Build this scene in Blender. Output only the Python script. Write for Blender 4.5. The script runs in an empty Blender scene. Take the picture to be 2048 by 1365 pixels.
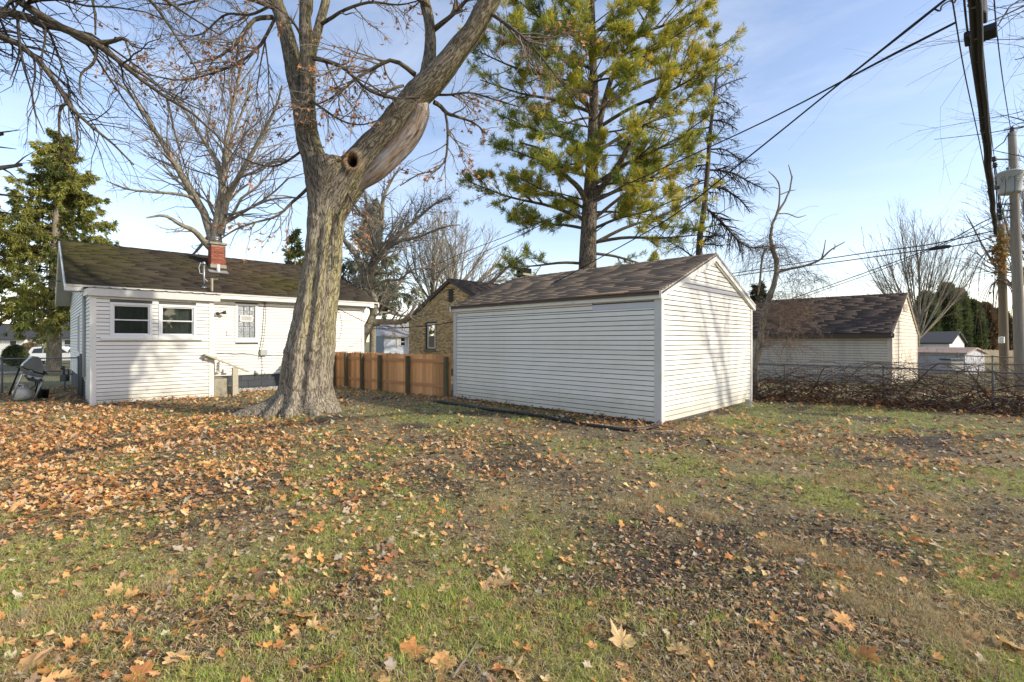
import bpy, math, random
import numpy as np
from mathutils import Vector, Matrix

# ------------------------------------------------------------------ scene, camera, light
S = bpy.context.scene
COL = S.collection
F, CX, CY, CAMH = 980.0, 1024.0, 682.5, 1.6
cam_d = bpy.data.cameras.new('camera'); cam = bpy.data.objects.new('camera', cam_d); COL.objects.link(cam)
cam.location = (0, 0, CAMH); cam.rotation_euler = (math.radians(90), 0, 0)
cam_d.sensor_width = 36; cam_d.lens = 36*F/2048; cam_d.clip_start = .05; cam_d.clip_end = 3000
S.camera = cam
SUN_DIR = Vector((.955, -.297, 0)).normalized(); SUN_EL = math.radians(28)
SUN_DIR = Vector((SUN_DIR.x*math.cos(SUN_EL), SUN_DIR.y*math.cos(SUN_EL), math.sin(SUN_EL)))
sd = bpy.data.lights.new('sun', 'SUN'); sd.energy = 2.5; sd.angle = math.radians(.9); sd.color = (1, .935, .78)
sun = bpy.data.objects.new('sun', sd); COL.objects.link(sun)
sun.rotation_euler = SUN_DIR.to_track_quat('Z', 'Y').to_euler(); sun.location = (20, -10, 20)
W = bpy.data.worlds.new('World'); S.world = W; W.use_nodes = True
wn = W.node_tree; wn.nodes.clear()
def N(nt, t, **k):
    n = nt.nodes.new(t)
    for a, b in k.items():
        if a.startswith('i_'):
            n.inputs[a[2:].replace('_', ' ')].default_value = b
        else: setattr(n, a, b)
    return n
out = N(wn, 'ShaderNodeOutputWorld'); bg = N(wn, 'ShaderNodeBackground'); bg.inputs['Strength'].default_value = .15
sky = N(wn, 'ShaderNodeTexSky'); sky.sky_type = 'NISHITA'; sky.sun_disc = False
sky.sun_elevation = SUN_EL; sky.sun_rotation = math.atan2(SUN_DIR.x, SUN_DIR.y)
sky.air_density = 1.0; sky.dust_density = .6; sky.ozone_density = 2.2
tc = N(wn, 'ShaderNodeTexCoord'); mp = N(wn, 'ShaderNodeMapping'); mp.inputs['Scale'].default_value = (1.2, 1.2, 5.5)
mp.inputs['Rotation'].default_value = (.12, .22, .3)
cn = N(wn, 'ShaderNodeTexNoise'); cn.inputs['Scale'].default_value = 1.7; cn.inputs['Detail'].default_value = 9; cn.inputs['Roughness'].default_value = .62
cn.inputs['Distortion'].default_value = .5
cr = N(wn, 'ShaderNodeValToRGB'); cr.color_ramp.elements[0].position = .42; cr.color_ramp.elements[1].position = .85
cr.color_ramp.elements[0].color = (0, 0, 0, 1); cr.color_ramp.elements[1].color = (.40, .40, .40, 1)
SKYTINT = (1.13, .965, .89, 1)
tint = N(wn, 'ShaderNodeMix', data_type='RGBA', blend_type='MULTIPLY'); tint.inputs[0].default_value = 1; tint.inputs[7].default_value = SKYTINT
mx = N(wn, 'ShaderNodeMix', data_type='RGBA'); mx.inputs[7].default_value = (3.9, 4.1, 4.5, 1)
L = wn.links.new
L(tc.outputs['Generated'], mp.inputs[0]); L(mp.outputs[0], cn.inputs['Vector']); L(cn.outputs[0], cr.inputs[0])
L(sky.outputs[0], tint.inputs[6]); L(tint.outputs[2], mx.inputs[6]); L(cr.outputs[0], mx.inputs[0])
L(mx.outputs[2], bg.inputs['Color']); L(bg.outputs[0], out.inputs[0])
S.view_settings.view_transform = 'Standard'; S.view_settings.look = 'None'; S.view_settings.gamma = 1
S.view_settings.use_curve_mapping = False; S.view_settings.exposure = 1.0
S.render.engine = 'CYCLES'

rng = np.random.default_rng(7); random.seed(7)
R = math.radians

# ------------------------------------------------------------------ geometry helpers
def P(px, py, Y): return Vector(((px-CX)/F*Y, Y, CAMH-(py-CY)/F*Y))
def gp(px, py): Y = F*CAMH/(py-CY); return ((px-CX)/F*Y, Y)
def h2(i, j, k, seed):
    with np.errstate(over='ignore'):
        n = (i.astype(np.int64)*374761393+j.astype(np.int64)*668265263+k.astype(np.int64)*2147483647+seed*1442695041) & 0xffffffff
        n = ((n ^ (n >> 13))*1274126177) & 0xffffffff
        n = (n ^ (n >> 16)) & 0xffffff
    return n/float(0xffffff)
def vn(x, y, z=None, seed=0):
    x = np.asarray(x, float); y = np.asarray(y, float)
    if z is None:
        i, j = np.floor(x), np.floor(y); a, b = x-i, y-j; a = a*a*(3-2*a); b = b*b*(3-2*b); k = np.zeros_like(i)
        return (h2(i, j, k, seed)*(1-a)+h2(i+1, j, k, seed)*a)*(1-b)+(h2(i, j+1, k, seed)*(1-a)+h2(i+1, j+1, k, seed)*a)*b
    z = np.asarray(z, float)
    i, j, k = np.floor(x), np.floor(y), np.floor(z); a, b, c = x-i, y-j, z-k
    a = a*a*(3-2*a); b = b*b*(3-2*b); c = c*c*(3-2*c)
    r = 0
    for dx in (0, 1):
        for dy in (0, 1):
            for dz in (0, 1):
                r = r+h2(i+dx, j+dy, k+dz, seed)*(a if dx else 1-a)*(b if dy else 1-b)*(c if dz else 1-c)
    return r
def fbm(x, y, z=None, seed=0, o=4):
    r, a, t = 0, 1, 0
    for q in range(o):
        s = 2.03**q
        r = r+a*vn(np.asarray(x)*s, np.asarray(y)*s, None if z is None else np.asarray(z)*s, seed+q*17); t += a; a *= .5
    return r/t
def sm(a, b, x): t = np.clip((x-a)/(b-a), 0, 1); return t*t*(3-2*t)
def gz(x, y):
    x = np.asarray(x, float); y = np.asarray(y, float)
    d = np.hypot(x, y)
    return (-.45*sm(17, 42, d)+.05*(fbm(x*.5, y*.5, seed=3)-.5)*sm(3, 6, d)+.022*(fbm(x*3, y*3, seed=4)-.5)
            + .10*np.exp(-((x+4.1)**2+(y-10.5)**2)/1.6))

def setp(o, label=None, cat=None, group=None, kind=None):
    if label: o['label'] = label
    if cat: o['category'] = cat
    if group: o['group'] = group
    if kind: o['kind'] = kind
    return o
def thing(name, label, cat, loc=(0, 0, 0), group=None):
    o = bpy.data.objects.new(name, None); COL.objects.link(o); o.location = loc; o.empty_display_size = .2
    return setp(o, label, cat, group)
def link(name, me, parent=None, loc=(0, 0, 0), rotz=0, rot=None, kind=None, label=None):
    o = bpy.data.objects.new(name, me); COL.objects.link(o)
    if parent is not None:
        o.parent = parent; o.location = Vector(loc)-Vector(worldloc(parent))
    else: o.location = loc
    o.rotation_euler = rot if rot else (0, 0, rotz)
    return setp(o, label, kind=kind)
def worldloc(o):
    l = Vector(o.location)
    while o.parent: o = o.parent; l += Vector(o.location)
    return l
def npmesh(name, V, faces, mat, attrs=None, smooth=False, off=None):
    """V (n,3); faces list of int arrays (m,k)"""
    V = np.asarray(V, np.float32)
    if off is not None: V = V-np.array(off, np.float32)
    me = bpy.data.meshes.new(name)
    me.vertices.add(len(V)); me.vertices.foreach_set('co', V.ravel())
    faces = [np.asarray(f, np.int32) for f in faces if len(f)]
    nl = sum(f.size for f in faces); npoly = sum(len(f) for f in faces)
    me.loops.add(nl); me.polygons.add(npoly)
    me.loops.foreach_set('vertex_index', np.concatenate([f.ravel() for f in faces]))
    tot = np.concatenate([np.full(len(f), f.shape[1], np.int32) for f in faces])
    me.polygons.foreach_set('loop_start', np.concatenate([[0], np.cumsum(tot)[:-1]]).astype(np.int32))
    me.polygons.foreach_set('loop_total', tot)
    if smooth: me.polygons.foreach_set('use_smooth', np.ones(npoly, bool))
    for k, a in (attrs or {}).items():
        a = np.asarray(a, np.float32)
        if a.shape[1] == 4:
            at = me.attributes.new(k, 'FLOAT_COLOR', 'POINT'); at.data.foreach_set('color', a.ravel())
        else:
            at = me.attributes.new(k, 'FLOAT_VECTOR', 'POINT'); at.data.foreach_set('vector', a.ravel())
    me.update(calc_edges=True); me.validate()
    if mat: me.materials.append(mat)
    return me
def npobj(name, V, faces, mat, parent=None, attrs=None, smooth=False, kind=None, label=None):
    off = worldloc(parent) if parent is not None else Vector((0, 0, 0))
    me = npmesh(name, V, faces, mat, attrs, smooth, off)
    o = link(name, me, parent, off)
    return setp(o, label, kind=kind)
class MB:
    """collects shapes in world space, links them as one mesh"""
    def __init__(s): s.v = []; s.f = []
    def add(s, vs, fs):
        b = len(s.v); s.v += [tuple(v) for v in vs]; s.f += [tuple(b+i for i in f) for f in fs]; return s
    def box(s, c, h, ax=None):
        """centre, half sizes, axes (3 vectors)"""
        ax = ax or (Vector((1, 0, 0)), Vector((0, 1, 0)), Vector((0, 0, 1))); c = Vector(c)
        vs = [c+ax[0]*h[0]*i+ax[1]*h[1]*j+ax[2]*h[2]*k for k in (-1, 1) for j in (-1, 1) for i in (-1, 1)]
        return s.add(vs, [(0, 2, 3, 1), (4, 5, 7, 6), (0, 1, 5, 4), (2, 6, 7, 3), (0, 4, 6, 2), (1, 3, 7, 5)])
    def tube(s, pts, r, n=8, cap=True):
        pts = [Vector(p) for p in pts]; rs = r if isinstance(r, (list, tuple)) else [r]*len(pts)
        T = [(pts[min(i+1, len(pts)-1)]-pts[max(i-1, 0)]).normalized() for i in range(len(pts))]
        ref = T[0].orthogonal().normalized(); b = len(s.v)
        for i, p in enumerate(pts):
            ref = (ref-T[i]*ref.dot(T[i])).normalized(); q = T[i].cross(ref)
            for k in range(n):
                a = 2*math.pi*k/n; s.v.append(tuple(p+(ref*math.cos(a)+q*math.sin(a))*rs[i]))
        for i in range(len(pts)-1):
            for k in range(n): s.f.append((b+i*n+k, b+i*n+(k+1) % n, b+(i+1)*n+(k+1) % n, b+(i+1)*n+k))
        if cap:
            s.f.append(tuple(b+k for k in range(n))[::-1]); s.f.append(tuple(b+(len(pts)-1)*n+k for k in range(n)))
        return s
    def lathe(s, c, prof, n=20, axis=(0, 0, 1)):
        A = Vector(axis).normalized(); X = A.orthogonal().normalized(); Yv = A.cross(X); b = len(s.v); c = Vector(c)
        for r, z in prof:
            for k in range(n):
                a = 2*math.pi*k/n; s.v.append(tuple(c+A*z+(X*math.cos(a)+Yv*math.sin(a))*max(r, 1e-4)))
        for i in range(len(prof)-1):
            for k in range(n): s.f.append((b+i*n+k, b+i*n+(k+1) % n, b+(i+1)*n+(k+1) % n, b+(i+1)*n+k))
        s.f.append(tuple(b+k for k in range(n))[::-1]); s.f.append(tuple(b+(len(prof)-1)*n+k for k in range(n)))
        return s
    def build(s, name, mat, parent=None, smooth=False, bevel=0, kind=None, label=None):
        off = worldloc(parent) if parent is not None else (sum((Vector(v) for v in s.v), Vector())/len(s.v))
        me = bpy.data.meshes.new(name); me.from_pydata([tuple(Vector(v)-off) for v in s.v], [], s.f); me.update()
        if smooth: me.shade_smooth() if hasattr(me, 'shade_smooth') else None
        me.materials.append(mat)
        o = link(name, me, parent, off)
        if bevel:
            m = o.modifiers.new('bevel', 'BEVEL'); m.width = bevel; m.segments = 2; m.limit_method = 'ANGLE'
        return setp(o, label, kind=kind)
def boxes_np(O, A, B, C):
    """origins + three edge vectors, all (n,3)"""
    O, A, B, C = [np.asarray(q, float) for q in (O, A, B, C)]
    V = np.stack([O, O+A, O+A+B, O+B, O+C, O+A+C, O+A+B+C, O+B+C], 1)
    n = len(O); b = (np.arange(n)*8)[:, None, None]
    q = np.array([[0, 3, 2, 1], [4, 5, 6, 7], [0, 1, 5, 4], [1, 2, 6, 5], [2, 3, 7, 6], [3, 0, 4, 7]])
    return V.reshape(-1, 3), (q[None]+b).reshape(-1, 4)

# ------------------------------------------------------------------ materials
def mat(name, col, rough=.8, col2=None, scale=4, var=.5, bump=0, bscale=40, orand=0, attr=None, stretch=(1, 1, 1), metal=0, spec=.5,
        dirt=None, dirtscale=1.5, detail=6, trans=0, grime=False):
    m = bpy.data.materials.new(name); m.use_nodes = True; nt = m.node_tree; l = nt.links.new
    b = nt.nodes['Principled BSDF']; b.inputs['Roughness'].default_value = rough; b.inputs['Metallic'].default_value = metal
    b.inputs['Specular IOR Level'].default_value = spec
    tcn = N(nt, 'ShaderNodeTexCoord'); mpn = N(nt, 'ShaderNodeMapping'); mpn.inputs['Scale'].default_value = stretch
    l(tcn.outputs['Object'], mpn.inputs[0]); oi = N(nt, 'ShaderNodeObjectInfo')
    va = N(nt, 'ShaderNodeVectorMath', operation='MULTIPLY_ADD'); va.inputs[1].default_value = (37, 91, 53)
    l(oi.outputs['Random'], va.inputs[0]); l(mpn.outputs[0], va.inputs[2])
    vec = va.outputs[0]
    c2 = col2 or tuple(c*.7 for c in col)
    nz = N(nt, 'ShaderNodeTexNoise'); nz.inputs['Scale'].default_value = scale; nz.inputs['Detail'].default_value = detail; nz.inputs['Roughness'].default_value = .6
    l(vec, nz.inputs['Vector'])
    rp = N(nt, 'ShaderNodeMapRange'); rp.inputs[1].default_value = .5-.5*(1-var*.8); rp.inputs[2].default_value = .5+.5*(1-var*.8); rp.interpolation_type = 'SMOOTHSTEP'
    l(nz.outputs[0], rp.inputs[0])
    mxn = N(nt, 'ShaderNodeMix', data_type='RGBA'); mxn.inputs[6].default_value = (*col, 1); mxn.inputs[7].default_value = (*c2, 1)
    l(rp.outputs[0], mxn.inputs[0]); cur = mxn.outputs[2]
    if dirt:
        nz2 = N(nt, 'ShaderNodeTexNoise'); nz2.inputs['Scale'].default_value = dirtscale; nz2.inputs['Detail'].default_value = 8; nz2.inputs['Roughness'].default_value = .7
        l(vec if orand is None else mpn.outputs[0], nz2.inputs['Vector'])
        r2 = N(nt, 'ShaderNodeMapRange'); r2.inputs[1].default_value = .48; r2.inputs[2].default_value = .72; l(nz2.outputs[0], r2.inputs[0])
        m2 = N(nt, 'ShaderNodeMix', data_type='RGBA'); l(r2.outputs[0], m2.inputs[0]); l(cur, m2.inputs[6]); m2.inputs[7].default_value = (*dirt, 1); cur = m2.outputs[2]
    if grime:
        gp_ = N(nt, 'ShaderNodeNewGeometry'); sx_ = N(nt, 'ShaderNodeSeparateXYZ'); l(gp_.outputs['Position'], sx_.inputs[0]); ng_ = N(nt, 'ShaderNodeTexNoise'); ng_.inputs['Scale'].default_value = 2.2; ng_.inputs['Detail'].default_value = 8; ng_.inputs['Roughness'].default_value = .7
        l(gp_.outputs['Position'], ng_.inputs['Vector']); ma_ = N(nt, 'ShaderNodeMath', operation='MULTIPLY_ADD'); ma_.inputs[1].default_value = -.9; l(ng_.outputs[0], ma_.inputs[0]); l(sx_.outputs['Z'], ma_.inputs[2])
        mr_ = N(nt, 'ShaderNodeMapRange'); mr_.inputs[1].default_value = -.42; mr_.inputs[2].default_value = .1; mr_.inputs[3].default_value = .55; mr_.inputs[4].default_value = 0; l(ma_.outputs[0], mr_.inputs[0])
        mg_ = N(nt, 'ShaderNodeMix', data_type='RGBA'); l(mr_.outputs[0], mg_.inputs[0]); l(cur, mg_.inputs[6]); mg_.inputs[7].default_value = (.42, .38, .27, 1); cur = mg_.outputs[2]
    if orand:
        hs = N(nt, 'ShaderNodeHueSaturation'); mr = N(nt, 'ShaderNodeMapRange'); mr.inputs[3].default_value = 1-orand; mr.inputs[4].default_value = 1+orand
        l(oi.outputs['Random'], mr.inputs[0]); l(mr.outputs[0], hs.inputs['Value']); l(cur, hs.inputs['Color']); cur = hs.outputs[0]
    if attr:
        an = N(nt, 'ShaderNodeAttribute', attribute_name=attr); mm = N(nt, 'ShaderNodeMix', data_type='RGBA', blend_type='MULTIPLY'); mm.inputs[0].default_value = 1
        l(cur, mm.inputs[6]); l(an.outputs['Color'], mm.inputs[7]); cur = mm.outputs[2]
    l(cur, b.inputs['Base Color'])
    if bump:
        nb = N(nt, 'ShaderNodeTexNoise'); nb.inputs['Scale'].default_value = bscale; nb.inputs['Detail'].default_value = 5
        l(vec, nb.inputs['Vector']); bn = N(nt, 'ShaderNodeBump'); bn.inputs['Strength'].default_value = 1; bn.inputs['Distance'].default_value = bump
        l(nb.outputs[0], bn.inputs['Height']); l(bn.outputs[0], b.inputs['Normal'])
    if trans:
        tr = N(nt, 'ShaderNodeBsdfTranslucent'); l(cur, tr.inputs['Color']); ms = N(nt, 'ShaderNodeMixShader'); ms.inputs[0].default_value = trans
        l(b.outputs[0], ms.inputs[1]); l(tr.outputs[0], ms.inputs[2]); l(ms.outputs[0], nt.nodes['Material Output'].inputs[0])
    return m
def bark(name, ridge, groove, green=None, sc=(16, 16, 3.2), bumpd=.02, gmix=.5):
    m = bpy.data.materials.new(name); m.use_nodes = True; nt = m.node_tree; l = nt.links.new
    b = nt.nodes['Principled BSDF']; b.inputs['Roughness'].default_value = .95; b.inputs['Specular IOR Level'].default_value = .2
    an = N(nt, 'ShaderNodeAttribute', attribute_name='bc')
    nz0 = N(nt, 'ShaderNodeTexNoise'); nz0.inputs['Scale'].default_value = 5; nz0.inputs['Detail'].default_value = 4; l(an.outputs['Vector'], nz0.inputs['Vector'])
    ad = N(nt, 'ShaderNodeVectorMath', operation='MULTIPLY_ADD'); ad.inputs[1].default_value = (.07, .07, .1); l(nz0.outputs['Color'], ad.inputs[0]); l(an.outputs['Vector'], ad.inputs[2])
    mpn = N(nt, 'ShaderNodeMapping'); mpn.inputs['Scale'].default_value = sc; l(ad.outputs[0], mpn.inputs[0])
    vo = N(nt, 'ShaderNodeTexNoise'); vo.inputs['Scale'].default_value = 1; vo.inputs['Detail'].default_value = 3; vo.inputs['Roughness'].default_value = .5; vo.inputs['Distortion'].default_value = .6; l(mpn.outputs[0], vo.inputs['Vector'])
    s5 = N(nt, 'ShaderNodeMath', operation='SUBTRACT'); s5.inputs[1].default_value = .5; l(vo.outputs[0], s5.inputs[0]); ab = N(nt, 'ShaderNodeMath', operation='ABSOLUTE'); l(s5.outputs[0], ab.inputs[0])
    fr = N(nt, 'ShaderNodeMapRange'); fr.inputs[1].default_value = .0; fr.inputs[2].default_value = .085; fr.interpolation_type = 'SMOOTHSTEP'; l(ab.outputs[0], fr.inputs[0])
    nz = N(nt, 'ShaderNodeTexNoise'); nz.inputs['Scale'].default_value = 3; nz.inputs['Detail'].default_value = 8; nz.inputs['Roughness'].default_value = .7; l(mpn.outputs[0], nz.inputs['Vector'])
    mul = N(nt, 'ShaderNodeMath', operation='MULTIPLY'); l(fr.outputs[0], mul.inputs[0]); l(nz.outputs[0], mul.inputs[1])
    m2 = N(nt, 'ShaderNodeMapRange'); m2.inputs[1].default_value = .05; m2.inputs[2].default_value = .55; l(mul.outputs[0], m2.inputs[0])
    mxn = N(nt, 'ShaderNodeMix', data_type='RGBA'); mxn.inputs[6].default_value = (*groove, 1); mxn.inputs[7].default_value = (*ridge, 1); l(m2.outputs[0], mxn.inputs[0])
    cur = mxn.outputs[2]
    if green:
        ng = N(nt, 'ShaderNodeTexNoise'); ng.inputs['Scale'].default_value = 1.6; ng.inputs['Detail'].default_value = 7; ng.inputs['Roughness'].default_value = .65
        l(an.outputs['Vector'], ng.inputs['Vector']); gr = N(nt, 'ShaderNodeMapRange'); gr.inputs[1].default_value = .46; gr.inputs[2].default_value = .7; gr.inputs[4].default_value = gmix
        l(ng.outputs[0], gr.inputs[0]); mg = N(nt, 'ShaderNodeMix', data_type='RGBA'); l(gr.outputs[0], mg.inputs[0]); l(cur, mg.inputs[6]); mg.inputs[7].default_value = (*green, 1); cur = mg.outputs[2]
    l(cur, b.inputs['Base Color'])
    bn = N(nt, 'ShaderNodeBump'); bn.inputs['Distance'].default_value = bumpd; bn.inputs['Strength'].default_value = 1; l(mul.outputs[0], bn.inputs['Height']); l(bn.outputs[0], b.inputs['Normal'])
    return m
M = {}
M['siding'] = mat('white_siding', (.77, .74, .665), .5, (.735, .705, .635), 2.5, .4, .0006, 60, orand=.035, dirt=(.69, .65, .55), dirtscale=1.2, grime=True)
M['siding_g'] = mat('garage_siding', (.78, .745, .66), .5, (.74, .71, .63), 2.5, .4, .0006, 60, orand=.04, dirt=(.68, .64, .54), dirtscale=1.0, grime=True)
M['siding_b'] = mat('cream_siding', (.70, .61, .48), .6, (.62, .54, .43), 2.5, .5, .0006, 60, orand=.04, dirt=(.40, .37, .31), dirtscale=1.4)
M['sheath'] = mat('shade_dark_sheathing', (.12, .115, .10), .9)  # backing wall, darkened to paint the shadow lines in gaps under siding laps
M['trim'] = mat('white_trim', (.76, .735, .67), .45, (.71, .685, .62), 3, .4, .0005, 30, dirt=(.60, .57, .50), dirtscale=2.5)
M['trimgrey'] = mat('weathered_trim', (.60, .585, .55), .6, (.52, .51, .47), 3, .5, .0008, 30)
M['patch'] = mat('grey_foam_board', (.56, .57, .59), .6, (.52, .53, .55), 3, .4)
M['soffit'] = mat('soffit_panel', (.50, .50, .48), .6, (.44, .44, .42), 2, .4)
M['window_frame'] = mat('vinyl_frame', (.76, .755, .73), .35, (.72, .71, .69), 4, .3)
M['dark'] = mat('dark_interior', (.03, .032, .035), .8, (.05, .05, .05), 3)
M['blind'] = mat('window_blind', (.60, .62, .58), .6, (.52, .54, .51), 8)
M['shingle_g'] = mat('brown_shingle', (.27, .205, .15), .95, (.22, .168, .125), 40, .3, .001, 120, attr='Col', spec=.15)
M['shingle_h'] = mat('mossy_shingle', (.054, .044, .033), .95, (.042, .034, .027), 40, .3, .001, 120, attr='Col', spec=.15)
M['shingle_n'] = mat('dark_brown_shingle', (.115, .088, .072), .9, (.095, .074, .062), 40, .3, .001, 120, attr='Col', spec=.15)
M['shingle_k'] = mat('charcoal_shingle', (.05, .052, .058), .95, (.035, .036, .04), 5, .3)
M['plywood'] = mat('bare_plywood', (.50, .30, .16), .8, (.36, .21, .11), 6, .3, .001, 60, stretch=(1, 1, 8))
M['cedar'] = mat('cedar_picket', (.86, .44, .17), .75, (.60, .28, .11), 6, .2, .0012, 50, orand=.34, stretch=(9, 9, .7), dirt=(.60, .34, .17), dirtscale=1.2)
M['cedar_rail'] = mat('cedar_rail', (.60, .30, .13), .8, (.45, .22, .10), 6, .3, .0012, 50, stretch=(.7, 9, 9))
M['postwood'] = mat('treated_post', (.15, .12, .06), .9, (.075, .075, .03), 5, .2, .002, 40, orand=.15, stretch=(7, 7, .7), dirt=(.22, .17, .10))
M['lumber'] = mat('weathered_lumber', (.52, .46, .34), .85, (.38, .34, .25), 6, .3, .0015, 50, stretch=(1, 8, 8), dirt=(.33, .31, .21))
M['concrete'] = mat('old_concrete', (.40, .36, .27), .9, (.24, .21, .15), 5, .2, .003, 60, dirt=(.15, .14, .08), dirtscale=4)
M['block'] = mat('painted_block', (.060, .066, .074), .8, (.045, .05, .056), 5, .3, .0015, 70, orand=.12)
M['mortar'] = mat('mortar', (.36, .33, .29), .95, (.28, .26, .22), 20)
M['brick_red'] = mat('red_brick', (.36, .11, .06), .9, (.24, .075, .045), 9, .3, .002, 80, orand=.3)
M['brick_y'] = mat('yellow_brick', (.74, .58, .33), .9, (.62, .46, .25), 12, .3, .001, 80, attr='Col')
M['mortar_y'] = mat('brown_mortar', (.27, .21, .13), .95, (.23, .18, .105), 15)
M['browntrim'] = mat('brown_trim', (.085, .055, .045), .6, (.06, .045, .04), 4)
M['galv'] = mat('galvanised_steel', (.42, .43, .44), .45, (.30, .31, .32), 10, .3, metal=.7)
M['galvdull'] = mat('dull_fence_steel', (.20, .205, .20), .7, (.13, .13, .125), 14, .2, metal=.3)
M['wire'] = mat('chain_link_wire', (.17, .17, .16), .7, (.10, .10, .10), 14, metal=.3)
M['black'] = mat('black_plastic', (.012, .012, .014), .5, (.02, .02, .022), 6, .3)
M['cable'] = mat('cable_jacket', (.012, .012, .016), .75, (.02, .02, .024), 6, .3)
M['whiteplastic'] = mat('white_plastic', (.72, .71, .68), .4, (.62, .61, .58), 5)
M['greyplastic'] = mat('grey_plastic', (.42, .42, .38), .5, (.34, .34, .31), 5)
M['grill'] = mat('grill_enamel', (.055, .058, .065), .35, (.11, .105, .10), 4, .3, dirt=(.16, .15, .13), dirtscale=3)
M['tank'] = mat('tank_paint', (.60, .60, .55), .45, (.50, .49, .43), 5, .3, dirt=(.25, .22, .17), dirtscale=6)
M['rust'] = mat('rusty_metal', (.30, .16, .10), .8, (.30, .27, .24), 2, .2, .001, 60)
M['meter'] = mat('meter_grey', (.08, .085, .09), .5, (.05, .055, .06), 6)
M['polewood'] = mat('pole_wood', (.30, .26, .21), .9, (.20, .17, .13), 5, .2, .003, 50, stretch=(8, 8, .5), dirt=(.36, .32, .27))
M['polewood2'] = mat('old_pole_wood', (.22, .17, .115), .9, (.14, .11, .07), 5, .2, .003, 50, stretch=(8, 8, .5))
M['trafo'] = mat('transformer_paint', (.44, .46, .45), .5, (.36, .38, .37), 3)
M['carpaint'] = mat('white_car_paint', (.72, .72, .70), .25, (.68, .68, .66), 3)
M['carglass'] = mat('car_glass', (.02, .025, .03), .08, (.03, .035, .04), 3)
M['tyre'] = mat('tyre_rubber', (.02, .02, .02), .85)
M['redlens'] = mat('red_lens', (.35, .01, .015), .3)
M['asphalt'] = mat('asphalt', (.10, .10, .10), .9, (.07, .07, .07), 20)
M['gravel'] = mat('white_gravel', (.62, .61, .58), .9, (.40, .39, .37), 30, .1, attr='Col')
M['bluewall'] = mat('blue_grey_siding', (.17, .20, .25), .7, (.15, .18, .22), 2)
M['palewall'] = mat('pale_siding', (.58, .62, .68), .7, (.52, .56, .62), 2)
M['beigefence'] = mat('beige_fence_boards', (.42, .34, .23), .9, (.32, .26, .17), 2, .2, stretch=(6, 6, .5))
M['bluewhite'] = mat('pale_shed_metal', (.45, .48, .53), .6, (.36, .38, .42), 3, .2, dirt=(.35, .22, .15))
M['flashing'] = mat('aged_flashing', (.36, .36, .35), .6, (.26, .26, .25), 8, metal=.3)
M['bark_main'] = bark('maple_bark', (.41, .35, .265), (.115, .088, .063), (.28, .26, .14), (26, 26, 3.0), .02, .28)
M['bark_grey'] = bark('grey_bark', (.36, .31, .24), (.14, .115, .085), (.20, .19, .09), (20, 20, 4), .01, .5)
M['bark_dark'] = bark('dark_bark', (.15, .12, .085), (.05, .04, .03), (.15, .145, .06), (22, 22, 4), .01, .35)
M['bark_pine'] = bark('pine_bark', (.20, .16, .12), (.055, .042, .035), (.13, .125, .07), (10, 10, 3), .03, .3)
M['twig'] = mat('twig_bark', (.26, .21, .16), .9, (.17, .135, .105), 6)
M['twig_pale'] = mat('pale_twig_bark', (.30, .26, .20), .9, (.18, .155, .12), 2)
M['twig_dark'] = mat('dark_twig_bark', (.055, .045, .036), .9, (.04, .032, .026), 6)
M['vine'] = mat('dry_vine', (.13, .08, .055), .9, (.07, .048, .036), 3, .2)
M['vine_red'] = mat('reddish_vine', (.28, .19, .13), .9, (.19, .13, .09), 3, .2)
M['leaf'] = mat('dry_leaf', (1, 1, 1), .75, (.80, .76, .70), 35, .3, .0015, 90, attr='Col', trans=.25, spec=.3)
M['grass'] = mat('grass_blades', (1, 1, 1), .7, (.85, .85, .8), 5, .3, attr='Col', trans=.3, spec=.25)
M['needle'] = mat('conifer_needles', (1, 1, 1), .7, (.8, .82, .75), 1.2, .3, attr='Col', trans=.3, spec=.25)
M['grave_bush'] = M['needle']
# ------------------------------------------------------------------ ground
def gauss(x, y, px, py, rx, ry=None):
    cx, cy = gp(px, py); sx = rx/F*cy; sy = (ry if ry else rx*2.2)/F*cy
    return np.exp(-((x-cx)/sx)**2-((y-cy)/sy)**2)
GREEN = [(1520, 815, 90, 130, 1.0), (1700, 830, 150, 120, .7), (1080, 1080, 70, 130, .95), (1640, 1000, 55, 90, 1.1), (330, 828, 220, 90, .9), (480, 845, 150, 80, .8), (1090, 842, 60, 60, 1.1),
         (790, 900, 60, 60, .7), (1500, 850, 120, 90, .6), (820, 815, 120, 60, .5), (1950, 860, 140, 90, .6), (250, 1330, 180, 150, .45), (620, 1200, 120, 120, .4), (1750, 1330, 150, 120, .5),
         (700, 1300, 120, 100, .5), (800, 830, 100, 60, .6), (980, 1000, 120, 120, .3), (1450, 960, 120, 120, .4), (1880, 960, 120, 90, .5)]
SOIL = [(1340, 1130, 170, 330, 1.0), (1500, 1230, 220, 260, .9), (1080, 1180, 130, 120, .7), (1230, 870, 90, 60, .6), (1480, 868, 60, 40, .8), (560, 905, 130, 70, .5), (1700, 1060, 120, 90, .5),
        (1130, 960, 90, 70, .6), (860, 880, 80, 40, .5), (1850, 880, 100, 60, .5), (330, 825, 150, 25, .5), (900, 1330, 120, 90, .5), (1760, 1240, 120, 100, .55), (1560, 1060, 130, 90, .5)]
def m_green(x, y):
    g = .68*sm(.47, .64, fbm(x*.9, y*.9, seed=11, o=5))+.35*sm(.5, .75, fbm(x*3.1, y*3.1, seed=12))
    for a in GREEN: g = g+a[4]*gauss(x, y, *a[:4])
    return np.clip(g*(1-.85*m_soil(x, y)), 0, 1)
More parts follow.
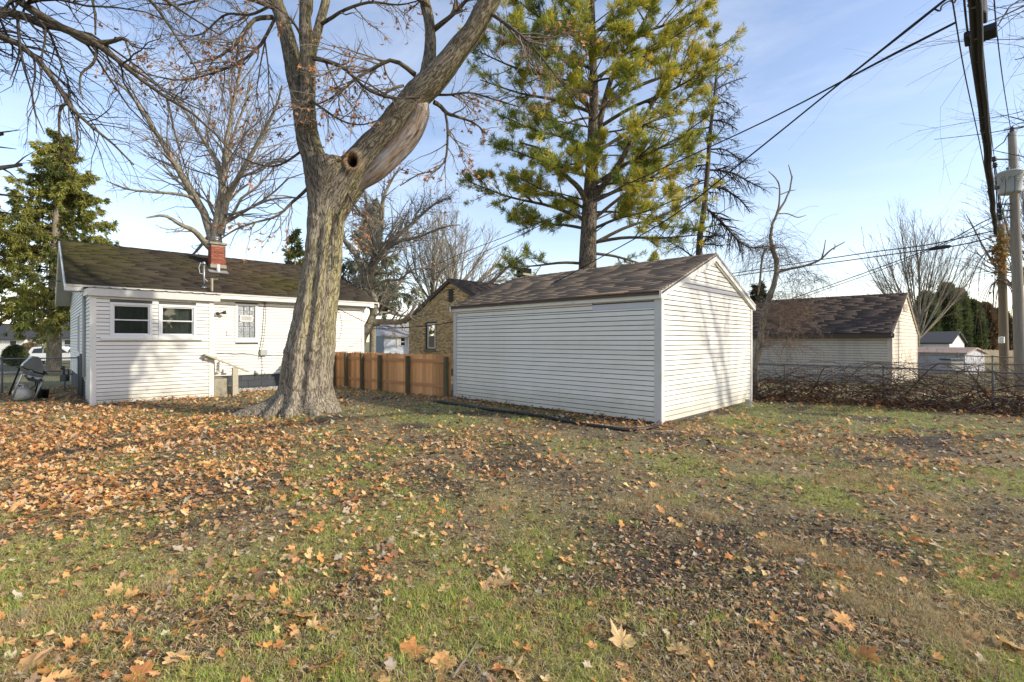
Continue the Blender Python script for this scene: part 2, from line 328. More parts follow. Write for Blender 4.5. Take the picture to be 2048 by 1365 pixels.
def m_soil(x, y):
    s = .75*sm(.53, .68, fbm(x*1.1+9, y*1.1, seed=21, o=5))
    for a in SOIL: s = s+a[4]*gauss(x, y, *a[:4])
    return np.clip(s*(.55+.9*fbm(x*4, y*4, seed=22)), 0, 1)
# frames of the buildings ------------------------------------------------
def uv(a): a = R(a); return Vector((math.sin(a), math.cos(a), 0)), Vector((-math.cos(a), math.sin(a), 0))
gu, gv = uv(44.1); hu, hv = uv(45.8)
GO = Vector((2.84, 9.34, 0)); GW, GL = 4.96, 6.17
HO = Vector((-10.5, 12.22, 0))
def segdist(x, y, a, b):
    a = np.array(a[:2]); b = np.array(b[:2]); d = b-a; t = np.clip(((x-a[0])*d[0]+(y-a[1])*d[1])/(d@d), 0, 1)
    return np.hypot(x-a[0]-t*d[0], y-a[1]-t*d[1])
GCL = GO+gv*GL
FA, FB, FC, FD = (6.75, 13.5), (9.17, 12.1), (11.6, 10.2), (14.5, 7.2)
def m_leaf(x, y):
    d = .20+.70*sm(.48, .68, fbm(x*.8+3, y*.8, seed=31, o=4))
    d = d+1.6*sm(-1.8, -6.0, x+.25*(y-8))*sm(3.4, 5.5, y)*(.25+1.2*sm(.35, .6, fbm(x*1.3, y*1.3, seed=32)))
    d = d+1.9*gauss(x, y, 60, 860, 330, 420)*(.4+.9*sm(.35, .6, fbm(x*1.3, y*1.3, seed=35)))
    d = d+1.5*gauss(x, y, 560, 950, 260, 260)*(.2+.9*sm(.4, .6, fbm(x*1.6, y*1.6, seed=33)))
    d = d*(1-.8*m_soil(x, y))*(1-.35*m_green(x, y))
    d = d*(1-.80*sm(-1.2, .4, x)*sm(6.5, 4.6, y))*(1-.62*sm(5.6, 3.9, y)*sm(0, -1.2, x))
    # drifts against the garage, the house and the fence
    gl = segdist(x, y, GO, GCL); d = d+3.2*np.exp(-(gl/.42)**2)
    for a, b in ((FA, FB), (FB, FC), (FC, FD)): d = d+4.2*np.exp(-(np.maximum(segdist(x, y, a, b)-.15, 0)/.38)**2)
    d = d+2.2*np.exp(-(segdist(x, y, HO+hu*.4, HO+hu*4.4)/.55)**2)+1.2*np.exp(-(segdist(x, y, (-1.7, 13.3), (-6, 16.3))/.9)**2)
    return d
def inside(x, y, O, u, v, s0, s1, t0, t1):
    dx, dy = x-O.x, y-O.y; s = dx*u.x+dy*u.y; t = dx*v.x+dy*v.y
    return (s > s0) & (s < s1) & (t > t0) & (t < t1)
def blocked(x, y):
    return (inside(x, y, GO, gu, gv, 0, GW, 0, GL) | inside(x, y, HO, hu, hv, 0, 2.66, 0, 1.8) | inside(x, y, HO, hu, hv, 0, 8.2, 1.65, 9.8)
            | (np.hypot(x+4.15, y-10.55) < .5))
def axis(lo, hi, step, far, n):
    mid = np.arange(lo, hi, step); g = np.geomspace(step*1.5, far, n)
    return np.concatenate([lo-np.cumsum(g)[::-1], mid, hi+np.cumsum(g)-step*.5])
xs = axis(-14, 13, .105, 110, 50); ys = np.concatenate([axis(1.2, 17, .105, 110, 50)])
GX, GY = np.meshgrid(xs, ys); x, y = GX.ravel(), GY.ravel()
z = gz(x, y)+.018*(fbm(x*9, y*9, seed=6)-.5)
so, gr = m_soil(x, y), m_green(x, y)
straw = fbm(x*6, y*6, seed=41)
c_s = np.array([.055, .042, .030]); c_t = np.array([.27, .21, .115]); c_g = np.array([.21, .235, .06])
colr = c_t[None]*(.6+.8*straw[:, None])
colr = colr*(1-gr[:, None])+c_g[None]*gr[:, None]*(.7+.6*straw[:, None])
colr = colr*(1-so[:, None])+c_s[None]*so[:, None]
far = sm(17, 26, np.hypot(x, y))[:, None]
big = fbm(x*.25, y*.25, seed=43)[:, None]
colr = colr*(1-far)+far*(np.array([.20, .185, .075])[None]*(.6+.8*big))
nx, ny = len(xs), len(ys)
i = (np.arange(ny-1)[:, None]*nx+np.arange(nx-1)[None]).ravel()
fq = np.stack([i, i+1, i+nx+1, i+nx], 1)
M['ground'] = mat('ground_soil', (1, 1, 1), .95, (.55, .52, .48), 18, .2, .02, 45, attr='Col', detail=10)
ground = npobj('ground', np.stack([x, y, z], 1), [fq], M['ground'], attrs={'Col': np.c_[colr, np.ones(len(x))]}, smooth=True, kind='structure')

# road and driveways seen far off behind the left fence
def strip(name, pts, w, dz, m):
    V = []; n = len(pts)
    for k, (a, b) in enumerate(pts):
        j = min(k+1, n-1); q = max(k-1, 0); d = Vector((pts[j][0]-pts[q][0], pts[j][1]-pts[q][1])).normalized(); nn = Vector((-d.y, d.x))
        for s in (-1, 0, 1):
            xx, yy = a+nn.x*w/2*s, b+nn.y*w/2*s; V.append((xx, yy, float(gz(xx, yy))+dz))
    f = [(k*3+c, k*3+c+1, (k+1)*3+c+1, (k+1)*3+c) for k in range(n-1) for c in (0, 1)]
    o = npobj(name, V, [f], m); o['kind'] = 'structure'; return o
strip('road', [(-70+i*2.5, 52.5-.03*i) for i in range(36)], 6.5, .02, M['asphalt'])
strip('driveway', [(-33+.3*i, 30+1*i) for i in range(20)], 2.6, .03, M['concrete'])

# --- grass, straw, litter as real blades
def cam_sample(n, y0=2.05, y1=17.5, power=1.0, xm=1.25):
    """ground points, thinner with distance"""
    q = rng.random(n); a, b = y0**-power, y1**-power
    Y = (a+(b-a)*q)**(-1/power); X = (rng.random(n)*2-1)*Y*1.045*xm
    return X, Y
def blades(name, X, Y, H, Wd, lean, cols, curl=.5, lift=0):
    n = len(X); a = rng.random(n)*2*np.pi; b = rng.random(n)*2*np.pi
    wx, wy = np.cos(a)*Wd/2, np.sin(a)*Wd/2
    ld = lean[:, None]*np.stack([np.cos(b), np.sin(b)], 1)
    Z = gz(X, Y)-.004+lift
    base = np.stack([X, Y, Z], 1)
    mid = base+np.stack([ld[:, 0]*H*.4, ld[:, 1]*H*.4, H*.62*np.sqrt(np.clip(1-lean**2*.8, .03, 1))], 1)
    tip = base+np.stack([ld[:, 0]*H, ld[:, 1]*H, H*(1-curl*lean)*np.sqrt(np.clip(1-lean**2, .02, 1))+.004], 1)
    w = np.stack([wx, wy, np.zeros(n)], 1)
    nr_ = Y < 3.2; fa = ~nr_; a_ = int(nr_.sum()); b_ = int(fa.sum())
    V = np.vstack([np.stack([base-w, base+w, mid+w*.8, mid-w*.8, tip], 1)[nr_].reshape(-1, 3), np.stack([base-w, base+w, tip], 1)[fa].reshape(-1, 3)])
    k = np.arange(a_)*5; j = a_*5+np.arange(b_)*3
    Fq = np.stack([k, k+1, k+2, k+3], 1); Ft = np.vstack([np.stack([k+3, k+2, k+4], 1), np.stack([j, j+1, j+2], 1)])
    cc_ = np.c_[cols, np.ones(n)]; C = np.vstack([np.repeat(cc_[nr_], 5, 0), np.repeat(cc_[fa], 3, 0)])
    return npobj(name, V, [Fq, Ft], M['grass'], attrs={'Col': C}, kind='stuff')
def pick(pal, n, jit=.2):
    pal = np.array(pal); c = pal[rng.integers(0, len(pal), n)]
    return np.clip(c*(1+jit*(rng.random((n, 1))*2-1))*(1+.08*(rng.random((n, 3))*2-1)), 0, 1)
def keep(X, Y, prob):
    k = (rng.random(len(X)) < prob) & ~blocked(X, Y); return X[k], Y[k]
X, Y = cam_sample(340000, power=1.05)
g = m_green(X, Y); X, Y = keep(X, Y, np.clip(.05+g*1.1, 0, 1))
n = len(X); sc = np.clip(Y/4.5, .8, 2.6)
gg = m_green(X, Y); cg = pick([(.34, .42, .075), (.44, .48, .09), (.54, .54, .12), (.30, .36, .07), (.64, .55, .19), (.56, .46, .20)], n, .3)*(.85+.45*gg[:, None])
o = blades('grass', X, Y, (.018+.038*rng.random(n)*(.5+gg))*sc**.35, .0036*sc, .35+.6*rng.random(n), cg)
setp(o, 'patchy short green grass growing across the leaf strewn back yard', 'grass')
X, Y = cam_sample(240000, power=1.05)
so = m_soil(X, Y); X, Y = keep(X, Y, np.clip(.95-.6*so, 0, 1)); n = len(X); sc = np.clip(Y/4.5, .8, 2.4)
cs = pick([(.78, .60, .31), (.64, .47, .22), (.38, .28, .14), (.88, .72, .42), (.12, .085, .055), (.54, .50, .16), (.72, .50, .24)], n, .3)
o = blades('straw', X, Y, (.035+.065*rng.random(n))*sc**.4, .0030*sc, .8+.19*rng.random(n), cs, .3, .004)
setp(o, 'dry tan straw and dead grass matted over the bare soil', 'straw')
# taller green clumps
cxy = cam_sample(9000, 2.1, 8.5, 1.2, 1.05); kk_ = rng.random(len(cxy[0])) < m_green(*cxy)*.45; tx_, ty_ = cxy[0][kk_][:1100], cxy[1][kk_][:1100]; nb_ = 34
X = np.repeat(tx_, nb_)+rng.normal(0, .035, len(tx_)*nb_); Y = np.repeat(ty_, nb_)+rng.normal(0, .035, len(tx_)*nb_); n = len(X)
o = blades('grass_clump', X, Y, .035+.055*rng.random(n), .0036*np.clip(Y/4.5, .8, 2), .3+.55*rng.random(n), pick([(.34, .46, .08), (.44, .54, .10), (.52, .56, .13), (.28, .38, .07), (.58, .54, .20)], n, .3))
setp(o, 'bright green grass clumps standing up among the fallen leaves', 'grass')
# tan tussocks
TUS = [(1300, 1010, 45), (1000, 1010, 35), (1330, 985, 30), (1620, 1110, 60), (1700, 1130, 60), (1760, 1150, 55), (1660, 965, 40), (1720, 960, 40), (1480, 915, 30), (1850, 1240, 60), (1470, 958, 18), (1420, 1035, 20), (1880, 1010, 40), (1960, 960, 30),
       (1550, 1095, 35), (1780, 955, 40), (1900, 1290, 50), (1960, 1330, 50), (1100, 870, 30), (1720, 1215, 35), (60, 1240, 60), (330, 1170, 30), (1240, 1010, 25)]
XX, YY = [], []
for px, py, r in TUS:
    cx, cy = gp(px, py); k = int(1500*(r/40)); rr = r/F*cy
    XX.append(cx+rng.normal(0, rr*.6, k)); YY.append(cy+rng.normal(0, rr*.75, k))
X, Y = np.concatenate(XX), np.concatenate(YY); n = len(X)
ct = pick([(.62, .47, .27), (.54, .40, .22), (.68, .54, .33), (.46, .34, .19), (.42, .37, .16)], n, .25)
o = blades('dead_grass_tuft', X, Y, .03+.05*rng.random(n), .0032*np.clip(Y/4, .8, 2), .3+.6*rng.random(n), ct)
setp(o, 'blond dead grass tufts standing in the patchy lawn', 'grass')
# crumbs, leaf fragments
X, Y = cam_sample(125000, power=1.1); X, Y = keep(X, Y, np.clip(.55+.5*m_leaf(X, Y)+.45*m_soil(X, Y), 0, 1)); n = len(X)
a = rng.random(n)*2*np.pi; s = (.007+.026*rng.random(n)**2.8)*np.clip(Y/4, .8, 2.0)
e1 = np.stack([np.cos(a), np.sin(a), (rng.random(n)-.5)*1.0], 1)*s[:, None]; e2 = np.stack([-np.sin(a), np.cos(a), (rng.random(n)-.5)*1.2], 1)*(s*(.25+.6*rng.random(n)))[:, None]
c0 = np.stack([X, Y, gz(X, Y)+.006+.008*rng.random(n)], 1)
V = np.stack([c0-e1, c0-e2*.8, c0+e1, c0+e2], 1).reshape(-1, 3); k = np.arange(n)*4
cc = pick([(.34, .19, .09), (.52, .31, .15), (.15, .09, .06), (.70, .44, .23), (.06, .045, .035), (.60, .50, .36), (.24, .15, .09)], n, .3)
o = npobj('leaf_crumbs', V, [np.stack([k, k+1, k+2, k+3], 1)], M['leaf'], attrs={'Col': np.repeat(np.c_[cc, np.ones(n)], 4, 0)}, kind='stuff')
setp(o, 'brown crumbled leaf bits and soil crumbs littering the lawn', 'leaf litter')

# --- maple leaves
def leaf_outline(full=True):
    # (angle deg from tip axis, radius)
    h = [(0, 1.0), (8, .80), (16, .82), (22, .60), (28, .66), (38, .92), (46, 1.0), (54, .80), (63, .80), (72, .55), (84, .68), (98, .80), (108, .66), (124, .66), (140, .52), (162, .46)] if full else \
        [(0, 1.0), (21, .64), (45, 1.0), (72, .58), (100, .82), (140, .52)]
    pts = h+[(180, .12)]+[(360-a, r) for a, r in h[1:][::-1]]
    return np.array([(r*math.sin(R(a)), r*math.cos(R(a))-.1) for a, r in pts])
def leaf_mesh_pts(ol, seed, curl):
    rg = np.random.default_rng(seed); p = ol*(1+.09*rg.normal(size=(len(ol), 1)))
    mid = p*.5
    def zz(q):
        r = np.hypot(q[:, 0], q[:, 1]); ang = np.arctan2(q[:, 0], q[:, 1])
        return curl*(r**2)*(.55+.75*np.sin(ang*2+seed)+.4*np.sin(ang*5+seed*2))+.10*np.abs(q[:, 0])
    allp = np.vstack([[[0, 0]], mid, p]); z = zz(allp)
    z = z+.10*abs(curl)*rg.normal(size=len(z))
    V = np.c_[allp, z]; V[:, 0] *= (1-.35*abs(curl)); n = len(ol)
    t = [(0, 1+i, 1+(i+1) % n) for i in range(n)]; q = [(1+i, 1+n+i, 1+n+(i+1) % n, 1+(i+1) % n) for i in range(n)]
    return V, np.array(t), np.array(q)
LP = [(.82, .44, .17), (.86, .51, .22), (.74, .33, .11), (.88, .60, .30), (.58, .25, .09), (.84, .47, .19), (.80, .41, .15), (.42, .21, .10), (.90, .60, .28), (.76, .39, .15)]
leaf_vars = []
for k in range(10):
    V, t, q = leaf_mesh_pts(leaf_outline(), k, [.12, .2, -.2, .3, .08, .35, -.28, .18, .25, .15][k])
    pal = LP[k % len(LP)] if k != 9 else (.66, .56, .42)
    g0 = np.array(pal)[None]*(1+.15*rng.normal(size=(len(V), 1))); g0[0] *= .8
    # stalk
    b = len(V); V = np.vstack([V, [[-.012, -.1, 0], [.012, -.1, 0], [.03, -.75, .06], [.015, -.75, .05]]]); q = np.vstack([q, [[b, b+1, b+2, b+3]]])
    g0 = np.vstack([g0, np.tile(np.array(pal)*.6, (4, 1))])
    leaf_vars.append(npmesh('maple_leaf', V, [t, q], M['leaf'], {'Col': np.c_[np.clip(g0, 0, 1), np.ones(len(V))]}))
def leaf_at(px, py, size, k=None, tilt=.3, rz=None):
    X, Y = gp(px, py); k = rng.integers(0, 10) if k is None else k
    o = bpy.data.objects.new('leaf', leaf_vars[k]); COL.objects.link(o); o.parent = ground
    o.location = (X, Y, float(gz(X, Y))+.012+size*.14); o.scale = (size, size, size)
    o.rotation_euler = (rng.normal(0, tilt), rng.normal(0, tilt), rng.random()*6.283 if rz is None else rz)
# the ones that can be picked out in the foreground
hero = [(825, 1310, .105, 2), (465+190, 1340, .11, 0), (1245, 1290, .10, 3), (1355, 1310, .075, 8), (1020, 1350, .095, 3), (890, 1332, .085, 1), (880, 1335, .08, 0), (1690, 1250, .075, 0), (1730, 1325, .09, 2), (1520, 1258, .06, 5),
        (2020, 1300, .11, 8), (1940, 1285, .07, 1), (350, 1325, .075, 8), (610, 1240, .09, 0), (585, 1250, .075, 2), (640, 1262, .06, 6), (260, 1200, .07, 5), (230, 1190, .07, 1), (190, 1185, .075, 3), (290, 1195, .07, 2),
        (60, 1340, .12, 1), (280, 1362, .09, 4), (1010, 1170, .08, 3), (985, 1172, .07, 8), (1030, 1178, .065, 6), (940, 1225, .07, 1), (890, 1185, .06, 8), (1500, 1145, .055, 8), (1660, 1180, .06, 8), (1690, 1185, .05, 6),
        (1840, 1085, .06, 4), (1850, 1090, .05, 5), (1885, 1085, .075, 9), (1870, 1095, .06, 9), (1545, 1160, .07, 9), (1520, 1080, .055, 6), (1130, 1125, .06, 0), (1010, 1020, .045, 2), (1060, 1040, .04, 4), (1540, 1270, .03, 4),
        (540, 1290, .05, 9), (355, 1105, .06, 9), (500, 1150, .05, 5), (825, 1180, .04, 9), (1620, 1120, .045, 9), (1170, 1265, .06, 4), (1400, 1320, .05, 5), (1980, 1110, .05, 9), (1810, 1215, .045, 5), (1270, 1070, .05, 6)]
for hq in hero: leaf_at(*hq)
cnt = len(hero); GLP = []
while cnt < 300:
    X, Y = cam_sample(200, 2.2, 7.2, 1.6, .98)
    for a, b in zip(X, Y):
        if cnt >= 300: break
        if rng.random() < np.clip(.25+m_leaf(np.array([a]), np.array([b]))[0]*.5, 0, 1):
            px = CX+F*a/b; py = CY+F*CAMH/b; leaf_at(px, py, .020+.032*rng.random()**1.7, None, .3); cnt += 1
# the rest, one carpet
X, Y = cam_sample(120000, 2.1, 18.5, .12, 1.2)
dens = m_leaf(X, Y); X, Y = keep(X, Y, np.clip(dens*.40, 0, 1)); 
d2 = m_leaf(X, Y); n = len(X)
ol = leaf_outline(False); Vs, Cs, Ts, Qs = [], [], [], []; base = 0
pals = pick(LP+[(.66, .55, .40), (.36, .22, .13), (.44, .30, .18)], n, .22)
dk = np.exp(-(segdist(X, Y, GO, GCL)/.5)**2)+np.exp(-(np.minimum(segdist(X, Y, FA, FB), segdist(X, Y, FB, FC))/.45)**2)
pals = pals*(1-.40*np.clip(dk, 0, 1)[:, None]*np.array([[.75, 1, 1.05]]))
var = np.where(Y < 5.5, rng.integers(0, 3, n), rng.integers(3, 8, n)); olf = leaf_outline(False)[[0, 2, 3, 4, 6, 8, 9, 10][:8]] if False else leaf_outline(False)
olf = olf[[0, 1, 2, 3, 4, 7, 8, 9]]
for k in range(8):
    idx = np.where(var == k)[0]; m_ = len(idx)
    V, t, q = leaf_mesh_pts(ol if k < 3 else olf, 20+k, [.2, .35, -.3, .5, .2, .6, -.4, .3][k])
    if k >= 3:      # light version: rim and centre only
        nn_ = len(olf); V = np.vstack([V[:1], V[1+nn_:]]); t = np.array([(0, 1+i, 1+(i+1) % nn_) for i in range(nn_)]); q = np.zeros((0, 4), int)
    nv = len(V)
    sz = (.016+.040*rng.random(m_)**1.3)*np.where(Y[idx] < 4.5, .85, 1)*np.clip(Y[idx]/7, .95, 1.2); a = rng.random(m_)*6.283; tx = rng.normal(0, .4, m_); ty = rng.normal(0, .4, m_)
    ca, sa = np.cos(a), np.sin(a)
    vx = V[None, :, 0]*sz[:, None]; vy = V[None, :, 1]*sz[:, None]; vz = V[None, :, 2]*sz[:, None]+vx*tx[:, None]+vy*ty[:, None]
    wx = vx*ca[:, None]-vy*sa[:, None]+X[idx][:, None]; wy = vx*sa[:, None]+vy*ca[:, None]+Y[idx][:, None]
    heap = np.clip(d2[idx]-1.2, 0, 3)*.025
    wz = vz+(gz(X[idx], Y[idx])+.012+.02*rng.random(m_)+heap*rng.random(m_)+sz*.10)[:, None]
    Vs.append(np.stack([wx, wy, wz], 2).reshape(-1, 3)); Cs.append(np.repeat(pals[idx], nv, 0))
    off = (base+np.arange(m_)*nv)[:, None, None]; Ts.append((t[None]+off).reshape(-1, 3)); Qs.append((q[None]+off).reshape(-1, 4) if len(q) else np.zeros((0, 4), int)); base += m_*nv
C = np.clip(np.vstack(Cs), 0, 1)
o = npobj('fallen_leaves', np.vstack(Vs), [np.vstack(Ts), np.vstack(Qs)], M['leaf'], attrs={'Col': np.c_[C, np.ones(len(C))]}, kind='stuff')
setp(o, 'orange and tan fallen maple leaves carpeting the yard and drifted along walls', 'leaves')
# twigs on the lawn
mb = MB()
for k in range(260):
    X, Y = cam_sample(1, 2.2, 9, 1.2, 1); a = rng.random()*6.28; l_ = .06+.22*rng.random()**2; p = np.array([X[0], Y[0]])
    pts = []
    for j in range(4):
        pts.append((p[0], p[1], float(gz(p[0], p[1]))+.012+.006*rng.random())); a += rng.normal(0, .25); p = p+np.array([math.cos(a), math.sin(a)])*l_/3
    mb.tube(pts, [.0035, .003, .0025, .0015], 4, False)
setp(mb.build('fallen_twigs', M['twig'], kind='stuff'), 'thin fallen twigs scattered over the grass and leaves', 'twigs')
for px0, py0, px1, py1, r_ in ((905, 1365, 955, 1290, .008), (950, 1340, 975, 1365, .010), (1080, 1362, 1145, 1330, .006)):
    (a, b), (c, d) = gp(px0, py0), gp(px1, py1)
    mb = MB().tube([(a+(c-a)*t, b+(d-b)*t+.01*math.sin(t*7), float(gz(a+(c-a)*t, b+(d-b)*t))+.02) for t in (0, .3, .6, 1)], [r_, r_*.9, r_*.8, r_*.5], 7)
    o = mb.build('fallen_stick', M['twig'], smooth=True)
    setp(o, {905: 'dark crooked stick on the leaves below centre, left of the other short one', 950: 'thick short stick at the bottom edge of the yard', 1080: 'thin pale curved stick at the bottom edge right of the big tan leaf'}[px0], 'stick')
# ------------------------------------------------------------------ walls
class Wall:
    """origin = lower left corner as seen from outside; x to the right, d outwards, z up"""
    def __init__(s, O, xdir): s.O = Vector(O); s.x = Vector(xdir).normalized(); s.n = s.x.cross(Vector((0, 0, 1))); s.ang = math.atan2(s.x.y, s.x.x)
    def p(s, x, d, z): return s.O+s.x*x+s.n*d+Vector((0, 0, z))
    def hit(s, px, py, d=0):
        r = Vector(((px-CX)/F, 1, -(py-CY)/F)); o = Vector((0, 0, CAMH)); q = s.O+s.n*d
        t = (q-o).dot(s.n)/r.dot(s.n); h = o+r*t; return ((h-s.O).dot(s.x), h.z)
    def ax(s): return (s.x, s.n, Vector((0, 0, 1)))
    def box(s, mb, x0, x1, d0, d1, z0, z1): return mb.box(s.p((x0+x1)/2, (d0+d1)/2, (z0+z1)/2), (abs(x1-x0)/2, abs(d1-d0)/2, abs(z1-z0)/2), s.ax())
    def obox(s, name, m, par, x0, x1, d0, d1, z0, z1, bevel=0, label=None): return s.box(MB(), x0, x1, d0, d1, z0, z1).build(name, m, par, bevel=bevel, label=label)
_bc = {}
def board(wall, par, m, x0, x1, z0, z1, x0t=None, x1t=None, d=.0, name='siding_board', lab=None, lip=.017):
    x0t = x0 if x0t is None else x0t; x1t = x1 if x1t is None else x1t
    if x1-x0 < .02 or z1-z0 < .01: return
    x1t = max(x1t, x0t+.002)
    key = (round(x1-x0, 3), round(x0t-x0, 3), round(x1t-x0, 3), round(z1-z0, 3), m.name)
    if key not in _bc:
        Lb, a, b, h = x1-x0, x0t-x0, x1t-x0, z1-z0; g = min(.015, h*.3)
        v = [(0, -.002, g), (Lb, -.002, g), (Lb, -lip, g), (0, -lip, g), (0, -lip+.002, g+.012 if h > .03 else g+.004), (Lb, -lip+.002, g+.012 if h > .03 else g+.004),
             (a, -.005, h), (b, -.005, h), (a, 0, h), (b, 0, h)]
        f = [(0, 1, 2, 3), (3, 2, 5, 4), (4, 5, 7, 6), (6, 7, 9, 8), (0, 3, 4, 6, 8), (1, 9, 7, 5, 2)]
        me = bpy.data.meshes.new(name); me.from_pydata(v, [], f); me.update(); me.materials.append(m); _bc[key] = me
    link(name, _bc[key], par, wall.p(x0, d, z0), wall.ang, label=lab)
def side_wall(wall, par, m, x0, x1, z0, z1, course=.0985, holes=(), gable=None, splits=0, seed=0):
    """courses of boards; gable=(x_left, z_left, x_peak, z_peak, x_right, z_right); holes = (x0,x1,z0,z1)"""
    rg = random.Random(seed); z = z0; k = 0; js = [x0+(x1-x0)*q for q in (.14, .33, .47, .60, .73, .88)]
    while z < z1-.01:
        zt = min(z+course, z1); a, b, at, bt = x0, x1, x0, x1
        if gable:
            xl, zl, xp, zp, xr, zr = gable
            def lim(zz): 
                f = max(0, (zz-zl)/(zp-zl)); g = max(0, (zz-zr)/(zp-zr)); return xl+(xp-xl)*f, xr-(xr-xp)*g
            a, b = lim(z); at, bt = lim(zt); a = max(a, x0); b = min(b, x1); at = max(at, x0); bt = min(bt, x1)
            if b-a < .05: break
        segs = [(a, b, at, bt)]
        for hx0, hx1, hz0, hz1 in holes:
            if z+.02 < hz1 and zt-.02 > hz0:
                ns = []
                for q in segs:
                    if hx0 > q[0] and hx1 < q[1]: ns += [(q[0], hx0, q[2], hx0), (hx1, q[1], hx1, q[3])]
                    else: ns.append(q)
                segs = ns
        if splits and k % 2 == 0: cur = rg.choice(js)+rg.uniform(-.1, .1)
        for q in segs:
            if splits and q[0]+.4 < cur < q[1]-.4 and rg.random() < splits:
                board(wall, par, m, q[0], cur-.002, z, zt, q[2], cur-.002); board(wall, par, m, cur+.002, q[1], z, zt, cur+.002, q[3], d=.002)
            else: board(wall, par, m, q[0], q[1], z, zt, q[2], q[3])
        z = zt; k += 1
def shingles(A, E, Sd, Lx, H, rowh=.14, tab=.9, th=.016, seed=0, colf=None, sag=None):
    """A lower left corner, E eave direction, Sd up slope direction"""
    A, E, Sd = Vector(A), Vector(E).normalized(), Vector(Sd).normalized(); Nn = E.cross(Sd)
    if Nn.z < 0: Nn = -Nn
    rg = np.random.default_rng(seed); O, a, b, c, cl = [], [], [], [], []
    nr = int(math.ceil(H/rowh))
    for r_ in range(nr):
        y0 = r_*rowh; x = -tab*rg.random(); rv = .93+.14*rg.random()
        while x < Lx:
            w = tab*(.75+.5*rg.random()); xa, xb = max(x, 0), min(x+w, Lx)
            if xb-xa > .02:
                hh = min(rowh*1.25, H-y0+.02); lift = th; dx = 0
                sg = sag(xa/Lx, y0/H) if sag else 0
                O.append(A+E*xa+Sd*(y0+dx)+Nn*(.004+lift*.35+sg)); a.append(E*(xb-xa-.004)); b.append(Sd*hh-Nn*lift*.9); c.append(Nn*lift)
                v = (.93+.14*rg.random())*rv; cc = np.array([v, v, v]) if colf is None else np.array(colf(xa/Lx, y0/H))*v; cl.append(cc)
            x += w
    V, Fq = boxes_np(*[np.array([tuple(q) for q in z]) for z in (O, a, b, c)])
    C = np.repeat(np.c_[np.array(cl), np.ones(len(cl))], 8, 0)
    return V, Fq, C
def slab(mb, A, B, C_, D, th):
    """quad A B C D extruded down by th along z"""
    q = [Vector(v) for v in (A, B, C_, D)]; w = [v-Vector((0, 0, th)) for v in q]
    return mb.add(q+w, [(0, 1, 2, 3), (7, 6, 5, 4), (0, 4, 5, 1), (1, 5, 6, 2), (2, 6, 7, 3), (3, 7, 4, 0)])
Zv = Vector((0, 0, 1))

# ------------------------------------------------------------------ white shed / garage
gar = thing('garage', 'white sided garage with brown shingle roof standing in the middle of the yard', 'garage', GO)
gr_ridge, gr_eave = 3.57, 2.50
wl = Wall(GO+gv*GL, -gv); wg = Wall(GO, gu)        # long wall, gable wall
wb = Wall(GO+gu*GW, gv); wk = Wall(GO+gu*GW+gv*GL, -gu)
mb = MB()  # backing walls
HT = gr_eave-.03
for w_, L_ in ((wl, GL), (wb, GL)): w_.box(mb, .02, L_-.02, -.05, -.004, -.05, HT)
for w_ in (wg, wk):
    q = [w_.p(.02, -.004, -.05), w_.p(GW-.02, -.004, -.05), w_.p(GW-.02, -.004, HT), w_.p(GW/2, -.004, gr_ridge-.08), w_.p(.02, -.004, HT)]
    r_ = [v-w_.n*.05 for v in q]; mb.add(q+r_, [(0, 1, 2, 3, 4), (9, 8, 7, 6, 5)]+[(i, 5+i, 5+(i+1) % 5, (i+1) % 5) for i in range(5)])
mb.build('backing_wall', M['sheath'], gar)
side_wall(wl, gar, M['siding_g'], .10, GL-.125, .03, 2.245, .0985, splits=.95, seed=3)
x_p, _ = wl.hit(1185, 600)
for zz in (2.245,): side_wall(wl, gar, M['siding_g'], .10, x_p, zz, 2.41, .0985, seed=4)
board(wl, gar, M['patch'], x_p, GL-.125, 2.235, 2.36, name='foam_board', lab='grey patch board under the eave where siding is missing', lip=.008)
board(wl, gar, M['siding_g'], x_p+.02, GL-.125, 2.375, 2.42)
side_wall(wg, gar, M['siding_g'], .09, GW-.07, .03, gr_ridge, .0985, gable=(-.06, 2.43, GW/2, gr_ridge-.11, GW+.06, 2.43), seed=5)
for k in range(25): board(wb, gar, M['siding_g'], .1, GL-.1, .03+k*.0985, .03+(k+1)*.0985)
side_wall(wk, gar, M['siding_g'], .09, GW-.09, .03, gr_ridge, .0985, gable=(-.06, 2.43, GW/2, gr_ridge-.11, GW+.06, 2.43), seed=6)
wl.obox('corner_trim', M['trimgrey'], gar, -.03, .10, .0, .03, 0, 2.42, .004)
wl.obox('corner_trim', M['trimgrey'], gar, GL-.125, GL+.024, 0, .030, 0, 2.43, .004)
wg.obox('corner_trim', M['trim'], gar, -.024, .085, 0, .028, 0, 2.47, .004)
wg.obox('corner_trim', M['trim'], gar, GW-.065, GW+.03, 0, .030, -.02, 2.44, .004)
wb.obox('corner_trim', M['trim'], gar, GL-.08, GL+.01, 0, .03, 0, 2.43, .004)
wl.obox('fascia', M['trim'], gar, -.10, GL+.06, .035, .075, 2.405, 2.555, .004)
wb.obox('fascia', M['trim'], gar, -.06, GL+.10, .035, .075, 2.405, 2.555, .004)
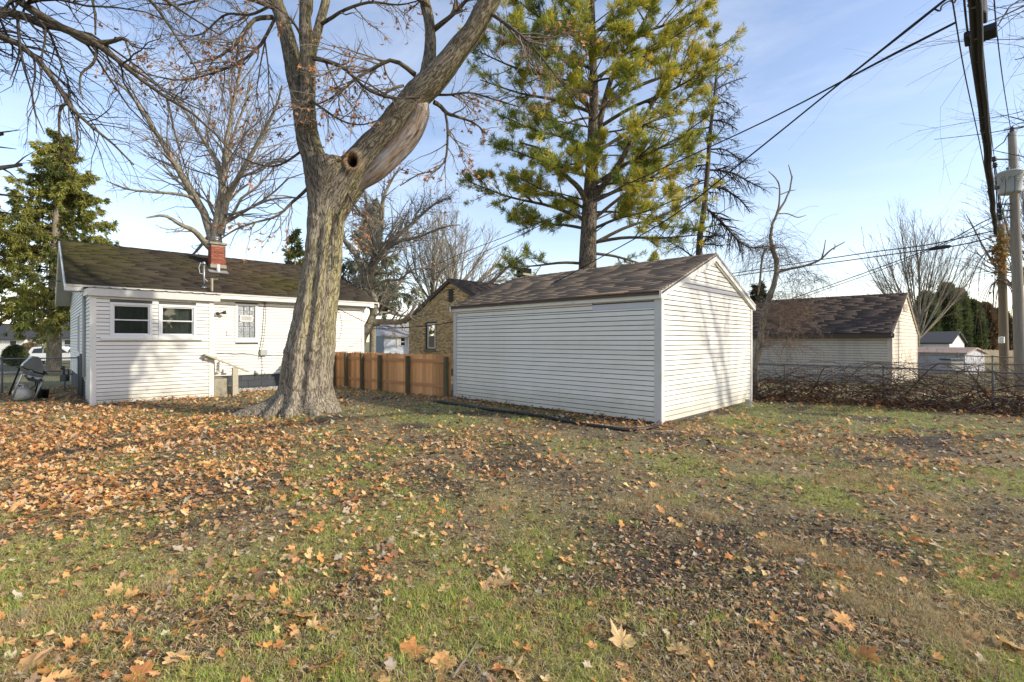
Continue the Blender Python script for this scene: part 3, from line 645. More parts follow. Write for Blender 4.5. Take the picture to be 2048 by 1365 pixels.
# roof planes
ov = .11; pitch = math.atan2(gr_ridge-2.56, GW/2+.08)
def roof(par, O, u, v, s0, s1, t0, t1, ze, zr, m, name='shingle', deck=None, over_s=.09, over_t=.1, rowh=.14, tab=.9, seed=0, colf=None, ridge='v', sag=None, th=.016):
    """gable roof over s0..s1 x t0..t1; ridge along v (default) or u"""
    if ridge == 'v': a0, a1, b0, b1, e, c = s0-over_s, s1+over_s, t0-over_t, t1+over_t, v, u
    else: a0, a1, b0, b1, e, c = t0-over_s, t1+over_s, s0-over_t, s1+over_t, u, v
    mid = (a0+a1)/2; out_ = []
    mbd = MB()
    for sgn, aa in ((1, a0), (-1, a1)):
        A = O+c*aa+e*b0+Zv*ze; Rg = O+c*mid+e*b0+Zv*zr; Sd = (Rg-A); Hs = Sd.length; Ln = b1-b0
        slab(mbd, A-Zv*.01, A+e*Ln-Zv*.01, Rg+e*Ln-Zv*.01, Rg-Zv*.01, .045)
        V, Fq, C = shingles(A, e, Sd, Ln, Hs, rowh, tab, th, seed+(sgn > 0), colf, sag)
        out_.append((V, Fq, C))
    V = np.vstack([q[0] for q in out_]); Fq = np.vstack([out_[0][1], out_[1][1]+len(out_[0][0])]); C = np.vstack([q[2] for q in out_])
    # ridge caps
    ncap = int((b1-b0)/.2); O_, A_, B_, C_ = [], [], [], []
    for k in range(ncap):
        for sgn in (1, -1):
            pt = O+c*mid+e*(b0+k*(b1-b0)/ncap)+Zv*(zr+.012+.004*(k % 2)); sl = (c*(-sgn)*abs(mid-a0)+Zv*(ze-zr)).normalized()
            O_.append(pt); A_.append(e*((b1-b0)/ncap*.98)); B_.append(sl*.13); C_.append(Zv*.012)
    V2, F2 = boxes_np(*[np.array([tuple(q) for q in z_]) for z_ in (O_, A_, B_, C_)])
    vv = np.repeat(.8+.3*np.random.default_rng(seed).random(len(O_)), 8); C2 = np.stack([vv, vv, vv, np.ones(len(vv))], 1)
    rf = mbd.build('roof', deck or M['browntrim'], par)
    npobj(name, np.vstack([V, V2]), [np.vstack([Fq, F2+len(V)])], m, rf, {'Col': np.vstack([C, C2])}, kind='stuff')
    return rf
roof(gar, GO, gu, gv, 0, GW, 0, GL, 2.535, gr_ridge, M['shingle_g'], over_s=.12, over_t=.075, seed=1, th=.02,
     colf=lambda x, y: (.88+.26*vn(np.array(x*6), np.array(y*4), seed=2),)*3)
def rake(wall, par, x0, z0, x1, z1, w, d0, d1, m, name='rake_board'):
    """sloping board, its top edge from (x0,z0) to (x1,z1)"""
    q = [wall.p(x0, d0, z0), wall.p(x1, d0, z1), wall.p(x1, d0, z1-w), wall.p(x0, d0, z0-w)]; r_ = [v+wall.n*(d1-d0) for v in q]
    return MB().add(q+r_, [(0, 1, 2, 3), (7, 6, 5, 4), (0, 4, 5, 1), (1, 5, 6, 2), (2, 6, 7, 3), (3, 7, 4, 0)]).build(name, m, par)
for w_ in (wg, wk):
    rake(w_, gar, -.13, 2.555, GW/2, gr_ridge-.005, .155, .03, .075, M['trim']); rake(w_, gar, GW/2, gr_ridge-.005, GW+.13, 2.555, .155, .03, .075, M['trim'])
    rake(w_, gar, .10, 2.505, GW/2, gr_ridge-.165, .035, .02, .045, M['trim'], 'rake_trim'); rake(w_, gar, GW/2, gr_ridge-.165, GW-.1, 2.505, .035, .02, .045, M['trim'], 'rake_trim')
# strip of bare plywood where shingles are gone
up = (gu*(GW/2+.12)+Zv*(gr_ridge-2.535)).normalized(); x0_, _ = wl.hit(1138, 590, .1); x1_, _ = wl.hit(1262, 583, .1)
A = wl.p(x0_, .115, 2.542); B = wl.p(x1_, .115, 2.542); nn = up.cross(wl.x); nn = nn if nn.z > 0 else -nn
q = [A+nn*.022, B+nn*.022, B+up*.14-wl.x*.15+nn*.022, A+up*.10+wl.x*.5+nn*.022]; r_ = [v-nn*.01 for v in q]
MB().add(q+r_, [(0, 1, 2, 3), (7, 6, 5, 4), (0, 4, 5, 1), (1, 5, 6, 2), (2, 6, 7, 3), (3, 7, 4, 0)]).build('bare_roof_edge', M['plywood'], gar, label='strip of bare tan wood where the edge shingles are missing')
# stump at the far corner
sx, sy = gp(1497, 814)
mb = MB(); pr = []
for zz, rr in ((-.05, .16), (.02, .12), (.06, .085), (.12, .072), (.17, .07)): pr.append((rr, zz))
mb.lathe((sx, sy, float(gz(sx, sy))), pr, 12)
mb.v = [(v[0]+.012*math.sin(9*v[2]+7*v[0]), v[1]+.012*math.cos(31*v[0]), v[2]+.01*math.sin(40*v[0]+30*v[1])) for v in mb.v]
setp(mb.build('tree_stump', M['lumber'], smooth=True), 'small sawn tree stump at the right corner of the white garage', 'stump')
# black edging hose along the leaf bed
pts = [(868, 806.5), (880, 807.5), (930, 814), (977, 821.6), (1040, 829.5), (1089, 836), (1120, 843), (1154, 850), (1202, 858), (1250, 863), (1290, 861), (1318, 855)]
pp = []
for px, py in pts: a, b = gp(px, py); pp.append((a, b, float(gz(a, b))+.035))
setp(MB().tube(pp, .03, 8).build('garden_edging', M['black'], smooth=True), 'black plastic edging pipe curving along the leaf bed beside the garage', 'edging')

# ------------------------------------------------------------------ house
hs = thing('house', 'white sided house with mossy dark roof and projecting back room behind the big tree', 'house', HO)
T0 = 1.7; HLs = 8.2; HT1 = 9.8; EV, RG = 3.14, 4.87
wf = Wall(HO, hu); wm = Wall(HO+hv*T0, hu); wsd = Wall(HO+hv*T0, -hv); wbs = Wall(HO+hv*T0, -hv)
wsd = Wall(HO+hv*HT1, -hv)       # whole left side of the house (x from 0 = far end)
BL = 2.66
# windows in the back room
wins = [(219.7, 304.6, 604.6, 674.2), (317, 392, 611, 674.5)]
hw = []
for a, b, c, d in wins:
    x0, z1 = wf.hit(a, c); x1, _ = wf.hit(b, c+3); _, z0 = wf.hit(a, d); hw.append((x0, x1, z0, z1))
z0w = hw[0][2]; hw = [(q[0], q[1], z0w, hw[0][3]) for q in hw]
def backing(name, wall, x0, x1, z0, z1, holes, par, d0=-.06, d1=-.004):
    mb = MB(); cuts = sorted(holes); x = x0
    for h in cuts:
        wall.box(mb, x, h[0], d0, d1, z0, z1); wall.box(mb, h[0], h[1], d0, d1, z0, h[2]); wall.box(mb, h[0], h[1], d0, d1, h[3], z1); x = h[1]
    wall.box(mb, x, x1, d0, d1, z0, z1); return mb.build(name, M['sheath'], par)
backing('backing_wall', wf, .01, BL-.01, 0, 2.85, hw, hs)
holes_f = [(q[0]-.0, q[1]+.0, q[2], q[3]) for q in hw]
side_wall(wf, hs, M['siding'], .09, BL-.08, .0, 2.74, .0985, holes=holes_f, seed=9)
wf.obox('corner_trim', M['trim'], hs, -.022, .10, 0, .026, -.02, 2.74, .004); wf.obox('corner_trim', M['trim'], hs, BL-.10, BL+.02, 0, .026, -.02, 2.74, .004)
wf.obox('fascia', M['trimgrey'], hs, -.06, BL+.16, .08, .12, 2.73, 2.925, .004); wf.obox('frieze_board', M['trim'], hs, .10, BL-.1, .0, .02, 2.70, 2.74)
x0s, zs = wf.hit(201, 677); x1s, _ = wf.hit(405, 680)
wf.obox('window_ledge', M['trim'], hs, x0s, x1s, .0, .075, z0w-.085, z0w-.025, .006); wf.obox('ledge_lip', M['trim'], hs, x0s, x1s, .01, .03, z0w-.025, z0w+.005)
# back-room side walls and corrugated roof
wbl = Wall(HO+hv*T0, -hv)
wbl.box(MB(), 0, T0-.01, -.06, -.004, 0, 2.95).build('backing_wall', M['sheath'], hs)
side_wall(wbl, hs, M['siding'], .03, T0-.06, 0, 2.86, .0985, seed=10)
wbl.obox('corner_trim', M['trim'], hs, T0-.08, T0+.02, 0, .024, -.02, 2.80, .004); rake(wbl, hs, -.05, 2.99, T0+.10, 2.91, .16, .03, .07, M['trim'], 'rake_board')
wbr = Wall(HO+hu*BL, hv); wbr.box(MB(), 0.01, T0, -.06, -.004, 0, 2.95).build('backing_wall', M['sheath'], hs)
side_wall(wbr, hs, M['siding'], .08, T0-.01, 0, 2.86, .0985, seed=11)
wbr.obox('corner_trim', M['trim'], hs, -.02, .08, 0, .024, -.02, 2.8, .004)
n_ = 90; V = []; 
for k in range(n_+1):
    s = -.09+(BL+.28)*k/n_; rib = .022*max(0, 1-abs(((k % 9)-4.5)/1.4))
    for t, z in ((-.16, 2.935), (T0-.02, 3.05)):
        p_ = HO+hu*s+hv*t; V += [(p_.x, p_.y, z+rib), (p_.x, p_.y, z+rib-.004)]
f = []
for k in range(n_):
    b = k*4; f += [(b, b+2, b+6, b+4), (b+1, b+5, b+7, b+3), (b, b+4, b+5, b+1), (b+2, b+3, b+7, b+6)]
npobj('corrugated_roof', V, [f], mat('ribbed_metal', (.16, .13, .11), .6, (.10, .085, .075), 5, metal=.3), hs)
def window(wall, par, q, blinds=True, rails=True, fw=.07, name='window'):
    x0, x1, z0, z1 = q; mb = MB()
    for a in ((x0, x1, z1-fw, z1), (x0, x1, z0, z0+fw), (x0, x0+fw, z0+fw, z1-fw), (x1-fw, x1, z0+fw, z1-fw)): wall.box(mb, a[0], a[1], -.045, .03, a[2], a[3])
    w = mb.build(name, M['window_frame'], par, bevel=.004)
    zm = (z0+z1)/2; a0, a1 = x0+fw, x1-fw
    for zz0, zz1, dd in ((zm-.018, z1-fw, -.012), (z0+fw, zm+.018, -.028)):
        mb = MB(); sw = .032
        for a in ((a0, a1, zz1-sw, zz1), (a0, a1, zz0, zz0+sw), (a0, a0+sw, zz0+sw, zz1-sw), (a1-sw, a1, zz0+sw, zz1-sw)): wall.box(mb, a[0], a[1], dd-.008, dd+.008, a[2], a[3])
        mb.build('sash', M['window_frame'], w)
        wall.obox('pane', M['glass'], w, a0+sw, a1-sw, dd-.002, dd+.002, zz0+sw, zz1-sw)
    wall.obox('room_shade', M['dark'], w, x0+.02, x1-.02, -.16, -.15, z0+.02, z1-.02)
    if blinds:
        mb = MB(); z = z0+fw
        tilt = .35
        while z < z1-fw-.02:
            c = wall.p((a0+a1)/2, -.075, z); ax = (wall.x, (wall.n*math.cos(tilt)+Zv*math.sin(tilt)), (Zv*math.cos(tilt)-wall.n*math.sin(tilt))); mb.box(c, ((a1-a0)/2-.02, .0125, .0007), ax); z += .024
        for xx in (a0+.12, (a0+a1)/2, a1-.12): wall.box(mb, xx, xx+.003, -.075, -.073, z0+fw, z1-fw)
        mb.build('blind_slats', M['blind'], w, kind='stuff')
    return w
gm = bpy.data.materials.new('window_glass'); gm.use_nodes = True; nt = gm.node_tree; nt.nodes.clear()
o_ = N(nt, 'ShaderNodeOutputMaterial'); ms = N(nt, 'ShaderNodeMixShader'); tr = N(nt, 'ShaderNodeBsdfTransparent'); gl = N(nt, 'ShaderNodeBsdfGlossy'); gl.inputs['Roughness'].default_value = .02
tr.inputs[0].default_value = (.86, .90, .88, 1); fr = N(nt, 'ShaderNodeFresnel'); fr.inputs[0].default_value = 1.5
nt.links.new(fr.outputs[0], ms.inputs[0]); nt.links.new(tr.outputs[0], ms.inputs[1]); nt.links.new(gl.outputs[0], ms.inputs[2]); nt.links.new(ms.outputs[0], o_.inputs[0]); M['glass'] = gm
for q in hw: window(wf, hs, q, fw=.062)
# main wall -------------------------------------------------------------
zb = .50
gbx0, gbz1 = wm.hit(470, 607.7); gbx1, _ = wm.hit(516, 610); _, gbz0 = wm.hit(470, 685.5)
gb = (gbx0, gbx1, gbz0, gbz1)
backing('backing_wall', wm, .0, HLs, zb-.01, 2.95, [gb], hs)
side_wall(wm, hs, M['siding'], BL+.005, HLs-.08, zb, 2.92, .0985, holes=[gb], splits=.5, seed=12)
wm.obox('corner_trim', M['trim'], hs, HLs-.09, HLs+.02, 0, .026, zb-.02, 2.93, .004)
wm.obox('starter_strip', M['trim'], hs, BL+.01, HLs-.09, 0, .02, zb-.02, zb+.006)
ev_t = .30
wm.obox('fascia', M['trim'], hs, -.43, HLs+.1, ev_t, ev_t+.035, 2.935, 3.12, .004)
wm.obox('fascia', M['trim'], hs, HLs+.10, HLs+.27, ev_t-.01, ev_t+.045, 2.89, 3.12, .004)
wm.obox('soffit', M['soffit'], hs, -.40, HLs+.25, -.0, ev_t, 2.925, 2.94)
# foundation blocks
wm.obox('foundation_mortar', M['dark'], hs, BL, HLs, -.12, -.035, -.3, zb-.015)
for r_ in range(3):
    z0 = -.115+r_*.205; x = BL+.005-(.2 if r_ % 2 else 0)
    while x < HLs-.02:
        a, b = max(x, BL+.005), min(x+.395, HLs-.005)
        if b-a > .04: board_m = wm.obox('foundation_block', M['block'], hs, a, b, -.05, -.022, z0, min(z0+.197, zb-.016))
        x += .405
# side wall of the house (left), far slope etc.
wsd.box(MB(), 0, HT1-T0-.01, -.06, -.004, zb, 2.95).build('backing_wall', M['sheath'], hs)
L2 = HT1-T0; pk = HT1-5.6; gzr = RG-.12
side_wall(wsd, hs, M['siding'], .0, L2-.06, zb, gzr, .0985, gable=(-.4, 3.0, pk, gzr, L2+.5, 3.0), holes=[(L2-3.2, L2-2.35, 1.2, 2.45)], seed=13)
q = [wsd.p(0, -.006, 2.9), wsd.p(L2, -.006, 2.9), wsd.p(pk, -.006, gzr)]; MB().add(q+[v-wsd.n*.05 for v in q], [(0, 1, 2), (5, 4, 3), (0, 3, 4, 1), (1, 4, 5, 2), (2, 5, 3, 0)]).build('gable_backing', M['sheath'], hs)
wsd.obox('corner_trim', M['trimgrey'], hs, L2-.10, L2+.0, 0, .024, zb-.02, 2.93, .004)
wsd.obox('side_foundation', M['block'], hs, 0, L2-.02, -.1, -.03, -.3, zb)
window(wsd, hs, (L2-3.2, L2-2.35, 1.2, 2.45), blinds=False)
wf2 = Wall(HO+hv*T0, hu)
dsp = MB(); dsp.tube([wbl.p(.10, .05, 2.9), wbl.p(.10, .05, .62)], .035, 8); dsp.build('downspout', M['soffit'], hs, smooth=True)
wr = Wall(HO+hu*HLs+hv*T0, hv); wr.box(MB(), 0, L2, -.06, -.004, 0, 2.95).build('backing_wall', M['siding'], hs)
wbk = Wall(HO+hu*HLs+hv*HT1, -hu); wbk.box(MB(), 0, HLs, -.06, -.004, 0, 2.95).build('backing_wall', M['siding'], hs)
q = [wr.p(0, -.006, 2.9), wr.p(L2, -.006, 2.9), wr.p(5.6-T0, -.006, gzr)]; MB().add(q+[v-wr.n*.05 for v in q], [(0, 1, 2), (5, 4, 3), (0, 3, 4, 1), (1, 4, 5, 2), (2, 5, 3, 0)]).build('gable_wall', M['siding'], hs)
def moss(x, y):
    m = .75*math.exp(-((x-.03)/.13)**2)*(.4+.7*y)+.8*math.exp(-((x-.60)/.12)**2-((y-.30)/.30)**2)+.35*math.exp(-((x-.30)/.05)**2-((y-.7)/.3)**2)
    m *= .35+1.2*float(fbm(np.array([x*22.]), np.array([y*9.]), seed=51)[0]); m = min(1, m)
    d = float(fbm(np.array([x*9+y*2.]), np.array([y*3.]), seed=52)[0]); k = .65+.9*d
    br = .7*math.exp(-((x-.52)/.2)**2)
    c0 = np.array([1+.35*br, 1+.18*br, 1.])*k; return c0*(1-m)+np.array([1.5, 1.65, .55])*m*(.7+.5*d)
roof(hs, HO, hu, hv, 0, HLs, T0, 2*5.6-T0, 3.11, RG, M['shingle_h'], ridge='u', over_s=.36, over_t=.42, seed=20, colf=moss, deck=M['trimgrey'], rowh=.125)
# rake overhang panels (left gable)
def rk(t0, z0, t1, z1, s):
    mb = MB(); q = [HO+hu*s+hv*t0+Zv*z0, HO+hu*s+hv*t1+Zv*z1, HO+hu*s+hv*t1+Zv*(z1-.17), HO+hu*s+hv*t0+Zv*(z0-.17)]
    return mb.add(q+[v-hu*.03 for v in q], [(0, 1, 2, 3), (7, 6, 5, 4), (0, 4, 5, 1), (1, 5, 6, 2), (2, 6, 7, 3), (3, 7, 4, 0)]).build('rake_board', M['trim'], hs)
for s in (-.42, HLs+.47):
    rk(T0-.36, 3.10, 5.6, RG-.02, s); rk(5.6, RG-.02, 9.86, 3.10, s)
for s0_, s1_ in ((-.42, -.02), (HLs+.02, HLs+.42)):
    mb = MB()
    for ta, za, tb, zb_ in ((T0-.3, 2.97, 5.6, RG-.17), (5.6, RG-.17, 9.8, 2.97)):
        nseg = 16
        for k in range(nseg):
            f0, f1 = k/nseg, (k+.94)/nseg; A_ = HO+hv*(ta+(tb-ta)*f0)+Zv*(za+(zb_-za)*f0); B_ = HO+hv*(ta+(tb-ta)*f1)+Zv*(za+(zb_-za)*f1)
            slab(mb, A_+hu*s0_, A_+hu*s1_, B_+hu*s1_, B_+hu*s0_, .012)
    mb.build('soffit', M['soffit'], hs)
# roof furniture ----------------------------------------------------------
sl = (RG-3.11)/(5.6-(T0-.36))
def roofhit(px, py):
    nrm = Vector((-hv.x*sl, -hv.y*sl, 1)); q = HO+hv*(T0-.36)+Zv*3.11; r = Vector(((px-CX)/F, 1, -(py-CY)/F)); o = Vector((0, 0, CAMH)); t = (q-o).dot(nrm)/r.dot(nrm); return o+r*t
b0 = roofhit(437, 537); wc = Wall(b0-hu*.23, hu); cw, cd = .46, .42; top = CAMH+(CY-488)/F*b0.y-b0.z
ch = setp(wc.box(MB(), .01, cw-.01, -cd+.01, -.01, -.45, top-.02).build('chimney', M['mortar'], hs), None)
_bk = {}
def brick(wall, par, x0, x1, z0, m, h=.052, d=.012):
    k = (round(x1-x0, 3), m.name, h)
    if k not in _bk:
        mb_ = MB(); mb_.box((0, 0, 0), ((x1-x0)/2, d, h/2)); me = bpy.data.meshes.new('brick'); me.from_pydata(mb_.v, [], mb_.f); me.materials.append(m); _bk[k] = me
    link('brick', _bk[k], par, wall.p((x0+x1)/2, 0, z0+h/2), wall.ang)
wcs = Wall(b0-hu*.23+hv*cd, -hv)
nr = int((top-.06)/.0677)
for w_, L_ in ((wc, cw), (wcs, cd)):
    for r_ in range(2, nr):
        x = 0 if r_ % 2 else -.1; 
        while x < L_-.01:
            a, b = max(0, x), min(L_, x+.188); 
            if b-a > .03: brick(w_, ch, a, b-.0, r_*.0677, M['brick_red'])
            x += .205
wc.obox('chimney_base', M['concrete'], ch, -.03, cw+.03, -cd-.03, .03, -.3, .13, .006)
wc.obox('chimney_cap', M['concrete'], ch, -.05, cw+.05, -cd-.05, .05, top-.03, top+.045, .006)
cc_ = wc.p(cw*.42, -cd/2, top+.04); MB().lathe(cc_, [(.10, 0), (.10, .10), (.125, .11), (.125, .14), (.11, .15), (.11, .18), (.13, .19), (.12, .22), (.02, .24)], 16).build('flue_cap', M['galv'], ch, smooth=True)
q = roofhit(437, 545); mb = MB(); mb.box(q+Zv*.02, (.30, .16, .010), (hu, (hv+Zv*sl).normalized(), (Zv-hv*sl).normalized())); mb.build('flashing', M['flashing'], hs)
q = roofhit(436.5, 545); MB().tube([q-Zv*.05, q+Zv*.27], .055, 12).build('vent_pipe', M['whiteplastic'], hs, smooth=True)
q = roofhit(408, 577); hmast = (577-530)/F*q.y; mb = MB().tube([q, q+Zv*hmast], .03, 10); mb.lathe(q-Zv*.01, [(.08, 0), (.08, .04), (.04, .07)], 14)
mb.lathe(q+Zv*hmast, [(.045, 0), (.05, .03), (.05, .06), (.02, .10)], 12)
mst = mb.build('roof_mast', M['galv'], hs, smooth=True)
MB().tube([q+Zv*hmast-hu*.02, q+Zv*(hmast+.06)-hu*.09, q+Zv*(hmast-.1)-hu*.14, q+Zv*(hmast-.28)-hu*.11, q+Zv*(hmast-.3)], .008, 6).build('mast_wire', M['whiteplastic'], mst, smooth=True)
q2 = roofhit(424, 584); MB().tube([q+Zv*(hmast*.45), q+hu*.1+Zv*(hmast*.3), q2+Zv*.38], .007, 5).build('mast_wire', M['whiteplastic'], mst)
hst = .42; mb = MB().box(q2+Zv*hst/2, (.022, .022, hst/2)); mb.box(q2+Zv*(hst-.02)+hu*.06, (.11, .012, .012)); mb.build('roof_stick', M['lumber'], hs)
# glass block window
x0, x1, z0, z1 = gb; fx0, fz1 = wm.hit(475.4, 612); fx1, _ = wm.hit(510, 614.5); _, fz0 = wm.hit(475.4, 675.7)
mb = MB()
for a in ((x0, x1, fz1, z1), (x0, x1, z0, fz0), (x0, fx0, fz0, fz1), (fx1, x1, fz0, fz1)): wm.box(mb, a[0], a[1], -.05, .035, a[2], a[3])
gw = mb.build('glass_block_window', M['window_frame'], hs, bevel=.005)
wm.box(MB(), fx0, fx1, -.05, -.03, fz0, fz1).build('grout', M['greyplastic'], gw)
gbm = mat('glass_block', (.035, .045, .055), .12, (.55, .58, .60), 34, .05, .012, 30, orand=.15, spec=1, detail=2)
cw_, rh_ = (fx1-fx0)/3, (fz1-fz0)/6
for i_ in range(3):
    for j_ in range(6):
        if j_ == 3 or (j_ == 4 and False): 
            if i_ == 1 or True: pass
        a, b = fx0+i_*cw_+.008, fx0+(i_+1)*cw_-.008; c, d = fz0+j_*rh_+.008, fz0+(j_+1)*rh_-.008
        if j_ == 3: b2 = b
        wm.obox('glass_block', gbm, gw, a, b, -.04, -.004, c, d, .012)
vx0, vz1 = wm.hit(480, 631); vx1, _ = wm.hit(504.7, 633); _, vz0 = wm.hit(480, 643.5)
mb = MB()
for a in ((vx0, vx1, vz1-.03, vz1), (vx0, vx1, vz0, vz0+.03), (vx0, vx0+.03, vz0+.03, vz1-.03), (vx1-.03, vx1, vz0+.03, vz1-.03)): wm.box(mb, a[0], a[1], -.003, .022, a[2], a[3])
vt = mb.build('vent', M['window_frame'], gw); wm.obox('vent_pane', M['greyplastic'], vt, vx0+.03, vx1-.03, -.002, .008, vz0+.03, vz1-.03)
# fittings on the wall
def at(px, py): return wm.hit(px, py)
x, z = at(434, 628); lt = MB().lathe(wm.p(x, .0, z), [(.075, 0), (.075, .025), (.03, .05), (.03, .07)], 16, wm.n).build('wall_light', M['whiteplastic'], hs, smooth=True)
mb = MB(); mb.lathe(wm.p(x, .06, z), [(.05, 0), (.055, .04), (.03, .07)], 14, wm.n); mb.tube([wm.p(x, .1, z), wm.p(x+.12, .16, z+.04)], .02, 8); mb.lathe(wm.p(x+.10, .14, z+.02), [(.02, 0), (.05, .05), (.055, .12), (.05, .12), (.03, .06)], 14, (wm.x*.8+wm.n*.6+Zv*.15)); mb.build('lamp_head', M['black'], lt, smooth=True)
a0, c1 = at(453, 661); a1, _ = at(464.5, 662); _, c0 = at(453, 671.5); wm.obox('cover_plate', M['whiteplastic'], hs, a0, a1, .017, .04, c0, c1, .005)
a0, c1 = at(519, 700); a1, _ = at(533, 701); _, c0 = at(519, 711.5); jb = wm.obox('junction_box', M['greyplastic'], hs, a0, a1, .017, .11, c0, c1, .01)
def wire(pts, r=.007, m='cable', name='wall_cable', par=None, d=.03): 
    return MB().tube([wm.p(at(a, b)[0], d, at(a, b)[1]) for a, b in pts], r, 6).build(name, M[m], par or hs, smooth=True)
wire([(530, 602), (528, 612), (526, 640), (524, 670), (520, 694), (518, 704)]); wire([(531, 602), (531, 640), (527, 680), (523, 700)], .005)
wire([(523, 604), (526, 608), (531, 602), (533, 606)], .008)
wire([(433, 706), (470, 709), (485, 708), (515, 710.5)], .007); wire([(533, 711), (555, 712), (590, 709)], .007); wire([(523, 711), (524, 735), (523, 748), (526, 754), (530, 750), (528, 745)], .006)
wire([(428, 715), (429, 742), (427, 751)], .008); wire([(517, 712), (516, 722), (521, 716), (520, 711)], .005)
def pipe(pts, r, m='whiteplastic', name='vent_outlet'): return MB().tube([wm.p(at(a, b)[0], dd, at(a, b)[1]) for a, b, dd in pts], r, 10).build(name, M[m], hs, smooth=True)
pipe([(441, 722, .02), (439, 724, .1), (438.5, 742, .1), (439, 745, .12)], .035); pipe([(434, 745, 0), (434, 745, .14)], .03)
a0, c1 = at(445, 738.5); a1, _ = at(455, 739); _, c0 = at(445, 746.5); wm.obox('vent_hood', M['whiteplastic'], hs, a0, a1, .017, .12, c0, c1, .01)
x, z = at(513.5, 744); MB().lathe(wm.p(x, .015, z), [(.07, 0), (.075, .04), (.06, .09), (.03, .11)], 14, wm.n).build('vent_hood', M['whiteplastic'], hs, smooth=True)
# gas meter on side wall
x_, z_ = wsd.hit(130, 765); 
gmx = thing('gas_meter', 'dark grey gas meter on pipes beside the left side wall of the house', 'gas meter', P(130, 752, 16.2))
mb = MB(); c = P(129.5, 757, 16.2); mb.box(c, (.10, .08, .10)); mb.box(c+Zv*.11, (.085, .07, .02)); mb.build('meter_body', M['meter'], gmx, bevel=.02)
mb = MB(); mb.tube([c+Vector((-.03, 0, .1)), P(128, 740, 16.2), P(126, 735, 16.2)], .025, 8); mb.lathe(P(127, 736, 16.2)-Vector((0, .09, 0)), [(.03, 0), (.07, .03), (.07, .08), (.02, .12)], 12, (0, 1, 0)); mb.build('regulator', M['meter'], gmx, smooth=True)
MB().tube([P(128, 740, 16.2), P(136.5, 738.5, 16.3), P(137, 748, 16.3), P(146, 749, 16.5)], .022, 8).build('pipe', M['meter'], gmx, smooth=True)
MB().tube([c-Zv*.1, c-Zv*.45], .018, 6).build('pipe', M['meter'], gmx)
# concrete steps, handrail
st = thing('back_steps', 'small worn concrete step block beside the back room corner', 'steps', wf.p(BL+.02, 0, 0))
def rough_block(wall, x0, x1, d0, d1, z0, z1, par, m, name):
    o = wall.obox(name, m, par, x0, x1, d0, d1, z0, z1, .02); return o
x_e, _ = wf.hit(453, 790, -.25); x_f, _ = wf.hit(463, 790, -.25)
rough_block(wf, BL+.035, x_e, -.95, -.02, -.1, .50, st, M['concrete'], 'step'); rough_block(wf, x_e+.002, x_f, -.95, -.03, -.1, .27, st, M['concrete'], 'step')
hr = thing('handrail', 'weathered wooden handrail on one post next to the concrete steps', 'handrail', wf.p(3.2, .1, 0))
wh = Wall(HO-hv*.12, hu); a, b = wh.hit(408, 709); c, d = wh.hit(497, 744); e, _ = wh.hit(464.5, 790); g_, _ = wh.hit(475.5, 790)
dirv = (wh.x*(c-a)+Zv*(d-b)); ln = dirv.length; dirn = dirv.normalized(); up_ = dirn.cross(wh.n); up_ = up_ if up_.z > 0 else -up_
mb = MB(); mb.box(wh.p((a+c)/2, 0, (b+d)/2), (ln/2, .07, .022), (dirn, wh.n, up_)); mb.build('rail', M['lumber'], hr, bevel=.004)
wh.obox('rail_bracket', M['lumber'], hr, a+.02, a+.34, -.05, -.012, b-.15, b-.065, .003)
zt = b+(d-b)*((e+g_)/2-a)/(c-a)-.03; wh.obox('post', M['lumber'], hr, e, g_, -.06, .06, -.15, zt, .004)
# white gravel strip
def pebbles(name, lab, polys, n, size):
    Xs, Ys = [], []
    for a_, b_, wd in polys:
        t = rng.random(n); a_ = np.array(a_); b_ = np.array(b_); q = a_[None]+(b_-a_)[None]*t[:, None]; nrm = np.array([-(b_-a_)[1], (b_-a_)[0]])/np.linalg.norm(b_-a_)
        o_ = (rng.random(n)-.5)*wd; Xs.append(q[:, 0]+nrm[0]*o_); Ys.append(q[:, 1]+nrm[1]*o_)
    X, Y = np.concatenate(Xs), np.concatenate(Ys); n = len(X); s = size*(.5+.8*rng.random(n)); a = rng.random(n)*6.28
    A = np.stack([np.cos(a)*s, np.sin(a)*s, (rng.random(n)-.5)*s*.5], 1); B = np.stack([-np.sin(a)*s*.8, np.cos(a)*s*.8, (rng.random(n)-.5)*s*.5], 1); C = np.stack([0*s, 0*s, s*.6], 1)
    O = np.stack([X, Y, gz(X, Y)+.004+.02*rng.random(n)], 1)-A/2-B/2
    V, Fq = boxes_np(O, A, B, C); cl = np.repeat(np.c_[(.6+.5*rng.random((n, 1)))*np.ones((1, 3)), np.ones(n)], 8, 0)
    return setp(npobj(name, V, [Fq], M['gravel'], attrs={'Col': np.clip(cl, 0, 1.2)}, kind='stuff'), lab, 'gravel')
def hp(s, t): q = HO+hu*s+hv*t; return (q.x, q.y)
pebbles('white_gravel', 'white gravel strip along the foundation of the house', [(hp(3.3, 1.3), hp(8.2, 1.3), .75), (hp(8.0, .9), hp(9.4, .8), .8)], 2000, .055)
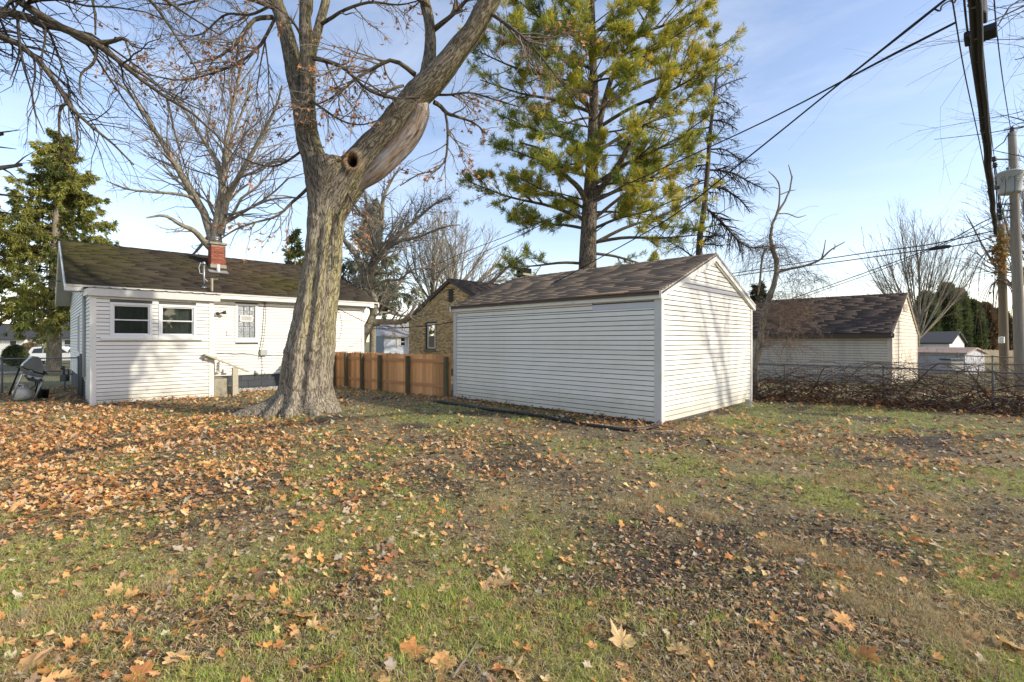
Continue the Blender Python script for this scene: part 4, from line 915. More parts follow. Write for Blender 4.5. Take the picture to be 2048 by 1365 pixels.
# trash can half hidden by the trunk
tx = wm.p(wm.hit(592, 745)[0], .50, .02)
mb = MB(); k4 = []
for zz, rr in ((0.08, .20), (.86, .30)):
    for i_ in range(4): k4.append(tx+hu*rr*(1 if i_ in (1, 2) else -1)+hv*rr*(1 if i_ > 1 else -1)+Zv*zz)
mb.add(k4, [(3, 2, 1, 0), (4, 5, 6, 7), (0, 1, 5, 4), (1, 2, 6, 5), (2, 3, 7, 6), (3, 0, 4, 7)])
tc_ = thing('trash_bin', 'pale grey trash bin against the house wall behind the trunk', 'trash bin', tx)
mb.build('bin_body', M['greyplastic'], tc_, bevel=.02)
mb = MB(); mb.box(tx+Zv*.90-hu*.02, (.34, .34, .03), (hu, hv, Zv)); mb.build('lid', M['greyplastic'], tc_, bevel=.015)

# ------------------------------------------------------------------ yellow brick house
BPk = P(902, 559.4, 25.0); bu, bv = gu, gv; bw = 3.75; bz = 2.86
BO = Vector((BPk.x, BPk.y, 0))-bv*bw          # nearest corner of the gable wall (plane s=0)
bh = thing('brick_house', 'yellow brick house with brown roof seen behind the cedar fence', 'house', BO)
wbr_ = Wall(BO+bv*2*bw, -bv); pkz = BPk.z
q = [wbr_.p(0, -.02, -.5), wbr_.p(2*bw, -.02, -.5), wbr_.p(2*bw, -.02, bz), wbr_.p(bw, -.02, pkz-.1), wbr_.p(0, -.02, bz)]; r_ = [v-wbr_.n*.1 for v in q]
MB().add(q+r_, [(0, 1, 2, 3, 4), (9, 8, 7, 6, 5)]+[(i, 5+i, 5+(i+1) % 5, (i+1) % 5) for i in range(5)]).build('wall', M['mortar_y'], bh)
wx0, wz1 = wbr_.hit(851, 645); wx1, _ = wbr_.hit(871, 645); _, wz0 = wbr_.hit(856, 699)
lx0, lz1 = wbr_.hit(897, 579); lx1, _ = wbr_.hit(907, 579); _, lz0 = wbr_.hit(897, 605.5)
O_, A_, B_, C_, cl = [], [], [], [], []
rg = np.random.default_rng(5); rr_ = 0; z = .2
while z < pkz-.12:
    f = max(0, (z+.06-bz)/(pkz-.1-bz)); xa, xb = bw*f, 2*bw-bw*f; x = -.21*rg.random() if False else (-.105 if rr_ % 2 else 0)
    while x < 2*bw:
        a, b = max(x, xa), min(x+.197, xb)
        inw = (a < wx1 and b > wx0 and z+.03 > wz0 and z+.03 < wz1) or (a < lx1 and b > lx0 and z+.03 > lz0 and z+.03 < lz1)
        if b-a > .05 and not inw:
            O_.append(tuple(wbr_.p(a, -.03, z))); A_.append(tuple(wbr_.x*(b-a))); B_.append(tuple(Zv*.055)); C_.append(tuple(wbr_.n*(.04+.006*rg.random()))); v = .6+.75*rg.random(); w = rg.random(); cl.append((v*(1+.1*w), v*(1-.05*w), v*(1-.25*w)))
        x += .208
    z += .0677; rr_ += 1
V, Fq = boxes_np(O_, A_, B_, C_)
npobj('brick', V, [Fq], M['brick_y'], bh, {'Col': np.repeat(np.c_[np.array(cl), np.ones(len(cl))], 8, 0)}, kind='stuff')
wd_ = window(wbr_, bh, (wx0+.22, wx1, wz0+.05, wz1-.08), blinds=True, fw=.05); wbr_.obox('window_sill', M['mortar_y'], bh, wx0-.1, wx1+.05, 0, .08, wz0-.12, wz0, .01)
wbr_.obox('window_shade_side', M['browntrim'], bh, wx0, wx0+.2, -.06, -.02, wz0, wz1); wbr_.obox('window_head', M['browntrim'], bh, wx0, wx1, -.06, .01, wz1-.08, wz1)
lv = wbr_.obox('louvre_vent', M['browntrim'], bh, lx0, lx1, -.1, -.02, lz0, lz1)
for k in range(9): zz = lz0+.04+k*(lz1-lz0-.06)/9; wbr_.obox('louvre', M['browntrim'], lv, lx0+.01, lx1-.01, -.02, .01, zz, zz+.03)
wbs_ = Wall(BO, bu); wbs_.box(MB(), 0, 9, -.1, -.02, -.5, bz).build('wall', M['brick_y'], bh)
rake(wbr_, bh, -.28, bz-.12, bw, pkz+.03, .16, .02, .14, M['browntrim']); rake(wbr_, bh, bw, pkz+.03, 2*bw+.28, bz-.12, .16, .02, .14, M['browntrim'])
roof(bh, BO, bu, bv, 0, 9.5, 0, 2*bw, bz-.1, pkz+.03, M['shingle_n'], ridge='u', over_s=.3, over_t=.15, seed=30, rowh=.14)
cpos = P(1048, 553, 24.0)
MB().box(P(1048, 556, 27), (.30, .30, .5), (gu, gv, Zv)).build('chimney', M['brick_y'], bh, bevel=.01); MB().box(P(1046, 550.5, 27), (.36, .36, .06), (gu, gv, Zv)).build('chimney_cap', M['concrete'], bh)

# ------------------------------------------------------------------ cream garage over the fence (right)
nu, nv = uv(46.3); NO = P(1783, CY, 19.0); NO.z = 0
ng = thing('neighbour_garage', 'cream sided garage with dark brown roof behind the chain link fence', 'garage', NO)
nW, nL, nE, nR = 6.5, 7.8, 1.98, 3.68
wn1 = Wall(NO+nv*nL, -nv); wn2 = Wall(NO, nu)
mb = MB(); wn1.box(mb, 0.01, nL-.01, -.06, -.004, -.6, nE); Wall(NO+nu*nW, nv).box(mb, 0.01, nL, -.06, -.004, -.6, nE)
for w_ in (wn2, Wall(NO+nu*nW+nv*nL, -nu)):
    q = [w_.p(.01, -.004, -.6), w_.p(nW-.01, -.004, -.6), w_.p(nW-.01, -.004, nE), w_.p(nW/2, -.004, nR-.08), w_.p(.01, -.004, nE)]; r_ = [v-w_.n*.05 for v in q]; mb.add(q+r_, [(0, 1, 2, 3, 4), (9, 8, 7, 6, 5)]+[(i, 5+i, 5+(i+1) % 5, (i+1) % 5) for i in range(5)])
mb.build('backing_wall', M['sheath'], ng)
side_wall(wn1, ng, M['siding_b'], .05, nL-.12, -.45, 1.86, .103, seed=40)
side_wall(wn2, ng, M['siding_b'], .08, nW-.06, -.45, nR, .15, gable=(-.05, 1.95, nW/2, nR-.1, nW+.05, 1.95), seed=41)
wn1.obox('corner_trim', M['siding_b'], ng, nL-.13, nL+.02, 0, .03, -.4, 1.85); wn2.obox('corner_trim', M['siding_b'], ng, -.02, .10, 0, .03, -.4, 1.95); wn2.obox('corner_trim', M['siding_b'], ng, nW-.08, nW+.02, 0, .03, -.4, 1.95)
wn1.obox('fascia', M['browntrim'], ng, -.1, nL+.12, .22, .26, 1.72, 1.90)
wn1.obox('soffit', M['browntrim'], ng, -.05, nL+.1, 0, .22, 1.84, 1.86)
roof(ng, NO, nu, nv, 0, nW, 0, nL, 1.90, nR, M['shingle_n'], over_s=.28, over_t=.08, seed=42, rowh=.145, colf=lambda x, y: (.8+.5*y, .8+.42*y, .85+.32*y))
rake(wn2, ng, -.28, 1.92, nW/2, nR+.01, .12, .03, .07, M['siding_b']); rake(wn2, ng, nW/2, nR+.01, nW+.28, 1.92, .12, .03, .07, M['siding_b'])
a, c = wn2.hit(1806, 606); b, d = wn2.hit(1812, 624)
vv_ = wn2.obox('gable_vent', M['siding_b'], ng, a, b+.1, .01, .05, d, c, .005)
for k in range(5): zz = d+.04+k*(c-d-.06)/5; wn2.obox('louvre', M['browntrim'], vv_, a+.04, b+.06, .05, .055, zz, zz+.03)

# ------------------------------------------------------------------ far buildings
def simple_house(name, lab, cat, O, u, v, W_, L_, ze, zr, wm_, rm, wins=(), ridge='u', ov_=.3, zb_=-.7, trimm='trim'):
    h = thing(name, lab, cat, O); mb = MB(); c = O+u*W_/2+v*L_/2
    mb.box(c+Zv*(ze+zb_)/2, (W_/2, L_/2, (ze-zb_)/2), (u, v, Zv))
    if ridge == 'u':
        for s in (0, W_): 
            q = [O+u*s+Zv*ze, O+u*s+v*L_+Zv*ze, O+u*s+v*L_/2+Zv*zr]; dd = u*(.05 if s == 0 else -.05); mb.add(q+[k+dd for k in q], [(0, 1, 2), (5, 4, 3), (0, 3, 4, 1), (1, 4, 5, 2), (2, 5, 3, 0)])
    else:
        for t in (0, L_):
            q = [O+v*t+Zv*ze, O+u*W_+v*t+Zv*ze, O+u*W_/2+v*t+Zv*zr]; dd = v*(.05 if t == 0 else -.05); mb.add(q+[k+dd for k in q], [(0, 1, 2), (5, 4, 3), (0, 3, 4, 1), (1, 4, 5, 2), (2, 5, 3, 0)])
    mb.build('wall', wm_, h)
    mb = MB()
    if ridge == 'u':
        for t0, t1 in ((-ov_, L_/2), (L_+ov_, L_/2)):
            e0 = ze-(zr-ze)*ov_/(L_/2); slab(mb, O+v*t0-u*ov_+Zv*(e0+.08), O+v*t0+u*(W_+ov_)+Zv*(e0+.08), O+v*t1+u*(W_+ov_)+Zv*(zr+.08), O+v*t1-u*ov_+Zv*(zr+.08), .1)
    else:
        for s0, s1 in ((-ov_, W_/2), (W_+ov_, W_/2)):
            e0 = ze-(zr-ze)*ov_/(W_/2); slab(mb, O+u*s0-v*ov_+Zv*(e0+.08), O+u*s0+v*(L_+ov_)+Zv*(e0+.08), O+u*s1+v*(L_+ov_)+Zv*(zr+.08), O+u*s1-v*ov_+Zv*(zr+.08), .1)
    mb.build('roof', rm, h)
    for (w_, x0, x1, z0, z1) in wins:
        fr_ = w_.box(MB(), x0, x1, -.02, .03, z0, z1).build('window', M['window_frame'], h); w_.obox('pane', M['carglass'], fr_, x0+.07, x1-.07, .03, .035, z0+.07, (z0+z1)/2-.03); w_.obox('pane', M['carglass'], fr_, x0+.07, x1-.07, .03, .035, (z0+z1)/2+.03, z1-.07)
    return h
# pale blue house between white house and brick house: blue gable part left, long pale wall right
BH = P(768, CY, 40.0); BH.z = 0; u2, v2 = uv(68)
w1 = Wall(BH+v2*5, -v2); w2 = Wall(BH, u2)
x0, z1 = w1.hit(745.5, 674); x1, _ = w1.hit(752, 674); _, z0 = w1.hit(746, 694)
wins = [(w1, x0, x1, z0, z1)]
for a, b in ((800, 811), (831, 842)):
    x0, z1 = w2.hit(a, 675); x1, _ = w2.hit(b, 675); _, z0 = w2.hit(a, 693); wins.append((w2, x0, x1, z0, z1))
bh2 = simple_house('blue_house', 'pale blue grey house far away between the white house and the brick house', 'house', BH, u2, v2, 9, 7.5, 2.05, 3.5, M['palewall'], mat('grey_shingle', (.34, .33, .32), .95, (.26, .25, .25), 2), wins, 'u', .25)
w1.box(MB(), -3.0, 5, .0, .04, -.5, 2.05).build('side_cladding', M['bluewall'], bh2)
for a in (793, 815, 826, 845):
    x0, z1 = w2.hit(a, 675); _, z0 = w2.hit(a, 696); w2.obox('shutter', M['trim'], bh2, x0, x0+.25, .0, .04, z0, z1)
# garages at the far right
FG = P(1899, CY, 40.0); FG.z = 0; u3, v3 = uv(52)
fgw = Wall(FG+v3*6, -v3); x0, z1 = fgw.hit(1837, 689); x1, _ = fgw.hit(1850, 689); _, z0 = fgw.hit(1837, 695)
simple_house('far_garage', 'small white garage with charcoal roof beyond the cream garage', 'garage', FG, u3, v3, 5.5, 7, 1.45, 2.35, M['trim'], M['shingle_k'], [(fgw, x0, x1, z0, z1)] if x1 > x0 else [], 'v', .2)
FS = P(1930, CY, 30.0); FS.z = 0; u4, v4 = uv(60)
simple_house('metal_shed', 'pale metal shed with low rusty roof at the far right', 'shed', FS, u4, v4, 3.2, 4.2, .82, 1.12, M['bluewhite'], M['rust'], [], 'v', .12, -.7)
bf = thing('board_fence', 'beige board fence far away behind the utility poles', 'fence', P(1960, 705, 46))
x = 0; wq = Wall(P(1912, CY, 46)-Zv*CAMH, Vector((1, .12, 0)))
for k in range(60): 
    wq.obox('board', M['beigefence'], bf, k*.16, k*.16+.15, 0, .02, -.6, .84+.02*(k % 3)-.004*k)
for zz in (-.2, .5): wq.obox('rail', M['beigefence'], bf, 0, 9.6, -.05, -.001, zz, zz+.09)
# left background houses
LH = P(52, CY, 62); LH.z = 0
u5, v5 = uv(80); w5 = Wall(LH, u5)
simple_house('grey_house', 'grey house with cream side far behind the spruce on the left', 'house', LH, u5, v5, 9, 6, 2.2, 4.0, M['soffit'], M['shingle_k'], [(w5, 1.0, 1.9, .4, 1.8), (w5, 4.2, 5.1, .4, 1.8)], 'u', .4, -1)
LH2 = P(-110, CY, 60); LH2.z = 0; w6 = Wall(LH2, u5)
simple_house('white_house', 'white house with picket railing at the far left edge', 'house', LH2, u5, v5, 8.4, 6, 2.0, 3.8, M['trim'], M['shingle_k'], [(w6, 6.8, 7.6, .4, 1.7), (w6, 4.2, 5.1, .4, 1.8)], 'u', .4, -1)
# ------------------------------------------------------------------ trees
def resample(pts, K):
    """pts (n,4): x,y,z,r -> catmull rom, K points"""
    p = np.array(pts, float); n = len(p)
    q = np.vstack([2*p[0]-p[1], p, 2*p[-1]-p[-2]]); outp = []
    for i in range(1, n):
        for t in np.linspace(0, 1, 12, endpoint=False):
            a, b, c, d = q[i-1], q[i], q[i+1], q[i+2]
            outp.append(.5*((2*b)+(-a+c)*t+(2*a-5*b+4*c-d)*t*t+(-a+3*b-3*c+d)*t**3))
    outp.append(p[-1]); o = np.array(outp); s = np.concatenate([[0], np.cumsum(np.linalg.norm(np.diff(o[:, :3], axis=0), axis=1))])
    u = np.linspace(0, s[-1], K); r = np.stack([np.interp(u, s, o[:, k]) for k in range(4)], 1); r[:, 3] = np.maximum(r[:, 3], .001); return r
def px_path(pts, Y, K=14, dY=0.0):
    """pts: (px,py,width_px[,Yoffset]); real radius from depth"""
    q = []; n = len(pts)
    for i, a in enumerate(pts):
        y = Y+(a[3] if len(a) > 3 else dY*i/(n-1)); v = P(a[0], a[1], y); q.append((v.x, v.y, v.z, a[2]/2/F*y))
    return resample(q, K)
def stackp(paths): a = np.array(paths); return a[:, :, :3], a[:, :, 3]
def norm(v): return v/np.maximum(np.linalg.norm(v, axis=-1, keepdims=True), 1e-9)
def spawn(pool, n, ang, lf, rf, K=6, wander=.12, trop=0., t0=.2, t1=1., rg=None, rmin=.002, lmin=.1, dirbias=None, taper=.25, tpow=1):
    """pool: list of (P,R) arrays"""
    allP, allR, L_ = [], [], []
    for Pp, Rr in pool: L_.append(np.linalg.norm(np.diff(Pp, axis=1), axis=2).sum(1))
    w = np.concatenate(L_); w = w/w.sum(); cnt = [len(a) for a in L_]; off = np.concatenate([[0], np.cumsum(cnt)])
    idx = rg.choice(len(w), n, p=w); idx.sort(); outP, outR = [], []
    for g, (Pp, Rr) in enumerate(pool):
        ii = idx[(idx >= off[g]) & (idx < off[g+1])]-off[g]; m_ = len(ii)
        if not m_: continue
        Kp = Pp.shape[1]; t = (t0+(t1-t0)*rg.random(m_)**tpow)*(Kp-1)*.999; i = np.floor(t).astype(int); f = (t-i)[:, None]
        A, B = Pp[ii, i], Pp[ii, i+1]; base = A+(B-A)*f; d = norm(B-A); r = Rr[ii, i]*(1-f[:, 0])+Rr[ii, i+1]*f[:, 0]
        rv = rg.normal(size=(m_, 3)); pp = norm(rv-d*(rv*d).sum(1)[:, None]); an = (ang*(.7+.6*rg.random(m_)))[:, None]
        d = norm(np.cos(an)*d+np.sin(an)*pp)
        if dirbias is not None: d = norm(d+np.array(dirbias)[None])
        ln = np.maximum(L_[g][ii]*lf*(1.15-.75*t/(Kp-1))*(.55+.9*rg.random(m_)), lmin); st = (ln/(K-1))[:, None]
        Q = np.zeros((m_, K, 3)); Q[:, 0] = base
        for k in range(1, K):
            d = norm(d+wander*rg.normal(size=(m_, 3))+np.array([0, 0, trop])[None]); Q[:, k] = Q[:, k-1]+d*st
        rs = np.maximum(r*rf, rmin)[:, None]; tp = np.linspace(1, taper, K)[None]; outP.append(Q); outR.append(np.maximum(rs*tp, rmin*.55))
    return np.concatenate(outP), np.concatenate(outR)
def tubes(Pp, Rr, sides, seed=0):
    n, K = Pp.shape[:2]; T = np.zeros_like(Pp); T[:, 1:-1] = Pp[:, 2:]-Pp[:, :-2]; T[:, 0] = Pp[:, 1]-Pp[:, 0]; T[:, -1] = Pp[:, -1]-Pp[:, -2]; T = norm(T)
    ref = np.tile(np.array([.31, .77, .55]), (n, 1)); V = np.zeros((n, K, sides, 3)); B = np.zeros((n, K, sides, 3)); a = np.arange(sides)*2*np.pi/sides
    seg = np.concatenate([np.zeros((n, 1)), np.cumsum(np.linalg.norm(np.diff(Pp, axis=1), axis=2), 1)], 1); o = np.arange(n)*1.37+seed
    for k in range(K):
        ref = norm(ref-T[:, k]*(ref*T[:, k]).sum(1)[:, None]); q = np.cross(T[:, k], ref)
        for s in range(sides):
            V[:, k, s] = Pp[:, k]+(ref*math.cos(a[s])+q*math.sin(a[s]))*Rr[:, k, None]
            B[:, k, s] = np.stack([Rr[:, k]*math.cos(a[s])+o, Rr[:, k]*math.sin(a[s]), seg[:, k]], 1)
    idx = np.arange(n*K*sides).reshape(n, K, sides); nx_ = np.roll(idx, -1, axis=2)
    Fq = np.stack([idx[:, :-1], nx_[:, :-1], nx_[:, 1:], idx[:, 1:]], -1).reshape(-1, 4)
    return V.reshape(-1, 3), Fq, B.reshape(-1, 3)
def tube_obj(name, groups, m, par, kind=None, smooth=True):
    Vs, Fs, Bs, b = [], [], [], 0
    for k, (Pp, Rr, sd) in enumerate(groups):
        V, Fq, B = tubes(Pp, Rr, sd, k*5.3); Vs.append(V); Fs.append(Fq+b); Bs.append(B); b += len(V)
    return npobj(name, np.vstack(Vs), [np.vstack(Fs)], m, par, {'bc': np.vstack(Bs)}, smooth, kind)
def tips(levels, n, rg):
    out_ = []
    for Pp, Rr in levels:
        K = Pp.shape[1]; m_ = int(n/len(levels)); i = rg.integers(0, len(Pp), m_); k = rg.integers(max(1, K//2), K, m_); out_.append(Pp[i, k])
    return np.concatenate(out_)
def hang_leaves(name, pts, size, pal, par, rg, seed=3):
    ol = leaf_outline(False); n = len(pts); Vs, Cs, Ts, Qs, base = [], [], [], [], 0; var = rg.integers(0, 4, n); pc = pick(pal, n, .25)
    for k in range(4):
        V, t, q = leaf_mesh_pts(ol, 40+k, [.6, .9, -.7, 1.1][k]); nn_ = len(ol); V = np.vstack([V[:1], V[1+nn_:]]); t = np.array([(0, 1+i, 1+(i+1) % nn_) for i in range(nn_)]); q = np.zeros((0, 4), int); ii = np.where(var == k)[0]; m_ = len(ii)
        A = rg.normal(size=(m_, 3)); A[:, 2] -= 1.2; A = norm(A); Bv = norm(np.cross(A, rg.normal(size=(m_, 3)))); Cv = np.cross(A, Bv); s = size*(.5+.8*rg.random(m_))
        W_ = (V[None, :, 0, None]*Bv[:, None]+V[None, :, 1, None]*A[:, None]+V[None, :, 2, None]*Cv[:, None])*s[:, None, None]+pts[ii][:, None]+(A*s[:, None]*.4)[:, None]
        nv_ = len(V); off = (base+np.arange(m_)*nv_)[:, None, None]; Vs.append(W_.reshape(-1, 3)); Cs.append(np.repeat(pc[ii], nv_, 0)); Ts.append((t[None]+off).reshape(-1, 3)); Qs.append(q); base += m_*nv_
    C = np.clip(np.vstack(Cs), 0, 1)
    return npobj(name, np.vstack(Vs), [np.vstack(Ts), np.vstack(Qs)], M['leaf'], par, {'Col': np.c_[C, np.ones(len(C))]}, kind='stuff')

# --- the big maple ---------------------------------------------------------
TY = 10.55
mt = thing('maple_tree', 'huge old forked maple with furrowed bark and knot hole in the middle of the yard', 'tree', (-4.15, TY, 0))
trunk_prof = [(838, 556, 668), (809, 553, 672), (778, 559, 663), (748, 563, 665), (708, 569, 668), (680, 574.5, 669), (640, 584.6, 672), (594, 594, 677), (532, 606, 683), (471, 613, 686), (440, 614, 689), (403, 618, 697), (370, 617, 712), (345, 616, 716), (322, 616, 708)]
NS = 120; ring = []
zs_, cx_, hw_ = [], [], []
for py, a, b in trunk_prof: v0, v1 = P(a, py, TY), P(b, py, TY); zs_.append(v0.z); cx_.append((v0.x+v1.x)/2); hw_.append((v1.x-v0.x)/2)
zs_, cx_, hw_ = np.array(zs_), np.array(cx_), np.array(hw_)
ZZ = np.concatenate([[-.35, -.12], np.linspace(-.02, 1.0, 34)[0:], np.linspace(1.04, zs_[-1], 70)])
th = np.arange(NS)/NS*2*np.pi
V = np.zeros((len(ZZ), NS, 3))
def gd(t, c, w): d = np.angle(np.exp(1j*(t-c))); return np.exp(-(d/w)**2)
for k, z_ in enumerate(ZZ):
    cxk = np.interp(z_, zs_, cx_); hk = np.interp(z_, zs_, hw_)*.985
    g1 = R(-84)+.10*math.sin(z_*1.3); g2 = R(-118)+.08*math.sin(z_*1.9+1); g3 = R(-50)+.1*math.sin(z_*1.1+2)
    r = hk*(1-.26*gd(th, g1, .17)*sm(5.0, 3.0, z_)-.17*gd(th, g2, .15)*sm(3.6, 1.5, z_)-.14*gd(th, g3, .17)-.07*gd(th, R(-150), .2)-.08*gd(th, R(60), .3)-.06*gd(th, R(130), .3))
    r = r*(1+.03*np.cos(th*9+z_*2)*sm(3.5, 0, z_))
    fl = sm(.75, -.1, z_)**2.0; butt = .95*gd(th, R(194), .30)+.30*gd(th, R(232), .20)+.34*gd(th, R(268), .22)+.30*gd(th, R(306), .2)+.20*gd(th, R(345), .25)+.3*gd(th, R(70), .4)+.3*gd(th, R(130), .35)
    r = r*(1+fl*.16)+fl*butt*.95*(1+.2*math.sin(z_*9))
    zz_ = z_+.0*th
    V[k] = np.stack([cxk+r*np.cos(th), TY+r*np.sin(th)*.95, zz_], 1)
idx = np.arange(len(ZZ)*NS).reshape(-1, NS); nx_ = np.roll(idx, -1, 1)
Fq = np.stack([idx[:-1], nx_[:-1], nx_[1:], idx[1:]], -1).reshape(-1, 4)
limb_paths = {
 'left': px_path([(655, 440, 60, 0), (650, 400, 66, 0), (644, 370, 62), (633, 330, 52, .05), (620, 293, 46, .1), (612, 256, 45, .12), (608, 222, 43, .12), (600, 190, 38, .12), (592, 160, 36, .15), (583, 110, 34, .2), (564, 37, 28, .3), (550, 0, 29, .35), (535, -60, 26, .5), (500, -220, 18, .9), (455, -420, 8, 1.5)], TY, 60),
 'stem': px_path([(612, 256, 40, .0), (614, 215, 34, -.05), (616, 176, 30, -.1), (615, 110, 30, -.15), (611, 60, 26, -.2), (610, 30, 23, -.2), (613, 8, 27, -.2), (612, -60, 22, -.3), (620, -200, 16, -.5), (640, -420, 7, -.8)], TY, 46),
 'back': px_path([(614, 180, 20, .1), (622, 120, 19, .3), (632, 75, 18, .45), (644, 30, 18, .6), (652, 0, 17, .7), (668, -80, 14, 1), (700, -260, 7, 1.6)], TY, 30),
 'right': px_path([(654, 480, 30, 0), (664, 430, 56), (684, 378, 76, 0), (716, 335, 70, .0), (744, 300, 62, -.05), (778, 262, 58, -.1), (806, 224, 55, -.15), (836, 190, 55, -.2), (866, 160, 56, -.25), (893, 130, 48, -.3), (922, 92, 44, -.35), (944, 66, 42, -.4), (962, 34, 42, -.45), (980, 0, 42, -.5), (1010, -70, 38, -.7), (1060, -210, 26, -1.1), (1120, -420, 11, -1.6)], TY, 72),
 'up': px_path([(850, 165, 34, -.2), (856, 140, 30, -.15), (861, 90, 24, 0), (858, 40, 22, .1), (848, 0, 22, .2), (838, -50, 19, .4), (830, -200, 12, .9), (850, -380, 6, 1.3)], TY, 30),
}
me0 = npmesh('raw', V.reshape(-1, 3), [Fq, np.array([[idx[0, 0], idx[0, 40], idx[0, 80]]])], None)
Vs, Fs, b = [V.reshape(-1, 3)], [Fq], NS*len(ZZ)
caps = []
for nm, pth in limb_paths.items():
    v, f_, _ = tubes(pth[None, :, :3], pth[None, :, 3], 28); Vs.append(v); Fs.append(f_+b)
    caps.append(np.arange(28)[::-1]+b); caps.append(np.arange(28)+b+len(v)-28); b += len(v)
raw = npmesh('raw_trunk', np.vstack(Vs), [np.vstack(Fs), np.array(caps), np.array([idx[0][::-1]]), np.array([idx[-1]])], None)
ro = bpy.data.objects.new('raw_trunk', raw); COL.objects.link(ro)
md = ro.modifiers.new('r', 'REMESH'); md.mode = 'VOXEL'; md.voxel_size = .030; md.use_smooth_shade = True
md = ro.modifiers.new('s', 'SMOOTH'); md.iterations = 7; md.factor = .5
bpy.context.view_layer.update(); dg = bpy.context.evaluated_depsgraph_get(); ev = ro.evaluated_get(dg); tm = bpy.data.meshes.new_from_object(ev)
bpy.data.objects.remove(ro)
nv_ = len(tm.vertices); co = np.zeros(nv_*3, np.float32); tm.vertices.foreach_get('co', co); co = co.reshape(-1, 3).astype(float)
nr_ = np.zeros(nv_*3, np.float32); tm.vertex_normals.foreach_get('vector', nr_); nr_ = nr_.reshape(-1, 3).astype(float)
# bark coordinates from the nearest skeleton point
tp = [(np.interp(z_, zs_, cx_), TY, z_) for z_ in np.linspace(-.3, 4.0, 60)]
sk = [np.array(tp)]+[p_[::1, :3] for p_ in limb_paths.values()]
SP, ST, SL, SR = [], [], [], []
for j, s_ in enumerate(sk):
    # densify
    u = np.linspace(0, len(s_)-1, len(s_)*2); ii = np.minimum(u.astype(int), len(s_)-2); s2 = s_[ii]+(s_[ii+1]-s_[ii])*(u-ii)[:, None]
    T = norm(np.gradient(s2, axis=0)); L_ = np.concatenate([[0], np.cumsum(np.linalg.norm(np.diff(s2, axis=0), axis=1))]); rf_ = np.array([1., 0, 0]); rr = []
    for t in T: rf_ = rf_-t*rf_.dot(t); rf_ /= np.linalg.norm(rf_); rr.append(rf_.copy())
    SP.append(s2); ST.append(T); SL.append(L_+(s2[0, 2] if j else 0)); SR.append(np.array(rr))
SP, ST, SL, SR = np.vstack(SP), np.vstack(ST), np.concatenate(SL), np.vstack(SR)
near = np.zeros(nv_, int)
for a in range(0, nv_, 20000):
    d = ((co[a:a+20000, None, :]-SP[None])**2).sum(2); near[a:a+20000] = d.argmin(1)
dl = co-SP[near]; al = (dl*ST[near]).sum(1); rad = dl-ST[near]*al[:, None]; q1 = (rad*SR[near]).sum(1); q2 = (rad*np.cross(ST[near], SR[near])).sum(1); Lc = SL[near]+al
wob = .05*(fbm(q1*3, q2*3, Lc*2, seed=60)-.5)
fur = fbm(q1*15+wob*20, q2*15, Lc*2.0, seed=61, o=3); fur = 1-np.abs(fur-.5)*2/.5; fur = np.clip(fur, 0, 1)**1.6
lump = fbm(q1*4, q2*4, Lc*2.5, seed=62, o=3)-.5
amp = np.clip(np.linalg.norm(rad, axis=1)/.35, .25, 1)
warts = np.exp(-((co[:, 2]-1.33)/.20)**2)*.09*(fbm(q1*7, q2*7, Lc*8, seed=66, o=2)-.35)
disp = (-.020*fur+.055*lump)*amp+warts
# knot hole dent
KC = np.array(P(705, 324, TY-.32)); dk_ = np.sqrt(((co[:, 0]-KC[0])/1.0)**2+((co[:, 2]-KC[2])/1.25)**2); fr_ = co[:, 1] < TY+.05
ringk = np.exp(-((dk_-.15)/.07)**2)*.04*fr_; hole = -np.exp(-(dk_/.085)**4)*.26*fr_
disp = disp*(1-.8*np.exp(-(dk_/.22)**4)*fr_)+ringk
co2 = co+nr_*disp[:, None]; co2[:, 1] -= hole*fr_
off = np.array(worldloc(mt)); tm.vertices.foreach_set('co', (co2-off).astype(np.float32).ravel())
at_ = tm.attributes.new('bc', 'FLOAT_VECTOR', 'POINT'); at_.data.foreach_set('vector', np.stack([q1, q2, Lc], 1).astype(np.float32).ravel())
# tone: tan healed wood round the knot, pale smooth bark on the right limb
kn = np.exp(-(dk_/.20)**4)*fr_; hl = sm(.10, .07, dk_)*fr_; gf = sm(.18, .40, fbm(q1*1.3, q2*1.3, Lc*.9, seed=70)-.35)
Ct = np.ones((nv_, 3)); Ct = Ct*(1-.0); Ct = Ct*(1-kn[:, None])+np.array([1.25, .95, .72])*kn[:, None]; Ct = Ct*(1-hl[:, None])+np.array([.05, .04, .03])*hl[:, None]
grn = sm(.1, .5, nr_[:, 0]*.8-nr_[:, 1]*.0-.1)*sm(1.0, 2.2, co[:, 2])*.55; Ct = Ct*(1-grn[:, None])+Ct*np.array([.95, 1.0, .55])*grn[:, None]
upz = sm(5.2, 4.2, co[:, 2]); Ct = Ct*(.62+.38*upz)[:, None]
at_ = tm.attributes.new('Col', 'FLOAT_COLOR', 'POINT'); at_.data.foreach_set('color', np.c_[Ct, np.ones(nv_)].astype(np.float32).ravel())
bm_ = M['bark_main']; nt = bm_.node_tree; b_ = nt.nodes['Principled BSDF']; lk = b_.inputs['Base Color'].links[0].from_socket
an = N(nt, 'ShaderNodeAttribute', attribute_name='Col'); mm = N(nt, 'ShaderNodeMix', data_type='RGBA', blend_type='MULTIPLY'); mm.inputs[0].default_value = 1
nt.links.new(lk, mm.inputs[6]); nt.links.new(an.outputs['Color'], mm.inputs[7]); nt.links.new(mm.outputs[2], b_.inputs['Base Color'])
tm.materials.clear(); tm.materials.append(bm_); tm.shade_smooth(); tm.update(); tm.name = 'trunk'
link('trunk', tm, mt, worldloc(mt))
